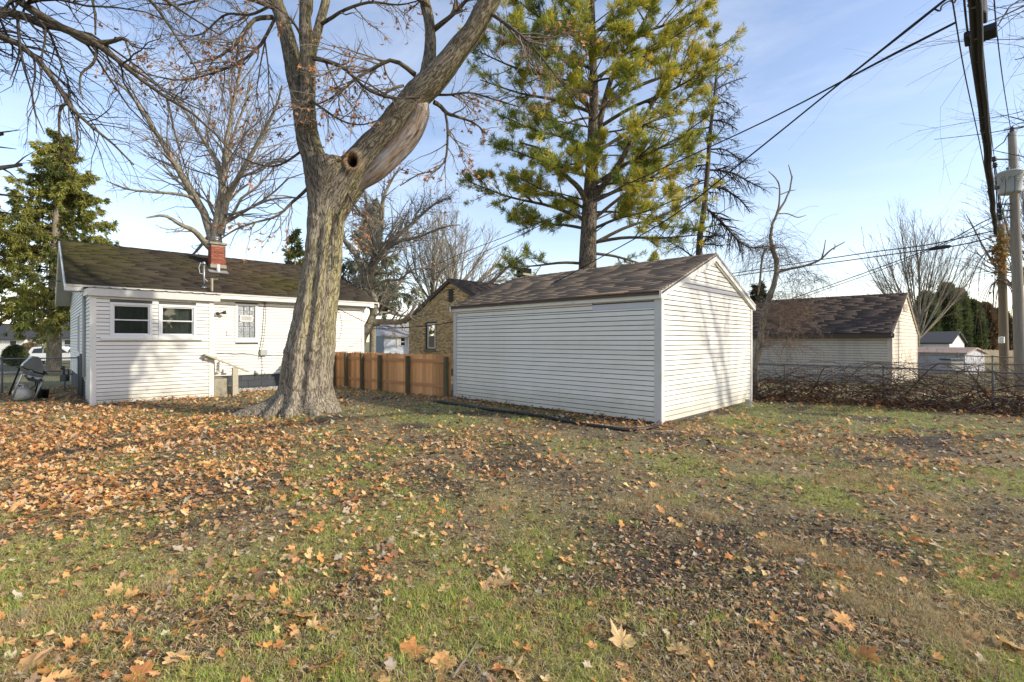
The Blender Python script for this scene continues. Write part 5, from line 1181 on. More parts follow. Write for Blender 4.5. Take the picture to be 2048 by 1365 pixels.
# bare dead wood under the right limb
dw = px_path([(700, 394, 8, -.02), (724, 366, 28, -.04), (756, 340, 38, -.08), (787, 308, 43, -.10), (814, 278, 44, -.11), (832, 249, 40, -.13), (842, 220, 36, -.18), (850, 203, 16, -.18)], TY, 60)
v, f_, B = tubes(dw[None, :, :3], dw[None, :, 3], 40); v = v+.03*np.stack([0*v[:, 0], 0*v[:, 0], fbm(v[:, 0]*6, v[:, 1]*6, v[:, 2]*6, seed=71)-.5], 1)
wm_ = bpy.data.materials.new('bare_wood'); wm_.use_nodes = True; nt = wm_.node_tree; l = nt.links.new; b_ = nt.nodes['Principled BSDF']; b_.inputs['Roughness'].default_value = .85
an = N(nt, 'ShaderNodeAttribute', attribute_name='bc'); mpn = N(nt, 'ShaderNodeMapping'); mpn.inputs['Scale'].default_value = (16, 16, 2.0); l(an.outputs['Vector'], mpn.inputs[0])
n1 = N(nt, 'ShaderNodeTexNoise'); n1.inputs['Scale'].default_value = 1.1; n1.inputs['Detail'].default_value = 7; n1.inputs['Roughness'].default_value = .65; l(mpn.outputs[0], n1.inputs['Vector'])
c1 = N(nt, 'ShaderNodeValToRGB'); e = c1.color_ramp.elements; e[0].position = .36; e[0].color = (.09, .065, .045, 1); e[1].position = .46; e[1].color = (.30, .20, .13, 1)
x = e.new(.55); x.color = (.27, .25, .23, 1); x = e.new(.66); x.color = (.40, .385, .36, 1); l(n1.outputs[0], c1.inputs[0]); l(c1.outputs[0], b_.inputs['Base Color'])
bn = N(nt, 'ShaderNodeBump'); bn.inputs['Distance'].default_value = .02; l(n1.outputs[0], bn.inputs['Height']); l(bn.outputs[0], b_.inputs['Normal'])
npobj('bare_wood', v, [f_], wm_, mt, {'bc': B}, True, label='bleached bare dead wood on the underside of the leaning limb')
# side limbs of the maple
rg = np.random.default_rng(101)
sides_px = [
 ([(546, 35, 9, .3), (527, 36, 9), (509, 40, 8, 0), (490, 62, 8, -.2), (469, 92, 7, -.3), (450, 105, 6), (432, 117, 5, -.5), (380, 128, 3, -.7)]),
 ([(550, 37, 6, .3), (536, 65, 6, .2), (520, 92, 6, .1), (497, 112, 5, 0), (476, 128, 5, -.1), (430, 145, 4), (366, 161, 3.5, -.3), (300, 150, 2.5, -.4), (240, 130, 2, -.5)]),
 ([(615, 377, 7, -.1), (600, 392, 6.5, -.15), (582, 407, 6, -.2), (566, 424, 5, -.3), (546, 436, 4.5, -.4), (500, 448, 4, -.5), (470, 460, 3.5, -.6), (437, 481, 3, -.7)]),
 ([(620, 115, 10, -.2), (650, 122, 9, -.3), (685, 135, 8, -.4), (714, 161, 6, -.5), (735, 180, 5, -.5), (758, 190, 5, -.55), (784, 196, 4, -.6), (840, 196, 3, -.7)]),
 ([(868, 205, 10, -.1), (880, 212, 9, 0), (894, 227, 8, .1), (915, 234, 6, .1), (949, 247, 4, .2), (975, 270, 2.5, .3)]),
 ([(890, 224, 5, .0), (895, 255, 5, -.1), (894, 300, 4.5, -.2), (888, 325, 4, -.2), (868, 343, 3.5, -.25), (840, 348, 3, -.3), (800, 372, 2, -.3)]),
 ([(830, 150, 11, -.2), (818, 140, 10, -.3), (802, 128, 9, -.4), (780, 121, 8), (751, 135, 7, -.5), (707, 161, 6, -.6), (674, 190, 4.5, -.7), (630, 210, 3.5, -.8), (580, 215, 2.5, -.9)]),
 ([(806, 172, 6, -.3), (790, 176, 6, -.5), (776, 184, 5), (766, 187, 4, -.6), (748, 175, 3, -.6), (700, 150, 2.5, -.7)]),
 ([(865, 62, 11, .1), (880, 50, 10, 0), (905, 30, 8, -.1), (925, 10, 7, -.2), (950, -20, 6, -.3), (990, -60, 4, -.4)]),
 ([(862, 20, 8, .1), (850, 5, 7, 0), (830, -5, 6, -.1), (800, -30, 4, -.3)]),
 ([(868, 190, 5, 0), (900, 190, 4.5, -.1), (940, 186, 4, -.2), (990, 200, 3, -.3), (1040, 215, 2, -.4)]),
 ([(640, 50, 8, .5), (665, 35, 7, .4), (690, 20, 6, .3), (740, 5, 5, .2), (800, 10, 3, .1), (860, -5, 2, 0)]),
 ([(970, 20, 8, -.4), (1000, 40, 7, -.6), (1040, 70, 6, -.8), (1075, 105, 4.5, -.9), (1110, 150, 3, -1), (1150, 200, 2, -1.1)]),
 ([(553, 20, 7, .3), (500, 0, 6, .0), (440, -10, 5, -.2), (360, 10, 4, -.5), (300, 5, 3, -.7)]),
 ([(610, 90, 6, -.2), (590, 50, 5, -.5), (560, 20, 5, -.7), (500, -15, 4, -1)]),
 ([(545, 10, 6, .4), (500, 30, 5, .9), (450, 30, 4, 1.3), (400, 70, 3, 1.6), (340, 70, 2, 1.8)]),
 ([(690, 375, 5, -.2), (715, 420, 4, -.4), (740, 452, 3, -.5), (748, 480, 2, -.5)]),
 ([(620, 200, 6, -.2), (680, 240, 4, -.5), (720, 250, 3, -.6), (760, 240, 2, -.7)]),
 ([(607, 300, 5, .1), (560, 330, 4, .2), (520, 330, 3, .3), (470, 310, 2, .4)]),
]
main_sides = np.array([px_path(q if len(q[0]) > 3 else q, TY, 16) for q in [[(a+(0,))[:4] if len(a) < 4 else a for a in s] for s in sides_px]])
for s, q in zip(sides_px, range(len(sides_px))):
    # interpolate missing depth offsets
    dd = [a[3] if len(a) > 3 else None for a in s]
    kn_ = [i for i, v_ in enumerate(dd) if v_ is not None]
    dd = np.interp(range(len(s)), kn_, [dd[i] for i in kn_]); main_sides[q] = px_path([(a[0], a[1], a[2], float(d_)) for a, d_ in zip(s, dd)], TY, 16)
sp = (main_sides[:, :, :3], main_sides[:, :, 3])
upper = [(p_[None, len(p_)//2:, :3], p_[None, len(p_)//2:, 3]) for p_ in limb_paths.values()]
extra = spawn(upper, 34, .9, .55, .30, 12, .10, .03, .25, .95, rg, .012, 1.0)     # limbs above the frame
l2 = spawn([sp, extra], 330, .75, .42, .55, 8, .16, .0, .12, 1, rg, .004, .5)
l2b = spawn([limb_paths_ for limb_paths_ in upper], 40, 1.0, .25, .10, 8, .16, .0, .05, 1, rg, .004, .6)
l3 = spawn([sp, l2, l2b], 1700, .7, .42, .5, 6, .18, -.01, .2, 1, rg, .0026, .22)
l4 = spawn([l2, l3], 5000, .65, .5, .6, 4, .2, -.02, .2, 1, rg, .0018, .12)
tube_obj('limbs', [(sp[0], sp[1], 8), (extra[0], extra[1], 8)], M['bark_dark'], mt)
tube_obj('twigs', [(l2[0], l2[1], 5), (l2b[0], l2b[1], 5), (l3[0], l3[1], 4), (l4[0], l4[1], 3)], M['twig'], mt, 'stuff')
lp = tips([l3, l4], 3600, rg); c_ = fbm(lp[:, 0]*1.1, lp[:, 2]*1.1, lp[:, 1]*1.1, seed=77); lp = lp[(c_ > .42)]
hang_leaves('leaves', lp, .055, [(.46, .22, .10), (.55, .30, .15), (.38, .17, .08), (.60, .36, .20)], mt, rg)

# --- generic bare tree
def bare(name, lab, cat, skels, Y, mats, seed, counts=(60, 500, 1800), lens=(.4, .45, .5), ang=.55, trop=.03, wander=.1, K=14, leaves=0, rmins=(.008, .005, .0035), group=None, grow=None, tdir=None, t0=.25):
    rg = np.random.default_rng(seed); sk = np.array([px_path(s, Y, K) if not isinstance(s, np.ndarray) else s for s in skels]); Pp, Rr = sk[:, :, :3], sk[:, :, 3]
    root = thing(name, lab, cat, (Pp[0, 0, 0], Pp[0, 0, 1], 0), group)
    t = tube_obj('trunk', [(Pp, Rr, 10)], mats[0], root)
    a = spawn([(Pp, Rr)], counts[0], ang, lens[0], .24, 9, wander, trop, t0, 1, rg, rmins[0], .5, tdir)
    b = spawn([(Pp, Rr), a], counts[1], ang, lens[1], .38, 7, wander*1.3, trop, t0, 1, rg, rmins[1], .3, tdir)
    c = spawn([a, b], counts[2], ang, lens[2], .6, 3, wander*1.5, trop, .2, 1, rg, rmins[2], .2, tdir)
    tube_obj('crown', [(a[0], a[1], 5), (b[0], b[1], 4), (c[0], c[1], 3)], mats[1], root, 'stuff')
    if leaves: hang_leaves('leaves', tips([b, c], leaves, rg), .06, [(.46, .22, .10), (.38, .17, .08)], root, rg)
    return root
# tree behind the chimney
bare('bare_tree', 'tall bare forked tree rising behind the brick chimney', 'tree', [
 [(431, 700, 30), (432, 560, 28), (432, 487, 26), (430, 470, 22), (436, 452, 14), (438, 420, 13), (443, 380, 12), (448, 340, 10), (452, 290, 8), (462, 230, 6), (478, 160, 4), (490, 90, 2)],
 [(432, 500, 16), (420, 465, 16), (406, 421, 14), (385, 388, 13, -.5), (359, 344, 11, -1), (326, 289, 9, -1.5), (293, 234, 7, -2), (256, 183, 5, -2.5), (220, 157, 3, -3)],
 [(434, 480, 14), (440, 420, 13), (444, 360, 12), (433, 320, 8, .5), (414, 293, 7, 1), (388, 249, 6, 1.5), (352, 194, 4, 2), (330, 150, 2, 2)],
 [(440, 470, 16), (447, 430, 15), (451, 400, 14), (470, 368, 11, -.5), (487, 337, 9, -1), (524, 271, 7, -1.5), (553, 212, 5, -2), (564, 172, 3, -2.4)],
 [(430, 505, 14), (414, 490, 12, -.3), (388, 462, 10, -1), (363, 451, 8, -1.5), (330, 432, 6, -2), (293, 436, 3, -2.5)],
 [(404, 412, 8), (385, 396, 7, -.5), (350, 388, 6, -1), (311, 385, 5, -1.4), (257, 379, 4, -1.8), (212, 362, 2, -2)],
 [(446, 400, 7), (450, 350, 6), (466, 275, 5, .5), (491, 205, 4, 1), (500, 150, 2, 1)],
 [(440, 455, 8), (420, 470, 7, .4), (395, 500, 5, .8), (375, 520, 3, 1.0)],
 [(445, 430, 6), (480, 425, 5, -.5), (540, 400, 4, -1), (600, 395, 2, -1)]], 25, (M['bark_grey'], M['twig']), 201, (46, 400, 2000), (.30, .36, .42), .65, .03, .13, rmins=(.008, .005, .0038), t0=.38)
# twisted pale tree right of the house
bare('gnarled_tree', 'gnarled bare tree with pale twisting limbs beside the right end of the house', 'tree', [
 [(708, 726, 22), (716, 700, 20), (729, 663, 19), (745, 640, 15), (750, 610, 12), (748, 590, 13), (733, 575, 15), (742, 540, 14), (748, 520, 12), (752, 480, 9), (747, 455, 7), (735, 430, 5), (715, 430, 4), (698, 412, 3)],
 [(742, 650, 14), (760, 644, 12), (797, 645, 10, -.5), (812, 638, 9, -.8), (821, 628, 7, -1), (829, 612, 4, -1), (838, 600, 3, -1)],
 [(733, 580, 18), (745, 530, 15), (757, 485, 11), (764, 433, 9), (766, 400, 7), (782, 362, 5), (800, 335, 3)],
 [(735, 560, 13), (758, 505, 10), (770, 490, 9), (807, 463, 8, .6), (843, 430, 6, 1), (870, 408, 4, 1.3), (900, 395, 2, 1.5)],
 [(738, 550, 12), (765, 505, 10, -.5), (800, 482, 8, -1), (832, 476, 6, -1.4), (886, 455, 4, -2), (920, 450, 2, -2)],
 [(730, 560, 12), (710, 505, 11, -.4), (690, 482, 8, -.5), (680, 470, 6, -.6), (672, 455, 4, -.6)],
 [(728, 545, 10), (715, 515, 9), (703, 500, 8), (690, 485, 7), (686, 462, 5)],
 [(748, 520, 8), (742, 470, 7, .5), (735, 420, 6, .8), (728, 380, 4, 1)],
 [(744, 575, 8), (776, 560, 6, -.4), (800, 560, 5, -.7), (825, 540, 4, -1), (870, 535, 2, -1)]], 21.5, (M['bark_grey'], M['twig_pale']), 202, (90, 650, 2600), (.30, .36, .42), .75, .02, .2, rmins=(.010, .007, .005), leaves=160)
# the rest of the far bare trees
def fan(px, py0, py1, w, n, seed, wpx=8, fork=.3):
    rr = random.Random(seed); sk = [[(px, py0, wpx, 0), (px+rr.uniform(-3, 3), py0+(py1-py0)*fork, wpx*.85, 0), (px+rr.uniform(-6, 6), py0+(py1-py0)*.6, wpx*.6, 0), (px+rr.uniform(-w*.2, w*.2), py1, wpx*.15, 0)]]
    for k in range(n):
        f = (k+.5)/n*2-1+rr.uniform(-.12, .12); yb = py0+(py1-py0)*(fork*.6+rr.uniform(0, .25)); hgt = (py1-yb)*(1-.25*f*f)*rr.uniform(.8, 1); d = rr.uniform(-2, 2)
        sk.append([(px, yb, wpx*.55, 0), (px+f*w*.16, yb+hgt*.25, wpx*.5, d*.3), (px+f*w*.32, yb+hgt*.55, wpx*.34, d*.7), (px+f*w*.5+rr.uniform(-8, 8), yb+hgt, wpx*.1, d)])
    return sk
bare('bare_tree', 'far grey bare tree showing above the left slope of the brick house roof', 'tree', fan(865, 690, 420, 150, 8, 1, 9), 40, (M['bark_grey'], M['twig_pale']), 203, (60, 420, 1500), (.4, .4, .4), .5, .05, rmins=(.02, .014, .010))
bare('bare_tree', 'far bare tree with upright stems behind the brick house roof peak', 'tree', fan(905, 690, 425, 190, 8, 2, 8), 46, (M['bark_grey'], M['twig_pale']), 204, (60, 400, 1300), (.4, .4, .4), .45, .05, rmins=(.022, .016, .011))
bare('bare_tree', 'leaning bare tree between the brick house ridge and the pine bough', 'tree', [[(925, 690, 7), (935, 600, 7), (960, 560, 6, .5), (985, 540, 5, 1), (1005, 515, 3, 1.5)], [(925, 660, 7), (950, 590, 6), (990, 560, 5, -.5), (1020, 530, 4, -1), (1045, 510, 2, -1.2)], [(925, 640, 6), (975, 572, 5, 1), (1010, 562, 3, 1.5), (1035, 566, 1.5, 2)]], 36, (M['bark_grey'], M['twig']), 205, (40, 240, 600), (.4, .4, .4), .5, .02, rmins=(.018, .012, .009))
bare('bare_tree', 'wide fan shaped bare tree behind the right end of the cream garage', 'tree', fan(1838, 720, 440, 260, 19, 3, 5.5, .12), 38, (M['bark_grey'], M['twig']), 206, (60, 550, 2400), (.40, .42, .45), .38, .04, .08, rmins=(.014, .010, .007))
bare('bare_tree', 'bare tree with drooping twigs behind the two utility poles', 'tree', fan(2075, 700, 330, 300, 10, 4, 12, .3), 33, (M['bark_grey'], M['twig']), 207, (90, 600, 1600), (.42, .42, .45), .5, .0, .12, rmins=(.016, .011, .008))
# trees whose trunks stand outside the frame
bare('overhanging_tree', 'dark mossy limbs hanging in from a tree beyond the upper left corner', 'tree', [
 [(-420, 840, 95, 0), (-390, 500, 80), (-350, 200, 66), (-300, 60, 55), (-230, -40, 40), (-150, -120, 30), (-40, -200, 18)],
 [(-330, 100, 26), (-180, 30, 22), (-80, 8, 19), (0, 22, 17), (48, 33, 16), (95, 53, 15), (120, 58, 10)],
 [(-220, -60, 22), (-100, -60, 20), (-20, -32, 18), (37, 0, 16), (92, 40, 16), (146, 66, 15), (198, 88, 14), (256, 139, 9), (330, 194, 6), (385, 227, 5), (440, 278, 3.5), (472, 315, 2)],
 [(-330, 160, 30), (-160, 80, 20), (-60, 62, 16), (0, 71, 14), (37, 88, 12), (73, 117, 11), (106, 154, 9), (132, 205, 8), (183, 253, 6), (227, 289, 4), (267, 330, 3)],
 [(130, 60, 9), (170, 85, 9), (197, 87, 12), (225, 83, 8), (250, 77, 7), (270, 95, 3), (310, 98, 2)],
 [(192, 95, 6), (193, 110, 5), (184, 130, 5), (163, 147, 4), (160, 175, 3), (166, 200, 2)],
 [(134, 208, 6), (122, 215, 5), (118, 250, 4), (121, 290, 2)], [(160, 230, 6), (153, 245, 5), (156, 285, 3), (150, 305, 3), (135, 320, 2)],
 [(334, 200, 4), (342, 230, 4), (348, 260, 3.5), (360, 300, 3), (372, 340, 2), (385, 380, 1.5)],
 [(-200, -80, 14), (20, -120, 9), (140, -60, 6), (187, 0, 5), (190, 40, 4), (191, 70, 3)], [(-150, -110, 16), (100, -130, 10), (240, -60, 7), (300, 0, 6), (330, 40, 5), (356, 78, 4), (400, 150, 2.5)], [(250, -50, 6), (330, 0, 5), (390, 40, 3.5), (440, 70, 2)],
 [(250, 80, 4), (257, 100, 3.5), (262, 120, 2.5), (255, 135, 2)], [(200, 92, 7), (245, 125, 6), (300, 160, 4.5), (340, 190, 3), (400, 220, 2)], [(40, 90, 4), (35, 120, 3), (20, 160, 2)]],
 8.6, (M['bark_dark'], M['twig_dark']), 208, (110, 560, 1500), (.28, .33, .4), .75, -.06, .16, rmins=(.0045, .003, .0018), t0=.3)
bare('side_tree', 'bare tree outside the right edge whose thin twigs reach into the upper right corner', 'tree', [
 [(3700, 790, 40), (3680, 560, 36), (3650, 300, 32), (3630, 60, 26), (3600, -300, 12)], [(3660, 400, 20), (3000, 150, 18), (2650, 60, 14), (2450, 30, 11), (2250, -20, 7), (2070, -10, 4), (1990, 40, 2)],
 [(3650, 420, 20), (2900, 240, 16), (2400, 150, 10), (2200, 95, 5), (2090, 95, 3), (2030, 120, 1.5)], [(2300, 60, 6), (2150, 20, 5), (2040, 0, 3), (1990, 60, 1.6)], [(3650, 200, 18), (3800, 50, 14), (3950, -100, 8), (4050, -200, 4)], [(3640, 300, 18), (3500, 100, 12), (3420, -60, 7), (3400, -200, 4)]],
 8.4, (M['bark_dark'], M['twig_dark']), 209, (60, 300, 800), (.35, .38, .4), .6, -.01, .13, rmins=(.004, .0028, .0018), t0=.35)

# --- conifers
def needles(name, pts, dirs, size, par, pal, rg, nn=9, spread=.55, droop=0., wd=.05, colnoise=.7, sel=None):
    """tufts: several thin blades each"""
    n = len(pts); N_ = n*nn; c = np.repeat(pts, nn, 0)+rg.normal(0, size*.16, (N_, 3)); d = np.repeat(dirs, nn, 0)
    v = norm(d+spread*rg.normal(size=(N_, 3))); v[:, 2] -= droop; v = norm(v); s = size*(.6+.7*rg.random(N_))[:, None]
    sd_ = norm(np.cross(v, rg.normal(size=(N_, 3))))*s*wd; m_ = c+v*s*.5; C1 = m_+sd_*1.2; C2 = m_-sd_*1.2; T = c+v*s
    V = np.stack([c, C1, T, C2], 1).reshape(-1, 3); k = np.arange(N_)*4
    cn_ = fbm(pts[:, 0]*colnoise, pts[:, 1]*colnoise, pts[:, 2]*colnoise, seed=90, o=3); pal = np.array(pal); q = np.clip((cn_-.3)/.4+rg.normal(0, .12, n), 0, .999)*(len(pal)-1)
    i0 = q.astype(int); col = pal[i0]*(1-(q-i0))[:, None]+pal[np.minimum(i0+1, len(pal)-1)]*(q-i0)[:, None]; col = np.repeat(col, nn, 0)*(.75+.5*rg.random((N_, 1)))
    return npobj(name, V, [np.stack([k, k+1, k+2, k+3], 1)], M['needle'], par, {'Col': np.repeat(np.c_[np.clip(col, 0, 1), np.ones(N_)], 4, 0)}, kind='stuff')
# big white pine behind the garage
PY_ = 22.0; rg = np.random.default_rng(301)
pn = thing('white_pine', 'tall pine with yellow green needles standing behind the white garage', 'tree', (P(1175, 0, PY_).x, PY_, 0))
sk = [px_path([(1174, 760, 42), (1175, 545, 36), (1177, 470, 32), (1180, 400, 29), (1184, 330, 25), (1186, 260, 21), (1188, 200, 18), (1186, 120, 15), (1184, 40, 13), (1183, -80, 9), (1182, -220, 4)], PY_, 30),
      px_path([(1186, 400, 14, 0), (1200, 380, 13, -.4), (1230, 340, 11, -.8), (1262, 285, 10, -1.2), (1285, 240, 8, -1.5), (1310, 200, 7, -1.8), (1330, 150, 5, -2), (1345, 90, 3, -2.3)], PY_, 30),
      px_path([(1186, 330, 14, 0), (1195, 270, 13, .3), (1210, 200, 11, .6), (1230, 140, 10, .9), (1262, 90, 8, 1), (1300, 20, 6, 1.2), (1330, -60, 3, 1.4)], PY_, 30),
      px_path([(1180, 425, 12, 0), (1160, 380, 11, -.5), (1130, 350, 9, -1), (1112, 320, 7, -1.3), (1085, 300, 5, -1.5), (1040, 285, 3, -1.8)], PY_, 30),
      px_path([(1180, 215, 10, 0), (1140, 180, 9, -.5), (1100, 140, 8, -1), (1060, 110, 6, -1.4), (1020, 60, 5, -1.7), (985, 25, 3, -2)], PY_, 30)]
# boughs: (start, end, sag) all in the picture, spread in depth
bo = [(1185, 430, 1400, 275, -.5), (1185, 478, 1405, 390, .3), (1185, 475, 1400, 470, -1.4), (1185, 500, 1330, 540, .8), (1175, 520, 1010, 535, -.6), (1170, 428, 940, 365, .4), (1168, 410, 1030, 350, -1.4), (1186, 395, 1385, 325, 1.5),
      (1186, 360, 1420, 230, -1.8), (1180, 345, 1000, 290, 1.0), (1186, 300, 1400, 180, .6), (1184, 290, 1010, 235, -1.), (1186, 250, 1440, 120, -1.2), (1186, 215, 960, 160, .8), (1186, 210, 1460, 80, 1.2), (1186, 180, 950, 100, -.6),
      (1186, 150, 1400, 40, -.8), (1186, 130, 990, 60, 1.2), (1186, 100, 1430, 0, .5), (1184, 90, 1020, -10, -1), (1184, 60, 1380, -60, -1.5), (1184, 30, 1040, -60, .6), (1182, 0, 1330, -120, .2), (1182, -20, 1080, -130, -.3),
      (1180, 455, 1060, 440, 1.6), (1186, 450, 1350, 400, -2), (1188, 420, 1300, 430, 2), (1186, 370, 1290, 360, -2.4), (1186, 320, 1090, 340, -2.2), (1186, 270, 1280, 250, -2.6), (1186, 230, 1090, 260, -2.4), (1186, 160, 1270, 150, -2.7), (1186, 170, 1100, 150, -2.5), (1186, 60, 1250, 60, -2.4), (1184, 80, 1110, 60, -2.4),
      (1183, -60, 1280, -170, .2), (1183, -70, 1100, -190, .2), (1183, -110, 1240, -230, -.5), (1183, -30, 1220, -100, -2)]
bs = []
for a, b, c, d, dy in bo:
    ln = abs(c-a); bs.append(px_path([(a, b+ln*.05, 3+ln*.020, 0), (a+(c-a)*.3, b+(d-b)*.28+ln*.01, 3+ln*.015, dy*.35), (a+(c-a)*.65, b+(d-b)*.6+ln*.02, 2+ln*.009, dy*.75), (c, d, 2, dy*1.3)], PY_, 12))
# hidden side boughs for depth (towards the back)
for k in range(18):
    zz = rg.uniform(6.2, 17); a_ = rg.uniform(.15, math.pi-.15); ln = rg.uniform(2.5, 5.2)*(1 if zz < 12 else .8); x0_ = P(1184, 0, PY_).x
    bs.append(resample([(x0_, PY_, zz-.3, .04), (x0_+math.cos(a_)*ln*.4, PY_+math.sin(a_)*ln*.4, zz+.2, .03), (x0_+math.cos(a_)*ln*.75, PY_+math.sin(a_)*ln*.75, zz+.6, .02), (x0_+math.cos(a_)*ln, PY_+math.sin(a_)*ln, zz+1.1, .012)], 12))
for k in range(22):      # boughs on the near side of the trunk
    zz = rg.uniform(6.5, 17.5); a_ = rg.uniform(-math.pi+.35, -.35); ln = rg.uniform(1.6, 3.0); x0_ = P(1184, 0, PY_).x
    bs.append(resample([(x0_, PY_, zz-.4, .03), (x0_+math.cos(a_)*ln*.4, PY_+math.sin(a_)*ln*.4, zz+.1, .022), (x0_+math.cos(a_)*ln*.75, PY_+math.sin(a_)*ln*.75, zz+.5, .015), (x0_+math.cos(a_)*ln, PY_+math.sin(a_)*ln, zz+.9, .008)], 12))
bs = np.array(bs); sk = np.array(sk); bP, bR = bs[:, :, :3], bs[:, :, 3]
tube_obj('trunk', [(sk[:, :, :3], sk[:, :, 3], 14)], M['bark_pine'], pn)
sub = spawn([(bP, bR), (sk[1:, :, :3], sk[1:, :, 3])], 440, .75, .27, .5, 7, .10, .05, .32, 1, rg, .012, .5)
sub2 = spawn([sub, (bP, bR)], 1500, .7, .34, .6, 5, .12, .07, .4, 1, rg, .007, .3)
tube_obj('boughs', [(bP, bR, 7), (sub[0], sub[1], 4), (sub2[0], sub2[1], 3)], M['bark_dark'], pn, 'stuff')
cand, dr = [], []
for (Pp, Rr), n in ((sub2, 12500), (sub, 2600)):
    K = Pp.shape[1]; i = rg.integers(0, len(Pp), n); k = rg.integers(1 if K < 6 else 2, K, n); cand.append(Pp[i, k]); dr.append(norm(Pp[i, k]-Pp[i, k-1]))
cand, dr = np.concatenate(cand), np.concatenate(dr)
xx = CX+F*cand[:, 0]/cand[:, 1]
gpv = np.clip((xx-1130)/300, 0, 1)
yel = rg.random(len(cand)) < np.clip(.10+.55*gpv*(fbm(cand[:, 0]*.6, cand[:, 2]*.6, cand[:, 1]*.6, seed=95)*2-.35), 0, 1)
lowd = cand[:, 2] < 5.4
needles('needles', cand[~yel], norm(dr[~yel]+np.array([0, 0, .5])), .24, pn, [(.15, .20, .05), (.24, .29, .06), (.38, .40, .065), (.52, .48, .07), (.30, .34, .06)], rg, 15, .72, .0, .038)
needles('needles', cand[yel], norm(dr[yel]+np.array([0, 0, .5])), .23, pn, [(.50, .46, .06), (.70, .56, .07), (.88, .62, .08), (.78, .58, .09)], rg, 14, .75, .0, .040)
# left spruce
def spruce(name, lab, px, Y, top, base, width, seed, pal, nb=150, tuft=5200, ts=.34, nn=7, trunkw=24, lean=0, droop=.5, low=None, wd=.09):
    rg = np.random.default_rng(seed); t0_ = P(px, 0, Y); zt = CAMH+(CY-top)/F*Y; zb_ = CAMH+(CY-base)/F*Y; r0 = trunkw/2/F*Y; root = thing(name, lab, 'tree', (t0_.x, Y, 0))
    tr = resample([(t0_.x, Y, -.6, r0), (t0_.x+.02, Y, zb_, r0*.92), (t0_.x+lean*.5, Y, (zb_+zt)/2, r0*.55), (t0_.x+lean, Y, zt, .015)], 24); tube_obj('trunk', [(tr[None, :, :3], tr[None, :, 3], 12)], M['bark_grey'], root)
    bb = []; wm2 = width/F*Y/2
    for k in range(nb):
        f = (k+rg.random())/nb; zz = zb_+(zt-zb_)*f; a_ = rg.random()*6.283; ln = wm2*((1-f)**.95*.95+.05)*rg.uniform(.65, 1.15); xx0 = np.interp(zz, tr[:, 2], tr[:, 0]); c, s = math.cos(a_), math.sin(a_); up0 = .15+.35*f
        bb.append(resample([(xx0, Y, zz, .012+.012*ln), (xx0+c*ln*.35, Y+s*ln*.35, zz+up0*ln*.12, .01+.008*ln), (xx0+c*ln*.7, Y+s*ln*.7, zz-droop*ln*.22*(1-f), .01+.005*ln), (xx0+c*ln, Y+s*ln, zz-droop*ln*.22*(1-f)+.12*ln, .008)], 9))
    bb = np.array(bb); B = (bb[:, :, :3], bb[:, :, 3]); s1 = spawn([B], nb*6, .9, .26, .5, 4, .1, -.06, .2, 1, rg, .006, .25)
    tube_obj('boughs', [(B[0], B[1], 4), (s1[0], s1[1], 3)], M['bark_dark'], root, 'stuff')
    cd, dd = [], []
    for (Pp, Rr), n in ((B, tuft//2), (s1, tuft)):
        K = Pp.shape[1]; i = rg.integers(0, len(Pp), n); k = rg.integers(1, K, n); cd.append(Pp[i, k]); dd.append(norm(Pp[i, k]-Pp[i, k-1]))
    cd, dd = np.concatenate(cd), np.concatenate(dd); needles('needles', cd, norm(dd*.7+np.array([0, 0, -droop])), ts, root, pal, rg, nn, .5, .15, wd)
    return root
SPAL = [(.10, .12, .035), (.17, .19, .045), (.28, .28, .06), (.40, .37, .08), (.23, .23, .055), (.14, .15, .045)]
spruce('spruce_tree', 'large green spruce with drooping boughs left of the house', 108, 33.5, 266, 636, 390, 401, SPAL, 170, 9500, .30, 8, 24, .3, .7, wd=.085)
spruce('spruce_tree', 'dark drooping spruce behind the gnarled tree at the right end of the house', 745, 33, 400, 610, 200, 402, [(.16, .17, .10), (.25, .26, .16), (.34, .34, .23), (.20, .21, .13)], 55, 1100, .42, 5, 13, 0, .9)
spruce('spruce_tree', 'small dark conifer top just behind the house ridge left of the maple', 590, 36, 462, 690, 120, 403, [(.08, .10, .04), (.15, .16, .05), (.28, .25, .07)], 50, 1500, .36, 6, 9, 0, .3)
spruce('spruce_tree', 'small conifer top between the white garage gable and the vine covered tree', 1519, 26, 570, 700, 90, 404, [(.05, .06, .03), (.10, .10, .04), (.15, .13, .06)], 60, 2000, .22, 6, 7, 0, .2)
# arborvitae row at the far right
def shrub(name, lab, px, Y, top, w, seed, pal, n=2600, base=700, point=1.0, ts=.3):
    rg = np.random.default_rng(seed); c = P(px, 0, Y); zt = CAMH+(CY-top)/F*Y; zb_ = -.5; wm2 = w/F*Y/2; root = thing(name, lab, 'tree' if point > .5 else 'bush', (c.x, Y, 0))
    MB().tube([(c.x, Y, -.6), (c.x, Y, zb_+(zt-zb_)*.6)], [.12, .03], 6).build('trunk', M['bark_dark'], root)
    f = rg.random(n)**.8; a_ = rg.random(n)*6.283; prof = np.clip((1-f)**.55*(.6+.4*f), 0, 1) if point > .5 else np.sqrt(np.clip(1-(2*f-1)**2, 0, 1)); lump = .75+.5*fbm(np.cos(a_)*1.5+seed, np.sin(a_)*1.5, f*4, seed=seed); r_ = wm2*prof*lump*np.sqrt(.35+.65*rg.random(n))*1.15
    pts = np.stack([c.x+np.cos(a_)*r_, Y+np.sin(a_)*r_, zb_+(zt-zb_)*f*(.92+.12*lump)], 1); d = norm(np.stack([np.cos(a_)*.5, np.sin(a_)*.5, np.ones(n)*.9], 1)); needles('needles', pts, d, ts, root, pal, rg, 8, .5, 0, .09)
    return root
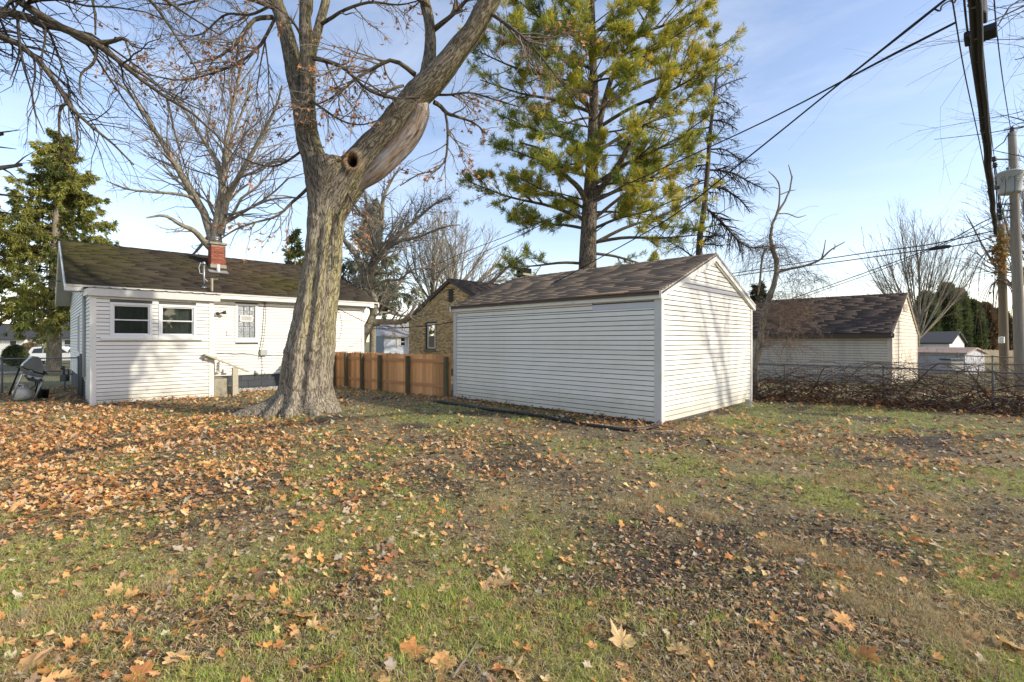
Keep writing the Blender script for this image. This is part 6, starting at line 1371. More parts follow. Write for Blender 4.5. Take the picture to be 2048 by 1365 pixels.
AP = [(.07, .09, .04), (.12, .15, .06), (.18, .20, .08), (.10, .12, .05)]
for k, (px, top, w, lab, pal) in enumerate([(1852, 596, 62, 'dark pointed evergreen first of the row behind the bare fan shaped tree', AP), (1893, 580, 58, 'tallest dark pointed evergreen above the small white garage', AP), (1918, 591, 44, 'dark pointed evergreen right of the tallest one', AP),
        (1943, 612, 52, 'rounded dark evergreen left of the brown one', AP), (1968, 618, 60, 'rusty brown evergreen behind the utility poles', [(.11, .075, .045), (.20, .13, .07), (.14, .11, .06)]), (2000, 628, 52, 'dark brownish evergreen behind the short pole', [(.07, .065, .04), (.14, .11, .06)]), (2060, 640, 60, 'evergreen at the right edge behind the tall pole', [(.04, .045, .02), (.09, .08, .03)])]):
    shrub('evergreen_tree', lab, px, 50+k*.7, top, w, 500+k, pal, 2300, ts=.5)
shrub('round_bush', 'dark round bush near the street on the far left', 30, 40, 696, 30, 520, AP, 900, point=0, ts=.22)
shrub('hedge_bush', 'tan dry hedge clump left of the white minivan', 60, 48, 692, 26, 521, [(.30, .22, .14), (.22, .16, .10)], 800, point=0, ts=.3)
# dead spruce
rg = np.random.default_rng(601); DY = 25.0
ds = thing('dead_spruce', 'tall thin dead spruce with drooping bare twigs right of the pine', 'tree', (P(1400, 0, DY).x, DY, 0))
tr = px_path([(1390, 760, 15), (1398, 500, 12), (1408, 420, 11), (1415, 340, 9), (1420, 270, 8), (1428, 200, 5), (1434, 140, 4), (1438, 100, 1.5)], DY, 26)
tube_obj('trunk', [(tr[None, :, :3], tr[None, :, 3], 9)], M['bark_dark'], ds)
dbo = [[(1405, 412, 6), (1430, 432, 5), (1455, 458, 5, -.5), (1480, 485, 4, -.8), (1505, 497, 3, -1), (1535, 492, 2, -1)], [(1412, 370, 5), (1450, 380, 4), (1480, 400, 3, -.4), (1500, 425, 2)], [(1414, 340, 5), (1460, 345, 4, .5), (1500, 365, 3, 1), (1530, 380, 1.5, 1)], [(1416, 300, 4), (1450, 300, 3), (1490, 325, 2, .4), (1515, 330, 1, .5)],
       [(1420, 255, 4), (1390, 262, 3), (1360, 275, 2, -.5)], [(1422, 240, 4), (1450, 245, 3), (1475, 260, 2)], [(1426, 210, 3), (1450, 205, 2), (1470, 215, 1.5)], [(1430, 180, 3), (1460, 165, 2), (1492, 155, 1.5)], [(1432, 160, 2.5), (1455, 140, 2), (1480, 122, 1.3)], [(1432, 150, 2), (1415, 160, 1.5), (1405, 180, 1)], [(1424, 220, 3), (1400, 225, 2), (1380, 240, 1.2)], [(1414, 330, 4), (1385, 335, 3, .5), (1360, 350, 2, .8)], [(1436, 120, 1.5), (1450, 112, 1.2), (1462, 118, 1)], [(1430, 190, 2), (1445, 200, 1.5), (1475, 228, 1)], [(1410, 390, 4), (1380, 395, 3, .5), (1350, 410, 2, .7)]]
dB = stackp([px_path([(a+(None,))[:4] if False else ((a[0], a[1], a[2], a[3] if len(a) > 3 else 0)) for a in q], DY, 10) for q in dbo])
xtra = spawn([(tr[None, 8:, :3], tr[None, 8:, 3])], 46, 1.35, .20, .3, 9, .1, -.05, .05, .95, rg, .01, .9)
d1 = spawn([dB, xtra], 480, .9, .30, .5, 5, .15, -.2, .15, 1, rg, .009, .35); d2 = spawn([dB, d1, xtra], 3400, .9, .4, .5, 3, .2, -.2, .1, 1, rg, .010, .14)
tube_obj('branches', [(dB[0], dB[1], 5), (xtra[0], xtra[1], 4), (d1[0], d1[1], 3), (d2[0], d2[1], 3)], M['twig_dark'], ds, 'stuff')
# vine covered tree at the garage corner
rg = np.random.default_rng(602); VY = 13.9
vt_ = thing('vine_tree', 'slender crooked tree draped in hanging vines at the right corner of the white garage', 'tree', (P(1508, 0, VY).x, VY, 0))
vs = [[(1506, 800, 14), (1512, 740, 13), (1522, 670, 12.5), (1530, 620, 12), (1541, 590, 11), (1551, 560, 10), (1554, 530, 9), (1549, 505, 9), (1541, 492, 8), (1541, 470, 6), (1546, 445, 5), (1552, 430, 5), (1565, 412, 4), (1580, 380, 3.5), (1584, 355, 3), (1577, 330, 1.5)],
      [(1553, 428, 4), (1558, 410, 3.5), (1559, 375, 3), (1552, 358, 2.5), (1537, 343, 1.5)], [(1555, 545, 5), (1580, 538, 5, -.1), (1610, 532, 4.5, -.2), (1640, 520, 4, -.3), (1662, 500, 3, -.4), (1690, 484, 1.5, -.5)], [(1643, 518, 3, -.3), (1648, 500, 2.4, -.3), (1651, 480, 1.4, -.3)], [(1668, 500, 2, -.4), (1670, 492, 1.4, -.4), (1669, 488, 1, -.4)],
      [(1552, 428, 2.5), (1575, 428, 2.2), (1595, 435, 2), (1612, 431, 1)], [(1560, 390, 2.2), (1578, 383, 2), (1592, 380, 1)], [(1541, 495, 5), (1530, 500, 4.5, -.1), (1524, 520, 4, -.1), (1520, 560, 4, -.1), (1516, 590, 3, -.1)], [(1556, 378, 1.8), (1545, 375, 1.5), (1525, 378, 1)]]
vP, vR = stackp([px_path([(a[0], a[1], a[2], a[3] if len(a) > 3 else 0) for a in q], VY, 20) for q in vs])
tube_obj('trunk', [(vP, vR, 9)], M['bark_grey'], vt_)
def vines_obj(name, starts, n, rg, m, par, down=.16, ln=(.6, 2.0), r=(.002, .005), K=12, wander=.22, up=.6, kind='stuff', zmin=.05):
    i = rg.integers(0, len(starts), n); p = np.array(starts)[i]+rg.normal(0, .06, (n, 3)); d = norm(rg.normal(size=(n, 3))*np.array([1, .8, .3])+np.array([0, 0, up])); L_ = rg.uniform(*ln, n)/(K-1); Q = np.zeros((n, K, 3)); Q[:, 0] = p
    for k in range(1, K):
        d = norm(d+wander*rg.normal(size=(n, 3))+np.array([0, 0, -down])); Q[:, k] = Q[:, k-1]+d*L_[:, None]; Q[:, k, 2] = np.maximum(Q[:, k, 2], zmin)
    Rr = rg.uniform(*r, n)[:, None]*np.linspace(1, .5, K)[None]
    return (Q, Rr)
st_ = [vP[0, k] for k in (10, 11, 12, 12, 13)]+[vP[7, k] for k in (3, 6)]
a = vines_obj('x', st_, 190, rg, None, None, .20, (.8, 2.3), up=.5); st2 = [tuple(P(px, py, VY-.1)) for px, py in ((1565, 520), (1590, 525), (1610, 545), (1630, 560), (1580, 560), (1600, 590), (1560, 590))]
b = vines_obj('x', st2, 200, rg, None, None, .18, (.5, 1.7), up=.3); c = spawn([a, b], 900, .8, .25, .6, 4, .2, -.1, .1, 1, rg, .0018, .12)
tube_obj('hanging_vines', [(a[0], a[1], 4), (b[0], b[1], 4), (c[0], c[1], 3)], M['vine'], vt_, 'stuff')
st3 = [tuple(P(px, py, VY-.2)) for px, py in ((1560, 620), (1575, 640), (1590, 610), (1600, 660), (1550, 660), (1580, 690), (1610, 625), (1535, 690))]
d = vines_obj('x', st3, 260, rg, None, None, .05, (.5, 1.5), (.003, .006), up=.2, wander=.35); e = spawn([d], 900, .8, .3, .6, 4, .25, 0, .1, 1, rg, .0024, .12)
tube_obj('vine_thicket', [(d[0], d[1], 4), (e[0], e[1], 3)], M['vine_red'], vt_, 'stuff')

# back_hedge: evergreens of the yards behind the viewer, seen only as reflections in the window panes
for k, (bx, by, hh_) in enumerate(((22, -21, 7.0), (27, -17.5, 8.2), (32, -13.5, 7.4), (36, -9.5, 8.0), (17, -25, 7.6), (40, -5.5, 6.6))):
    rgb_ = np.random.default_rng(800+k); root = thing('evergreen_tree', 'broad evergreen behind the viewer seen only as a reflection in the window panes', 'tree', (bx, by, 0), 'evergreens reflected in the windows')
    MB().tube([(bx, by, -.3), (bx, by, hh_*.7)], [.16, .04], 6).build('trunk', M['bark_dark'], root); n_ = 1000; f_ = rgb_.random(n_)**.8; a_ = rgb_.random(n_)*6.283; r_ = 3.2*(1-f_)**.5*np.sqrt(.3+.7*rgb_.random(n_))
    needles('needles', np.stack([bx+np.cos(a_)*r_, by+np.sin(a_)*r_, hh_*f_], 1), norm(np.stack([np.cos(a_)*.5, np.sin(a_)*.5, np.ones(n_)], 1)), 1.0, root, [(.08, .10, .03), (.16, .17, .05), (.26, .24, .07)], rgb_, 6, .5, 0, .16)
# ------------------------------------------------------------------ fences
def fence_frame(a, b): a, b = Vector((*a[:2], 0)), Vector((*b[:2], 0)); d = b-a; return a, d.normalized(), d.length
# cedar fence, posts on the yard side
cf = thing('cedar_fence', 'new orange cedar picket fence with old green stained posts between the maple and the garage', 'fence', (-3.8, 15, 0))
a, d, ln = fence_frame((-1.69, 13.72), (-6.65, 17.75)); wfz = Wall(a+d*ln, -d)      # seen from the yard, x to the right
rr = random.Random(3); x = ln-.05; npk = 0; pk_me = {}
def picket_mesh(h, w):
    k = (round(h, 2), round(w, 3))
    if k not in pk_me:
        c = .03; v = [(0, 0, 0), (w, 0, 0), (w, 0, h-c), (w-c, 0, h), (c, 0, h), (0, 0, h-c)]; v2 = [(p[0], -.018, p[2]) for p in v]
        me = bpy.data.meshes.new('picket'); me.from_pydata(v+v2, [], [(0, 1, 2, 3, 4, 5)[::-1], (6, 7, 8, 9, 10, 11)]+[(i, (i+1) % 6, 6+(i+1) % 6, 6+i) for i in range(6)]); me.materials.append(M['cedar']); me.update(); pk_me[k] = me
    return pk_me[k]
x = .0
while x < ln-.1:
    w = .138; h = 1.24+rr.choice((0, .01, .01, .02)); z0 = -.03
    link('picket', picket_mesh(h, w), cf, wfz.p(x, 0, z0+rr.uniform(-.006, .006)), wfz.ang); x += w+.008+rr.choice((0, 0, .006))
for zz in (.98, .28):
    k = 0; cuts = [0]+[ln*q for q in (.27, .52, .78)]+[ln]
    for u_, v_ in zip(cuts[:-1], cuts[1:]): wfz.obox('rail', M['cedar_rail'], cf, u_+.003, v_-.003, .020, .058, zz, zz+.085)
for px in (668, 692.5, 724.5, 760, 816, 892.5):
    xc, _ = wfz.hit(px, 740, .10); hh = 1.16+rr.uniform(-.03, .03)
    wfz.obox('post', M['postwood'], cf, xc-.05, xc+.05, .062, .165, -.15, hh, .006)
# chain link fences
def mesh_wire(mbv, a, d, ln, z0, z1, cell=.062, r=.0019):
    """woven diamonds as thin three sided wires"""
    n = int(ln/cell)+1; K = max(2, int((z1-z0)/(cell/1))+1); Ps = []
    for s in (0, 1):
        Q = np.zeros((n, K, 3))
        for k in range(K):
            off = (cell/2 if (k+s) % 2 else 0); xx = np.arange(n)*cell+off+(s*cell*0); zz = z0+(z1-z0)*k/(K-1)
            Q[:, k] = np.stack([a.x+d.x*xx, a.y+d.y*xx+(.002 if s else 0), zz+0*xx], 1)
        Ps.append(Q)
    Q = np.concatenate(Ps); return Q, np.full(Q.shape[:2], r)
def chainlink(name, lab, posts, zs, par=None, postr=.024, mat_='galvdull', rw=.0019, zb=None):
    f = thing(name, lab, 'fence', (*posts[0][:2], 0)); groups = []
    for (p, z) in zip(posts, zs):
        g_ = float(gz(p[0], p[1])); mb = MB().tube([(p[0], p[1], g_-.2), (p[0], p[1], z+.01)], postr, 10); mb.lathe((p[0], p[1], z), [(postr+.006, 0), (postr+.006, .02), (.01, .04)], 10); mb.build('post', M[mat_], f, smooth=True)
    for (p, z, q, w) in zip(posts[:-1], zs[:-1], posts[1:], zs[1:]):
        pts = [(p[0]+(q[0]-p[0])*t, p[1]+(q[1]-p[1])*t, z+(w-z)*t-.015+.006*math.sin(t*6)) for t in np.linspace(0, 1, 7)]; MB().tube(pts, .019, 8).build('top_rail', M[mat_], f, smooth=True)
        a, d, ln = fence_frame(p, q); Q, Rr = mesh_wire(None, a, d, ln, .04, 1.0, r=rw)
        # fit heights to the rail
        t = ((Q[..., 0]-p[0])*d.x+(Q[..., 1]-p[1])*d.y)/ln; g_ = gz(Q[..., 0], Q[..., 1]); top = z+(w-z)*t-.02; Q[..., 2] = g_+.03+(top-g_-.03)*(Q[..., 2]-.04)/.96; groups.append((Q, Rr, 3))
    tube_obj('mesh_panel', groups, M['wire'], f, 'stuff', False); return f
lf = chainlink('chain_link_fence', 'grey chain link fence behind the grill left of the house', [(-17.2, 14.3), (P(4, 0, 14.6).x, 14.6), (P(157, 0, 14.0).x, 14.0)], [1.1, 1.08, 1.14])
gpst = P(163, 0, 13.9); MB().tube([(gpst.x, gpst.y, -.1), (gpst.x, gpst.y, 1.24)], .045, 12).build('end_post', M['galvdull'], lf, smooth=True)
posts = [FA, (7.35, 13.2), FB, (10.7, 10.9), FC, (12.9, 9.0), FD]
rf_ = chainlink('chain_link_fence', 'rusty chain link fence overgrown with brambles along the right side of the yard', posts, [.98, .975, .955, .92, .89, .88, .88])
bk = chainlink('chain_link_fence', 'second chain link fence further back in front of the pale metal shed', [(P(1838, 0, 19).x, 19), (P(1915, 0, 18.5).x, 18.5), (P(1985, 0, 18).x, 18), (P(2090, 0, 17.2).x, 17.2)], [1.08, 1.06, 1.04, 1.0])
# brambles woven through the fence
rg = np.random.default_rng(701)
def along(n, jit=.12, seg=((FA, FB, 2.9), (FB, FC, 3.1), (FC, FD, 4.1))):
    tot = sum(s[2] for s in seg); o_ = []
    for a_, b_, l_ in seg:
        m_ = int(n*l_/tot); t = rg.random(m_); p = np.array(a_)[None]+(np.array(b_)-np.array(a_))[None]*t[:, None]+rg.normal(0, jit, (m_, 2)); o_.append(p)
    return np.vstack(o_)
def arching(n, ln, h, r, jit=.18, K=12, wander=.2, zlo=0.):
    p = along(n, jit); n = len(p); fd = norm(np.array([.72, -.69, 0])[None]*np.sign(rg.random((n, 1))-.5)+rg.normal(0, .25, (n, 3))); el = rg.uniform(.1, 1.1, n); d = norm(fd+np.stack([0*el, 0*el, el], 1)); Q = np.zeros((n, K, 3)); Q[:, 0] = np.c_[p, zlo+rg.uniform(0, h, n)]; L_ = rg.uniform(*ln, n)/(K-1)
    for k in range(1, K):
        d = norm(d+wander*rg.normal(size=(n, 3))+np.array([0, 0, -.17])); Q[:, k] = Q[:, k-1]+d*L_[:, None]; c = Q[:, k]; 
        # stay near the fence line
        Q[:, k, 2] = np.clip(c[:, 2], .03, 1.08)
        sd = np.minimum(np.minimum(segdist(c[:, 0], c[:, 1], FA, FB), segdist(c[:, 0], c[:, 1], FB, FC)), segdist(c[:, 0], c[:, 1], FC, FD)); d[:, 1] += np.where(sd > .35, .25, 0)
    Rr = rg.uniform(*r, n)[:, None]*np.linspace(1, .45, K)[None]; return Q, Rr
th_ = thing('bramble_hedge', 'tangled brown leafless brambles grown through the right chain link fence', 'brambles', (9.2, 12.2, 0))
b1 = arching(150, (1.4, 3.2), .45, (.007, .016)); b2 = arching(700, (.7, 2.4), .75, (.004, .008)); b3 = spawn([b1, b2], 2300, .8, .3, .6, 4, .25, -.04, .1, 1, rg, .0018, .15)
tube_obj('stems', [(b1[0], b1[1], 6), (b2[0], b2[1], 4)], M['vine'], th_, 'stuff'); tube_obj('fine_stems', [(b3[0], b3[1], 3)], M['vine_red'], th_, 'stuff')
hb = along(1500, .16); z_ = rg.random(len(hb))**2.2*.55+.05; hang_leaves('caught_leaves', np.c_[hb, z_+gz(hb[:, 0], hb[:, 1])], .06, [(.30, .15, .07), (.22, .10, .05), (.38, .20, .10)], th_, rg)
# brush behind, right side
bt = thing('brush_thicket', 'grey brown brush growing round the foot of the utility poles', 'brush', (18, 16.5, 0)); n = 420
p = np.c_[rg.uniform(13.5, 21, n), rg.uniform(14.5, 19, n), np.zeros(n)]; d = norm(rg.normal(0, .45, (n, 3))+np.array([0, 0, 1])); Q = np.zeros((n, 8, 3)); Q[:, 0] = p; L_ = rg.uniform(.5, 1.7, n)/7
for k in range(1, 8): d = norm(d+.2*rg.normal(size=(n, 3))+np.array([0, 0, -.06])); Q[:, k] = Q[:, k-1]+d*L_[:, None]; 
Q[..., 2] = np.maximum(Q[..., 2], .02); Rr = rg.uniform(.003, .007, n)[:, None]*np.linspace(1, .4, 8)[None]; q2_ = spawn([(Q, Rr)], 1500, .7, .35, .6, 4, .2, 0, .1, 1, rg, .0025, .15)
tube_obj('stems', [(Q, Rr, 4), (q2_[0], q2_[1], 3)], M['vine_red'], bt, 'stuff')
# bin behind the fence
bn_ = thing('garden_bin', 'greenish grey lidded bin behind the brambles near the short pole', 'bin', P(1904, 745, 15.5))
c = P(1904, 731, 15.5); mb = MB().box(c, (.21, .18, .18)); mb.build('bin_body', M['greyplastic'], bn_, bevel=.03); MB().box(c+Zv*.19, (.24, .21, .025)).build('lid', M['meter'], bn_, bevel=.01)

# ------------------------------------------------------------------ grill
GY = 13.15
gq = thing('gas_grill', 'grey gas grill leaning to one side in front of the left fence', 'grill', P(62, 790, GY))
def Pg(x, y, dy=0): return P(x, y, GY+dy)
def prism(name, pts, y0, y1, m, par=gq, inset=0, bev=.01):
    mb = MB(); n = len(pts); cx = sum(p[0] for p in pts)/n; cy = sum(p[1] for p in pts)/n
    A = [Pg(cx+(p[0]-cx)*(1-inset), cy+(p[1]-cy)*(1-inset), y0) for p in pts]; B = [Pg(*p, (y0+y1)/2) for p in pts]; C = [Pg(cx+(p[0]-cx)*(1-inset), cy+(p[1]-cy)*(1-inset), y1) for p in pts]
    f = [tuple(range(n))[::-1], tuple(range(2*n, 3*n))]
    for r_ in (0, 1): f += [(r_*n+i, r_*n+(i+1) % n, (r_+1)*n+(i+1) % n, (r_+1)*n+i) for i in range(n)]
    return mb.add(A+B+C, f).build(name, m, par, bevel=bev)
lid = prism('lid', [(40, 733), (44, 727), (58, 715), (63, 712.5), (77, 714), (82, 718), (86, 727), (88, 737), (90, 750), (78, 748), (66, 744), (63, 740), (60, 742), (48, 738)], -.26, .26, M['grill'], inset=.16)
prism('firebox', [(42, 738), (60, 743), (88, 750), (86, 756), (70, 754), (46, 746)], -.22, .22, M['grill'], inset=.05)
prism('lid_handle', [(88, 741), (96, 748), (95, 750), (88, 749)], -.2, .2, M['black'])
prism('side_handle', [(29, 735), (39, 732), (40, 736), (33, 737)], -.2, .2, M['black'])
pn_ = prism('control_panel', [(44, 748), (90, 758), (91, 763), (46, 753)], -.27, -.24, M['galv'], bev=.004)
for x_, y_ in ((52, 752.2), (66, 755.5), (82, 759.5)): MB().lathe(Pg(x_, y_, -.27), [(.026, 0), (.026, .02), (.02, .035)], 12, (0, -1, 0)).build('knob', M['black'], pn_)
prism('drip_tray', [(50, 754), (88, 762), (84, 767), (56, 762)], -.18, .18, M['black'])
for (x0, y0, x1, y1, dy) in ((39, 737, 18, 790, .2), (44, 748, 24, 798, -.25), (84, 764, 66, 806, -.25), (80, 762, 82, 794, .2)): MB().tube([Pg(x0, y0, dy), Pg((x0+x1)/2, (y0+y1)/2, dy), Pg(x1, y1, dy)], .022, 8).build('leg', M['galv'] if dy < 0 else M['black'], gq, smooth=True)
MB().tube([Pg(72, 763, -.1), Pg(70, 772, -.12), Pg(64, 776, -.1), Pg(60, 780, -.05)], .014, 6).build('gas_hose', M['black'], gq, smooth=True)
MB().tube([Pg(76, 763, 0), Pg(73, 775, 0), Pg(72, 783, .05)], .016, 6).build('gas_hose', M['black'], gq, smooth=True)
MB().tube([Pg(20, 788, .2), Pg(80, 792, .2)], .014, 6).build('brace', M['black'], gq)
tk = thing('propane_tank', 'white propane tank standing under the grill', 'propane tank', Pg(47.5, 801, -.02)); c = Pg(47.5, 801, -.02)
mb = MB(); mb.lathe(c, [(.10, .0), (.155, .02), (.19, .07), (.20, .12), (.20, .22), (.19, .27), (.15, .31), (.08, .335), (.03, .345)], 28, (-.16, 0, 1)); mb.build('tank_body', M['tank'], tk, smooth=True)
mb = MB(); tz = c+Vector((-.052, 0, .33))
for a0 in np.linspace(0, 2*math.pi, 12, endpoint=False):
    pass
mb.lathe(tz, [(.105, 0), (.11, .03), (.105, .035), (.10, .03), (.098, 0)], 20, (-.16, 0, 1)); 
for dx in (-.09, .09): mb.box(tz+Vector((dx, 0, .045)), (.02, .06, .05))
mb.box(tz+Vector((0, 0, .095)), (.11, .06, .012)); mb.lathe(tz, [(.03, 0), (.03, .04), (.015, .06)], 8); mb.build('collar', M['tank'], tk)
bk_ = thing('bucket', 'dark bucket behind the propane tank', 'bucket', P(84, 800, 13.7)); bc_ = P(84, 800, 13.7)
MB().lathe(bc_, [(.12, 0), (.155, .28), (.165, .285), (.15, .28), (.115, .02)], 18).build('bucket_body', M['black'], bk_, smooth=True)
MB().tube([bc_+Vector((-.16, 0, .27)), bc_+Vector((-.1, -.06, .15)), bc_+Vector((0, -.16, .10)), bc_+Vector((.1, -.06, .15)), bc_+Vector((.16, 0, .27))], .005, 5).build('handle', M['galvdull'], bk_)

# ------------------------------------------------------------------ minivan
CYv = 44.0
def van(name, lab, X0, Y0, zg, ang, s=1.0):
    v = thing(name, lab, 'minivan', (X0, Y0, zg)); c, sn = math.cos(ang), math.sin(ang)
    def T(x, y, z): return Vector((X0+(x*c-y*sn)*s, Y0+(x*sn+y*c)*s, zg+z*s))
    # side profile (x from tail 0 to nose 4.7)
    prof = [(.05, .45), (.0, .75), (.05, 1.02), (.22, 1.45), (.38, 1.66), (1.2, 1.74), (2.4, 1.72), (2.95, 1.62), (3.75, 1.12), (4.5, .92), (4.7, .70), (4.65, .40), (.2, .36)]
    st_ = []
    for yy, ins in ((-.95, .07), (-.90, 0), (.90, 0), (.95, .07)):
        st_.append([T(x, yy*(1-.10*max(0, (z-1.0))/.7)*1.0, z*(1-ins*.05)) for x, z in prof])
    mb = MB(); n = len(prof); allv = sum(st_, []); f = [tuple(range(n)), tuple(range(3*n, 4*n))[::-1]]
    for r_ in range(3): f += [(r_*n+i, (r_+1)*n+i, (r_+1)*n+(i+1) % n, r_*n+(i+1) % n) for i in range(n)]
    mb.add(allv, f).build('body', M['carpaint'], v, bevel=.03)
    def side(name, pts, m, off=.905, par=v):
        for sgn in (-1, 1):
            q = [T(x, sgn*(off*(1-.10*max(0, (z-1.0))/.7)+.012), z) for x, z in pts]; q2 = [T(x, sgn*(off*(1-.10*max(0, (z-1.0))/.7)-.05), z) for x, z in pts]; n_ = len(pts)
            MB().add(q+q2, [tuple(range(n_)), tuple(range(n_, 2*n_))[::-1]]+[(i, n_+i, n_+(i+1) % n_, (i+1) % n_) for i in range(n_)]).build(name, m, par)
    side('side_window', [(.42, 1.12), (.55, 1.52), (1.25, 1.60), (1.25, 1.12)], M['carglass'], .95); side('side_window', [(1.33, 1.12), (1.33, 1.60), (2.15, 1.60), (2.15, 1.12)], M['carglass'], .95); side('side_window', [(2.23, 1.12), (2.23, 1.58), (2.8, 1.50), (3.3, 1.12)], M['carglass'], .95)
    q = [T(.055, -.75, 1.10), T(.055, .75, 1.10), T(.255, .68, 1.58), T(.255, -.68, 1.58)]; off = T(-.03, 0, 0)-T(0, 0, 0)
    MB().add([p+off for p in q]+[p-off*.5 for p in q], [(0, 3, 2, 1), (4, 5, 6, 7), (0, 1, 5, 4), (1, 2, 6, 5), (2, 3, 7, 6), (3, 0, 4, 7)]).build('rear_window', M['carglass'], v)
    for sy in (-1, 1):
        mb = MB(); mb.box(T(.06, sy*.82, .95), (.08*s, .13*s, .22*s), (Vector((c, sn, 0)), Vector((-sn, c, 0)), Zv)); mb.build('tail_light', M['redlens'], v)
        for xw in (.95, 3.75):
            mb = MB().lathe(T(xw, sy*.72, .33), [(.2, -.10*s), (.33*s, -.10*s), (.335*s, -.05*s), (.335*s, .10*s), (.30*s, .13*s), (.2*s, .135*s)], 24, Vector((-sn, c, 0))*sy); w_ = mb.build('tyre', M['tyre'], v, smooth=True)
            MB().lathe(T(xw, sy*.855, .33), [(.21*s, 0), (.20*s, .012), (.05*s, .02)], 20, Vector((-sn, c, 0))*sy).build('rim', M['galv'], w_)
    MB().box(T(.0, 0, .52), (.06*s, .88*s, .13*s), (Vector((c, sn, 0)), Vector((-sn, c, 0)), Zv)).build('rear_bumper', M['greyplastic'], v, bevel=.02)
    return v
zc = float(gz(-40, CYv))
van('white_minivan', 'white minivan parked in the street behind the spruce trunk', P(67, 0, CYv).x, CYv, zc-.05, R(14), .93)

# ------------------------------------------------------------------ poles and wires
def pole(name, lab, px_top, py_top, px_bot, Y, wt, wb_, m):
    t = P(px_top, py_top, Y); b = P(px_bot, 760, Y); b.z = -.6; root = thing(name, lab, 'utility pole', (b.x, Y, 0)); K = 14
    pts = [b+(t-b)*(k/(K-1)) for k in range(K)]; MB().tube(pts, [(wb_+(wt-wb_)*k/(K-1))/2/F*Y for k in range(K)], 20).build('pole', m, root, smooth=True); return root, t, b
p1, t1, b1_ = pole('utility_pole', 'tall pale grey utility pole carrying a transformer at the right edge', 2024, 265, 2044, 17.0, 12.5, 20, M['polewood'])
p2, t2, b2_ = pole('utility_pole', 'short brown utility pole left of the transformer pole', 2002.5, 450, 2010, 19.0, 12.5, 15.5, M['polewood2'])
Y1 = 17.0
MB().lathe(t1+Zv*-.02, [(.06, 0), (.07, .05), (.05, .12), (.07, .14), (.04, .20)], 12).build('top_insulator', M['black'], p1, smooth=True)
def arm(x0, y0, x1, y1, Y=Y1, r=.035, par=p1, m='galvdull', nm='bracket_arm'): return MB().tube([P(x0, y0, Y), P(x1, y1, Y)], r, 8).build(nm, M[m], par)
arm(1982, 319, 2018, 319, r=.03); arm(2005, 409, 2024, 407.5, r=.03); arm(2006, 422, 2024, 421, r=.03); arm(2006, 436, 2024, 434, r=.03); arm(2028, 311, 2035, 309, r=.015); arm(2030, 321, 2036, 320, r=.015); arm(2038, 351, 2060, 348, r=.05)
for x_, y_ in ((1988, 319), (1990, 331), (1999, 411), (2000, 422), (2001, 436)): MB().lathe(P(x_, y_, Y1-.03)-Zv*.09, [(.03, 0), (.075, .03), (.05, .07), (.085, .10), (.05, .14), (.07, .17), (.02, .19)], 12).build('insulator', M['black'], p1, smooth=True)
tc0 = P(2020, 388, Y1-.42); Ht = (388-346)/F*Y1
tf = MB().lathe(tc0, [(.26, 0), (.29, .02), (.30, .05), (.315, Ht*.95), (.33, Ht*.96), (.33, Ht), (.28, Ht+.03), (.05, Ht+.05)], 32).build('transformer', M['trafo'], p1, smooth=True)
for sx_ in (-1, 1): MB().lathe(tc0+Vector((sx_*.12, -.05, Ht+.03)), [(.04, 0), (.06, .03), (.035, .06), (.055, .09), (.03, .12)], 10).build('bushing', M['galvdull'], tf, smooth=True)
MB().box(tc0+Vector((0, .42-.1, Ht*.5)), (.07, .15, .09)).build('mounting_bracket', M['galvdull'], tf)
for dx, yy in ((-.03, .60), (-.04, .50)): MB().box(tc0+Vector((dx-.02, -.316, Ht*yy)), (.055, .006, .02)).build('marking_plate', M['meter'], tf)
for pts in ([(2010, 352), (2012, 375), (2009, 392), (2004, 410), (2000, 425)], [(2016, 357), (2022, 352), (2030, 352), (2030, 384), (2012, 402), (2003, 432)], [(2006, 353), (2002, 359), (2004, 364), (2010, 352)]): MB().tube([P(a_, b_, Y1-.78) for a_, b_ in pts], .012, 6).build('lead_wire', M['cable'], tf, smooth=True)
arm(1995, 376, 2005, 374, Y1-.3, .02); MB().lathe(P(1993, 376, Y1-.3)-Zv*.06, [(.04, 0), (.07, .03), (.07, .10), (.03, .12)], 10).build('fuse_cutout', M['meter'], p1)
def cable(lab, pts, r, name='overhead_wire', m='cable', group=None, n=40, cat='cable', extra=None):
    """pts (px,py,Y)"""
    q = []
    for a_ in pts: v = P(*a_[:3]); q.append((v.x, v.y, v.z, r if len(a_) < 4 else a_[3]))
    s = resample(q, n); s[:, 3] *= 1.35; mb = MB().tube([tuple(k[:3]) for k in s], [float(k[3]) for k in s], 8); o = mb.build(name, M[m], None, smooth=True); return setp(o, lab, cat, group)
# thick lashed bundle passing overhead
bun = thing('cable_bundle', 'thick black lashed cable bundle running overhead down to the short pole', 'cable', P(1990, 470, 18.9))
ys_ = [4.2, 5.9, 7.5, 9.5, 12, 15, 18.9]; bp = []
A_, B_ = P(1949, 8, 5.9), P(1992, 466, 18.85)
for k, t in enumerate(np.linspace(-1.4, 1, 60)):
    q = A_+(B_-A_)*t; q.z += -.28*(1-((t-.4)/.6)**2) if t > -.2 else 0; q += Vector((.012*math.sin(k*1.7), 0, .015*math.sin(k*2.3))); bp.append(q)
for off_, r_ in ((Vector((0, 0, 0)), .048), (Vector((.05, 0, -.05)), .030), (Vector((-.045, 0, -.035)), .026), (Vector((.01, 0, .055)), .014)):
    MB().tube([q+off_+Vector((.01*math.sin(i*.9+r_*100), 0, .01*math.cos(i*1.1))) for i, q in enumerate(bp)], r_, 10).build('cable_strand', M['cable'], bun, smooth=True)
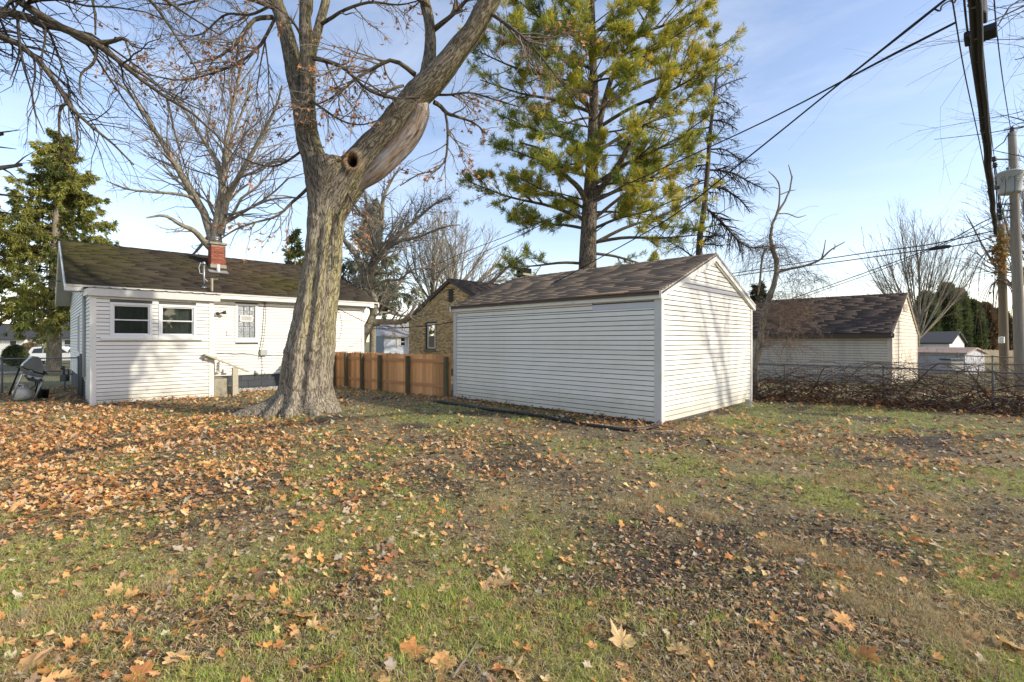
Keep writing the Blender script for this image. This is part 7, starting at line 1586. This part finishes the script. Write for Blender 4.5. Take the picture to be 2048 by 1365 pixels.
for k in range(2, 58, 1):
    q = bp[k]; dd_ = (bp[k+1]-bp[k-1]).normalized(); MB().tube([q-dd_*.01, q+dd_*.01], .062, 8).build('lashing_clip', M['galvdull'], bun)
# terminal hanging from the bundle
cl = MB(); c = P(1961, 70, 6.5); cl.box(c, (.14, .16, .05), ((A_-B_).normalized(), (A_-B_).normalized().cross(Zv).normalized(), (A_-B_).normalized().cross((A_-B_).normalized().cross(Zv)).normalized())); cl.build('splice_closure', M['cable'], bun, bevel=.02)
cl = MB(); c = P(1966, 22, 6.0); cl.box(c, (.16, .055, .10), ((A_-B_).normalized(), Vector((1, 0, 0)), Zv)); cl.build('splice_closure', M['cable'], bun, bevel=.03)
G_ = 'overhead wires of the pole line'
cable('thin wire left of the thick bundle down to the short pole', [(1893, -60, 5.0), (1905, 2, 5.9), (1930, 150, 8), (1960, 290, 11), (1980, 395, 15), (1996, 460, 19)], .007)
cable('double thin wire hugging the left side of the thick bundle', [(1925, -40, 5.3), (1935, 62, 6.5), (1957, 215, 9), (1976, 350, 13), (1994, 458, 19)], .009)
cable('wire right of the thick bundle ending at the insulator arm', [(1956, -60, 5.2), (1962, 60, 6.4), (1972, 165, 8.4), (1981, 260, 11.5), (1988, 312, 16.9)], .008)
cable('thin high wire running to the top of the transformer pole', [(1987, -80, 7.0), (1989, 10, 8.2), (1999, 110, 10.4), (2010, 190, 13), (2022, 262, 17)], .008)
for k, (a_, c_) in enumerate(((1987, 1993), (1990, 1999))): cable(['wire hanging below the upper insulators of the transformer pole', 'second wire hanging below the upper insulators, nearer the pole'][k], [(a_, 325, 17), (a_+3, 350, 17), (a_+6, 390, 17.2), (c_+2, 440, 17.5)], .012)
# service drops to the houses
cable('heavier service drop from the bundle across the pine to the left', [(1912, 45, 6.6, .012), (1872, 64, 6.7, .016), (1690, 160, 8.0, .011), (1490, 262, 10, .010), (1200, 394, 15, .010), (985, 497, 22, .010), (870, 548, 28, .010), (800, 585, 34, .010)], .01)
cable('service drop crossing the garage roof to the wall of the white house', [(1893, -2, 6.2, .012), (1868, 18, 6.4, .016), (1680, 167, 7.6, .010), (1500, 312, 8.9, .010), (1340, 436, 10.4, .009), (1189, 522, 12, .009), (1105, 567, 12.8, .009), (1002, 612, 13.3, .009), (912, 643, 14, .009), (819, 655, 15.5, .009), (760, 652, 17, .009), (727, 643, 18.2, .009), (674, 617, 18.4, .009), (640, 603, 17.9, .009)], .01)
cable('upper of two thin wires between the pine trunk and the brick house roof', [(1145, 418, 20), (1109, 434, 20.5), (1020, 470, 24), (925, 507, 28), (840, 545, 34)], .012)
cable('thin wire loop dangling near the top right beside the cable splice', [(1868, 18, 6.4), (1880, 22, 6.4), (1884, 12, 6.4), (1900, 2, 6.4), (1908, 6, 6.4), (1912, 0, 6.4)], .008)
cable('pair of slack wires from the short pole to the left, upper', [(1440, 552, 30), (1480, 545, 27), (1720, 508, 23), (1850, 491, 20), (1960, 468, 19), (1998, 460, 19)], .016)
cable('pair of slack wires from the short pole to the left, lower with splice sleeve', [(1440, 560, 30), (1480, 551, 27), (1720, 518, 23), (1850, 500, 20), (1905, 493, 19.5), (1963, 481, 19), (1998, 470, 19)], .016)
cable('black splice sleeve on the slack wire left of the short pole', [(1859, 498.5, 19.9, .02), (1864, 498, 19.9, .05), (1896, 493.5, 19.6, .05), (1902, 493, 19.6, .02)], .05, 'splice_sleeve', cat='cable sleeve')
cable('low wire sloping from behind the cream garage up to the poles, upper strand', [(1560, 606, 26), (1640, 578, 24), (1760, 535, 22), (1880, 490, 20), (1965, 445, 18.5), (2003, 428, 17.4)], .014)
cable('low wire sloping from behind the cream garage up to the poles, lower strand', [(1560, 612, 26), (1640, 583, 24), (1760, 541, 22), (1880, 493, 20), (1970, 452, 18.5), (2003, 434, 17.4)], .010)
cable('thin wire low in the gap left of the brick house', [(700, 655, 24), (760, 658, 24), (819, 656, 24.5)], .010)
cable('thin dark wire in front of the spruce ending at the house eave', [(-60, 548, 30), (40, 556, 22), (121, 563, 14.5)], .012)
cable('short sagging wire on the pole bracket near the top of the transformer pole', [(1989, 299, 17), (1999, 291, 17), (2008, 284, 17), (2012, 276, 17), (2018, 268, 17)], .012)
# ivy and moss clump on the short pole
iv = rg.normal(0, 1, (260, 3))*np.array([.12, .12, .45])+np.array(P(2002, 505, 18.85)); 
o = hang_leaves('ivy_leaves', iv, .09, [(.40, .26, .08), (.32, .22, .06), (.20, .16, .05), (.45, .25, .10)], p2, rg)
rs = vines_obj('x', [tuple(P(1996, 500, 18.9)), tuple(P(1994, 560, 18.9))], 26, rg, None, None, .35, (1.2, 3.2), (.008, .02), 14, .10, .0); tube_obj('climbing_vine', [(rs[0], rs[1], 5)], M['vine'], p2, 'stuff')
MB().lathe(P(2003, 688, 18.8), [(.0, 0), (.09, .03), (.09, .26), (.0, .28)], 8).build('meter_box', M['whiteplastic'], p2)


# shared group phrases for the repeated trees and wires
GRP = {'bare_tree': 'bare trees beyond the houses', 'evergreen_tree': 'evergreens in the row at the far right', 'spruce_tree': 'spruces around the yard', 'overhead_wire': 'overhead wires of the pole line',
       'chain_link_fence': 'chain link fences', 'utility_pole': 'utility poles', 'fallen_stick': 'fallen sticks'}
for o in list(S.objects):
    k_ = o.name.split('.')[0]
    if o.parent is None and k_ in GRP and 'kind' not in o and 'group' not in o: o['group'] = GRP[k_]
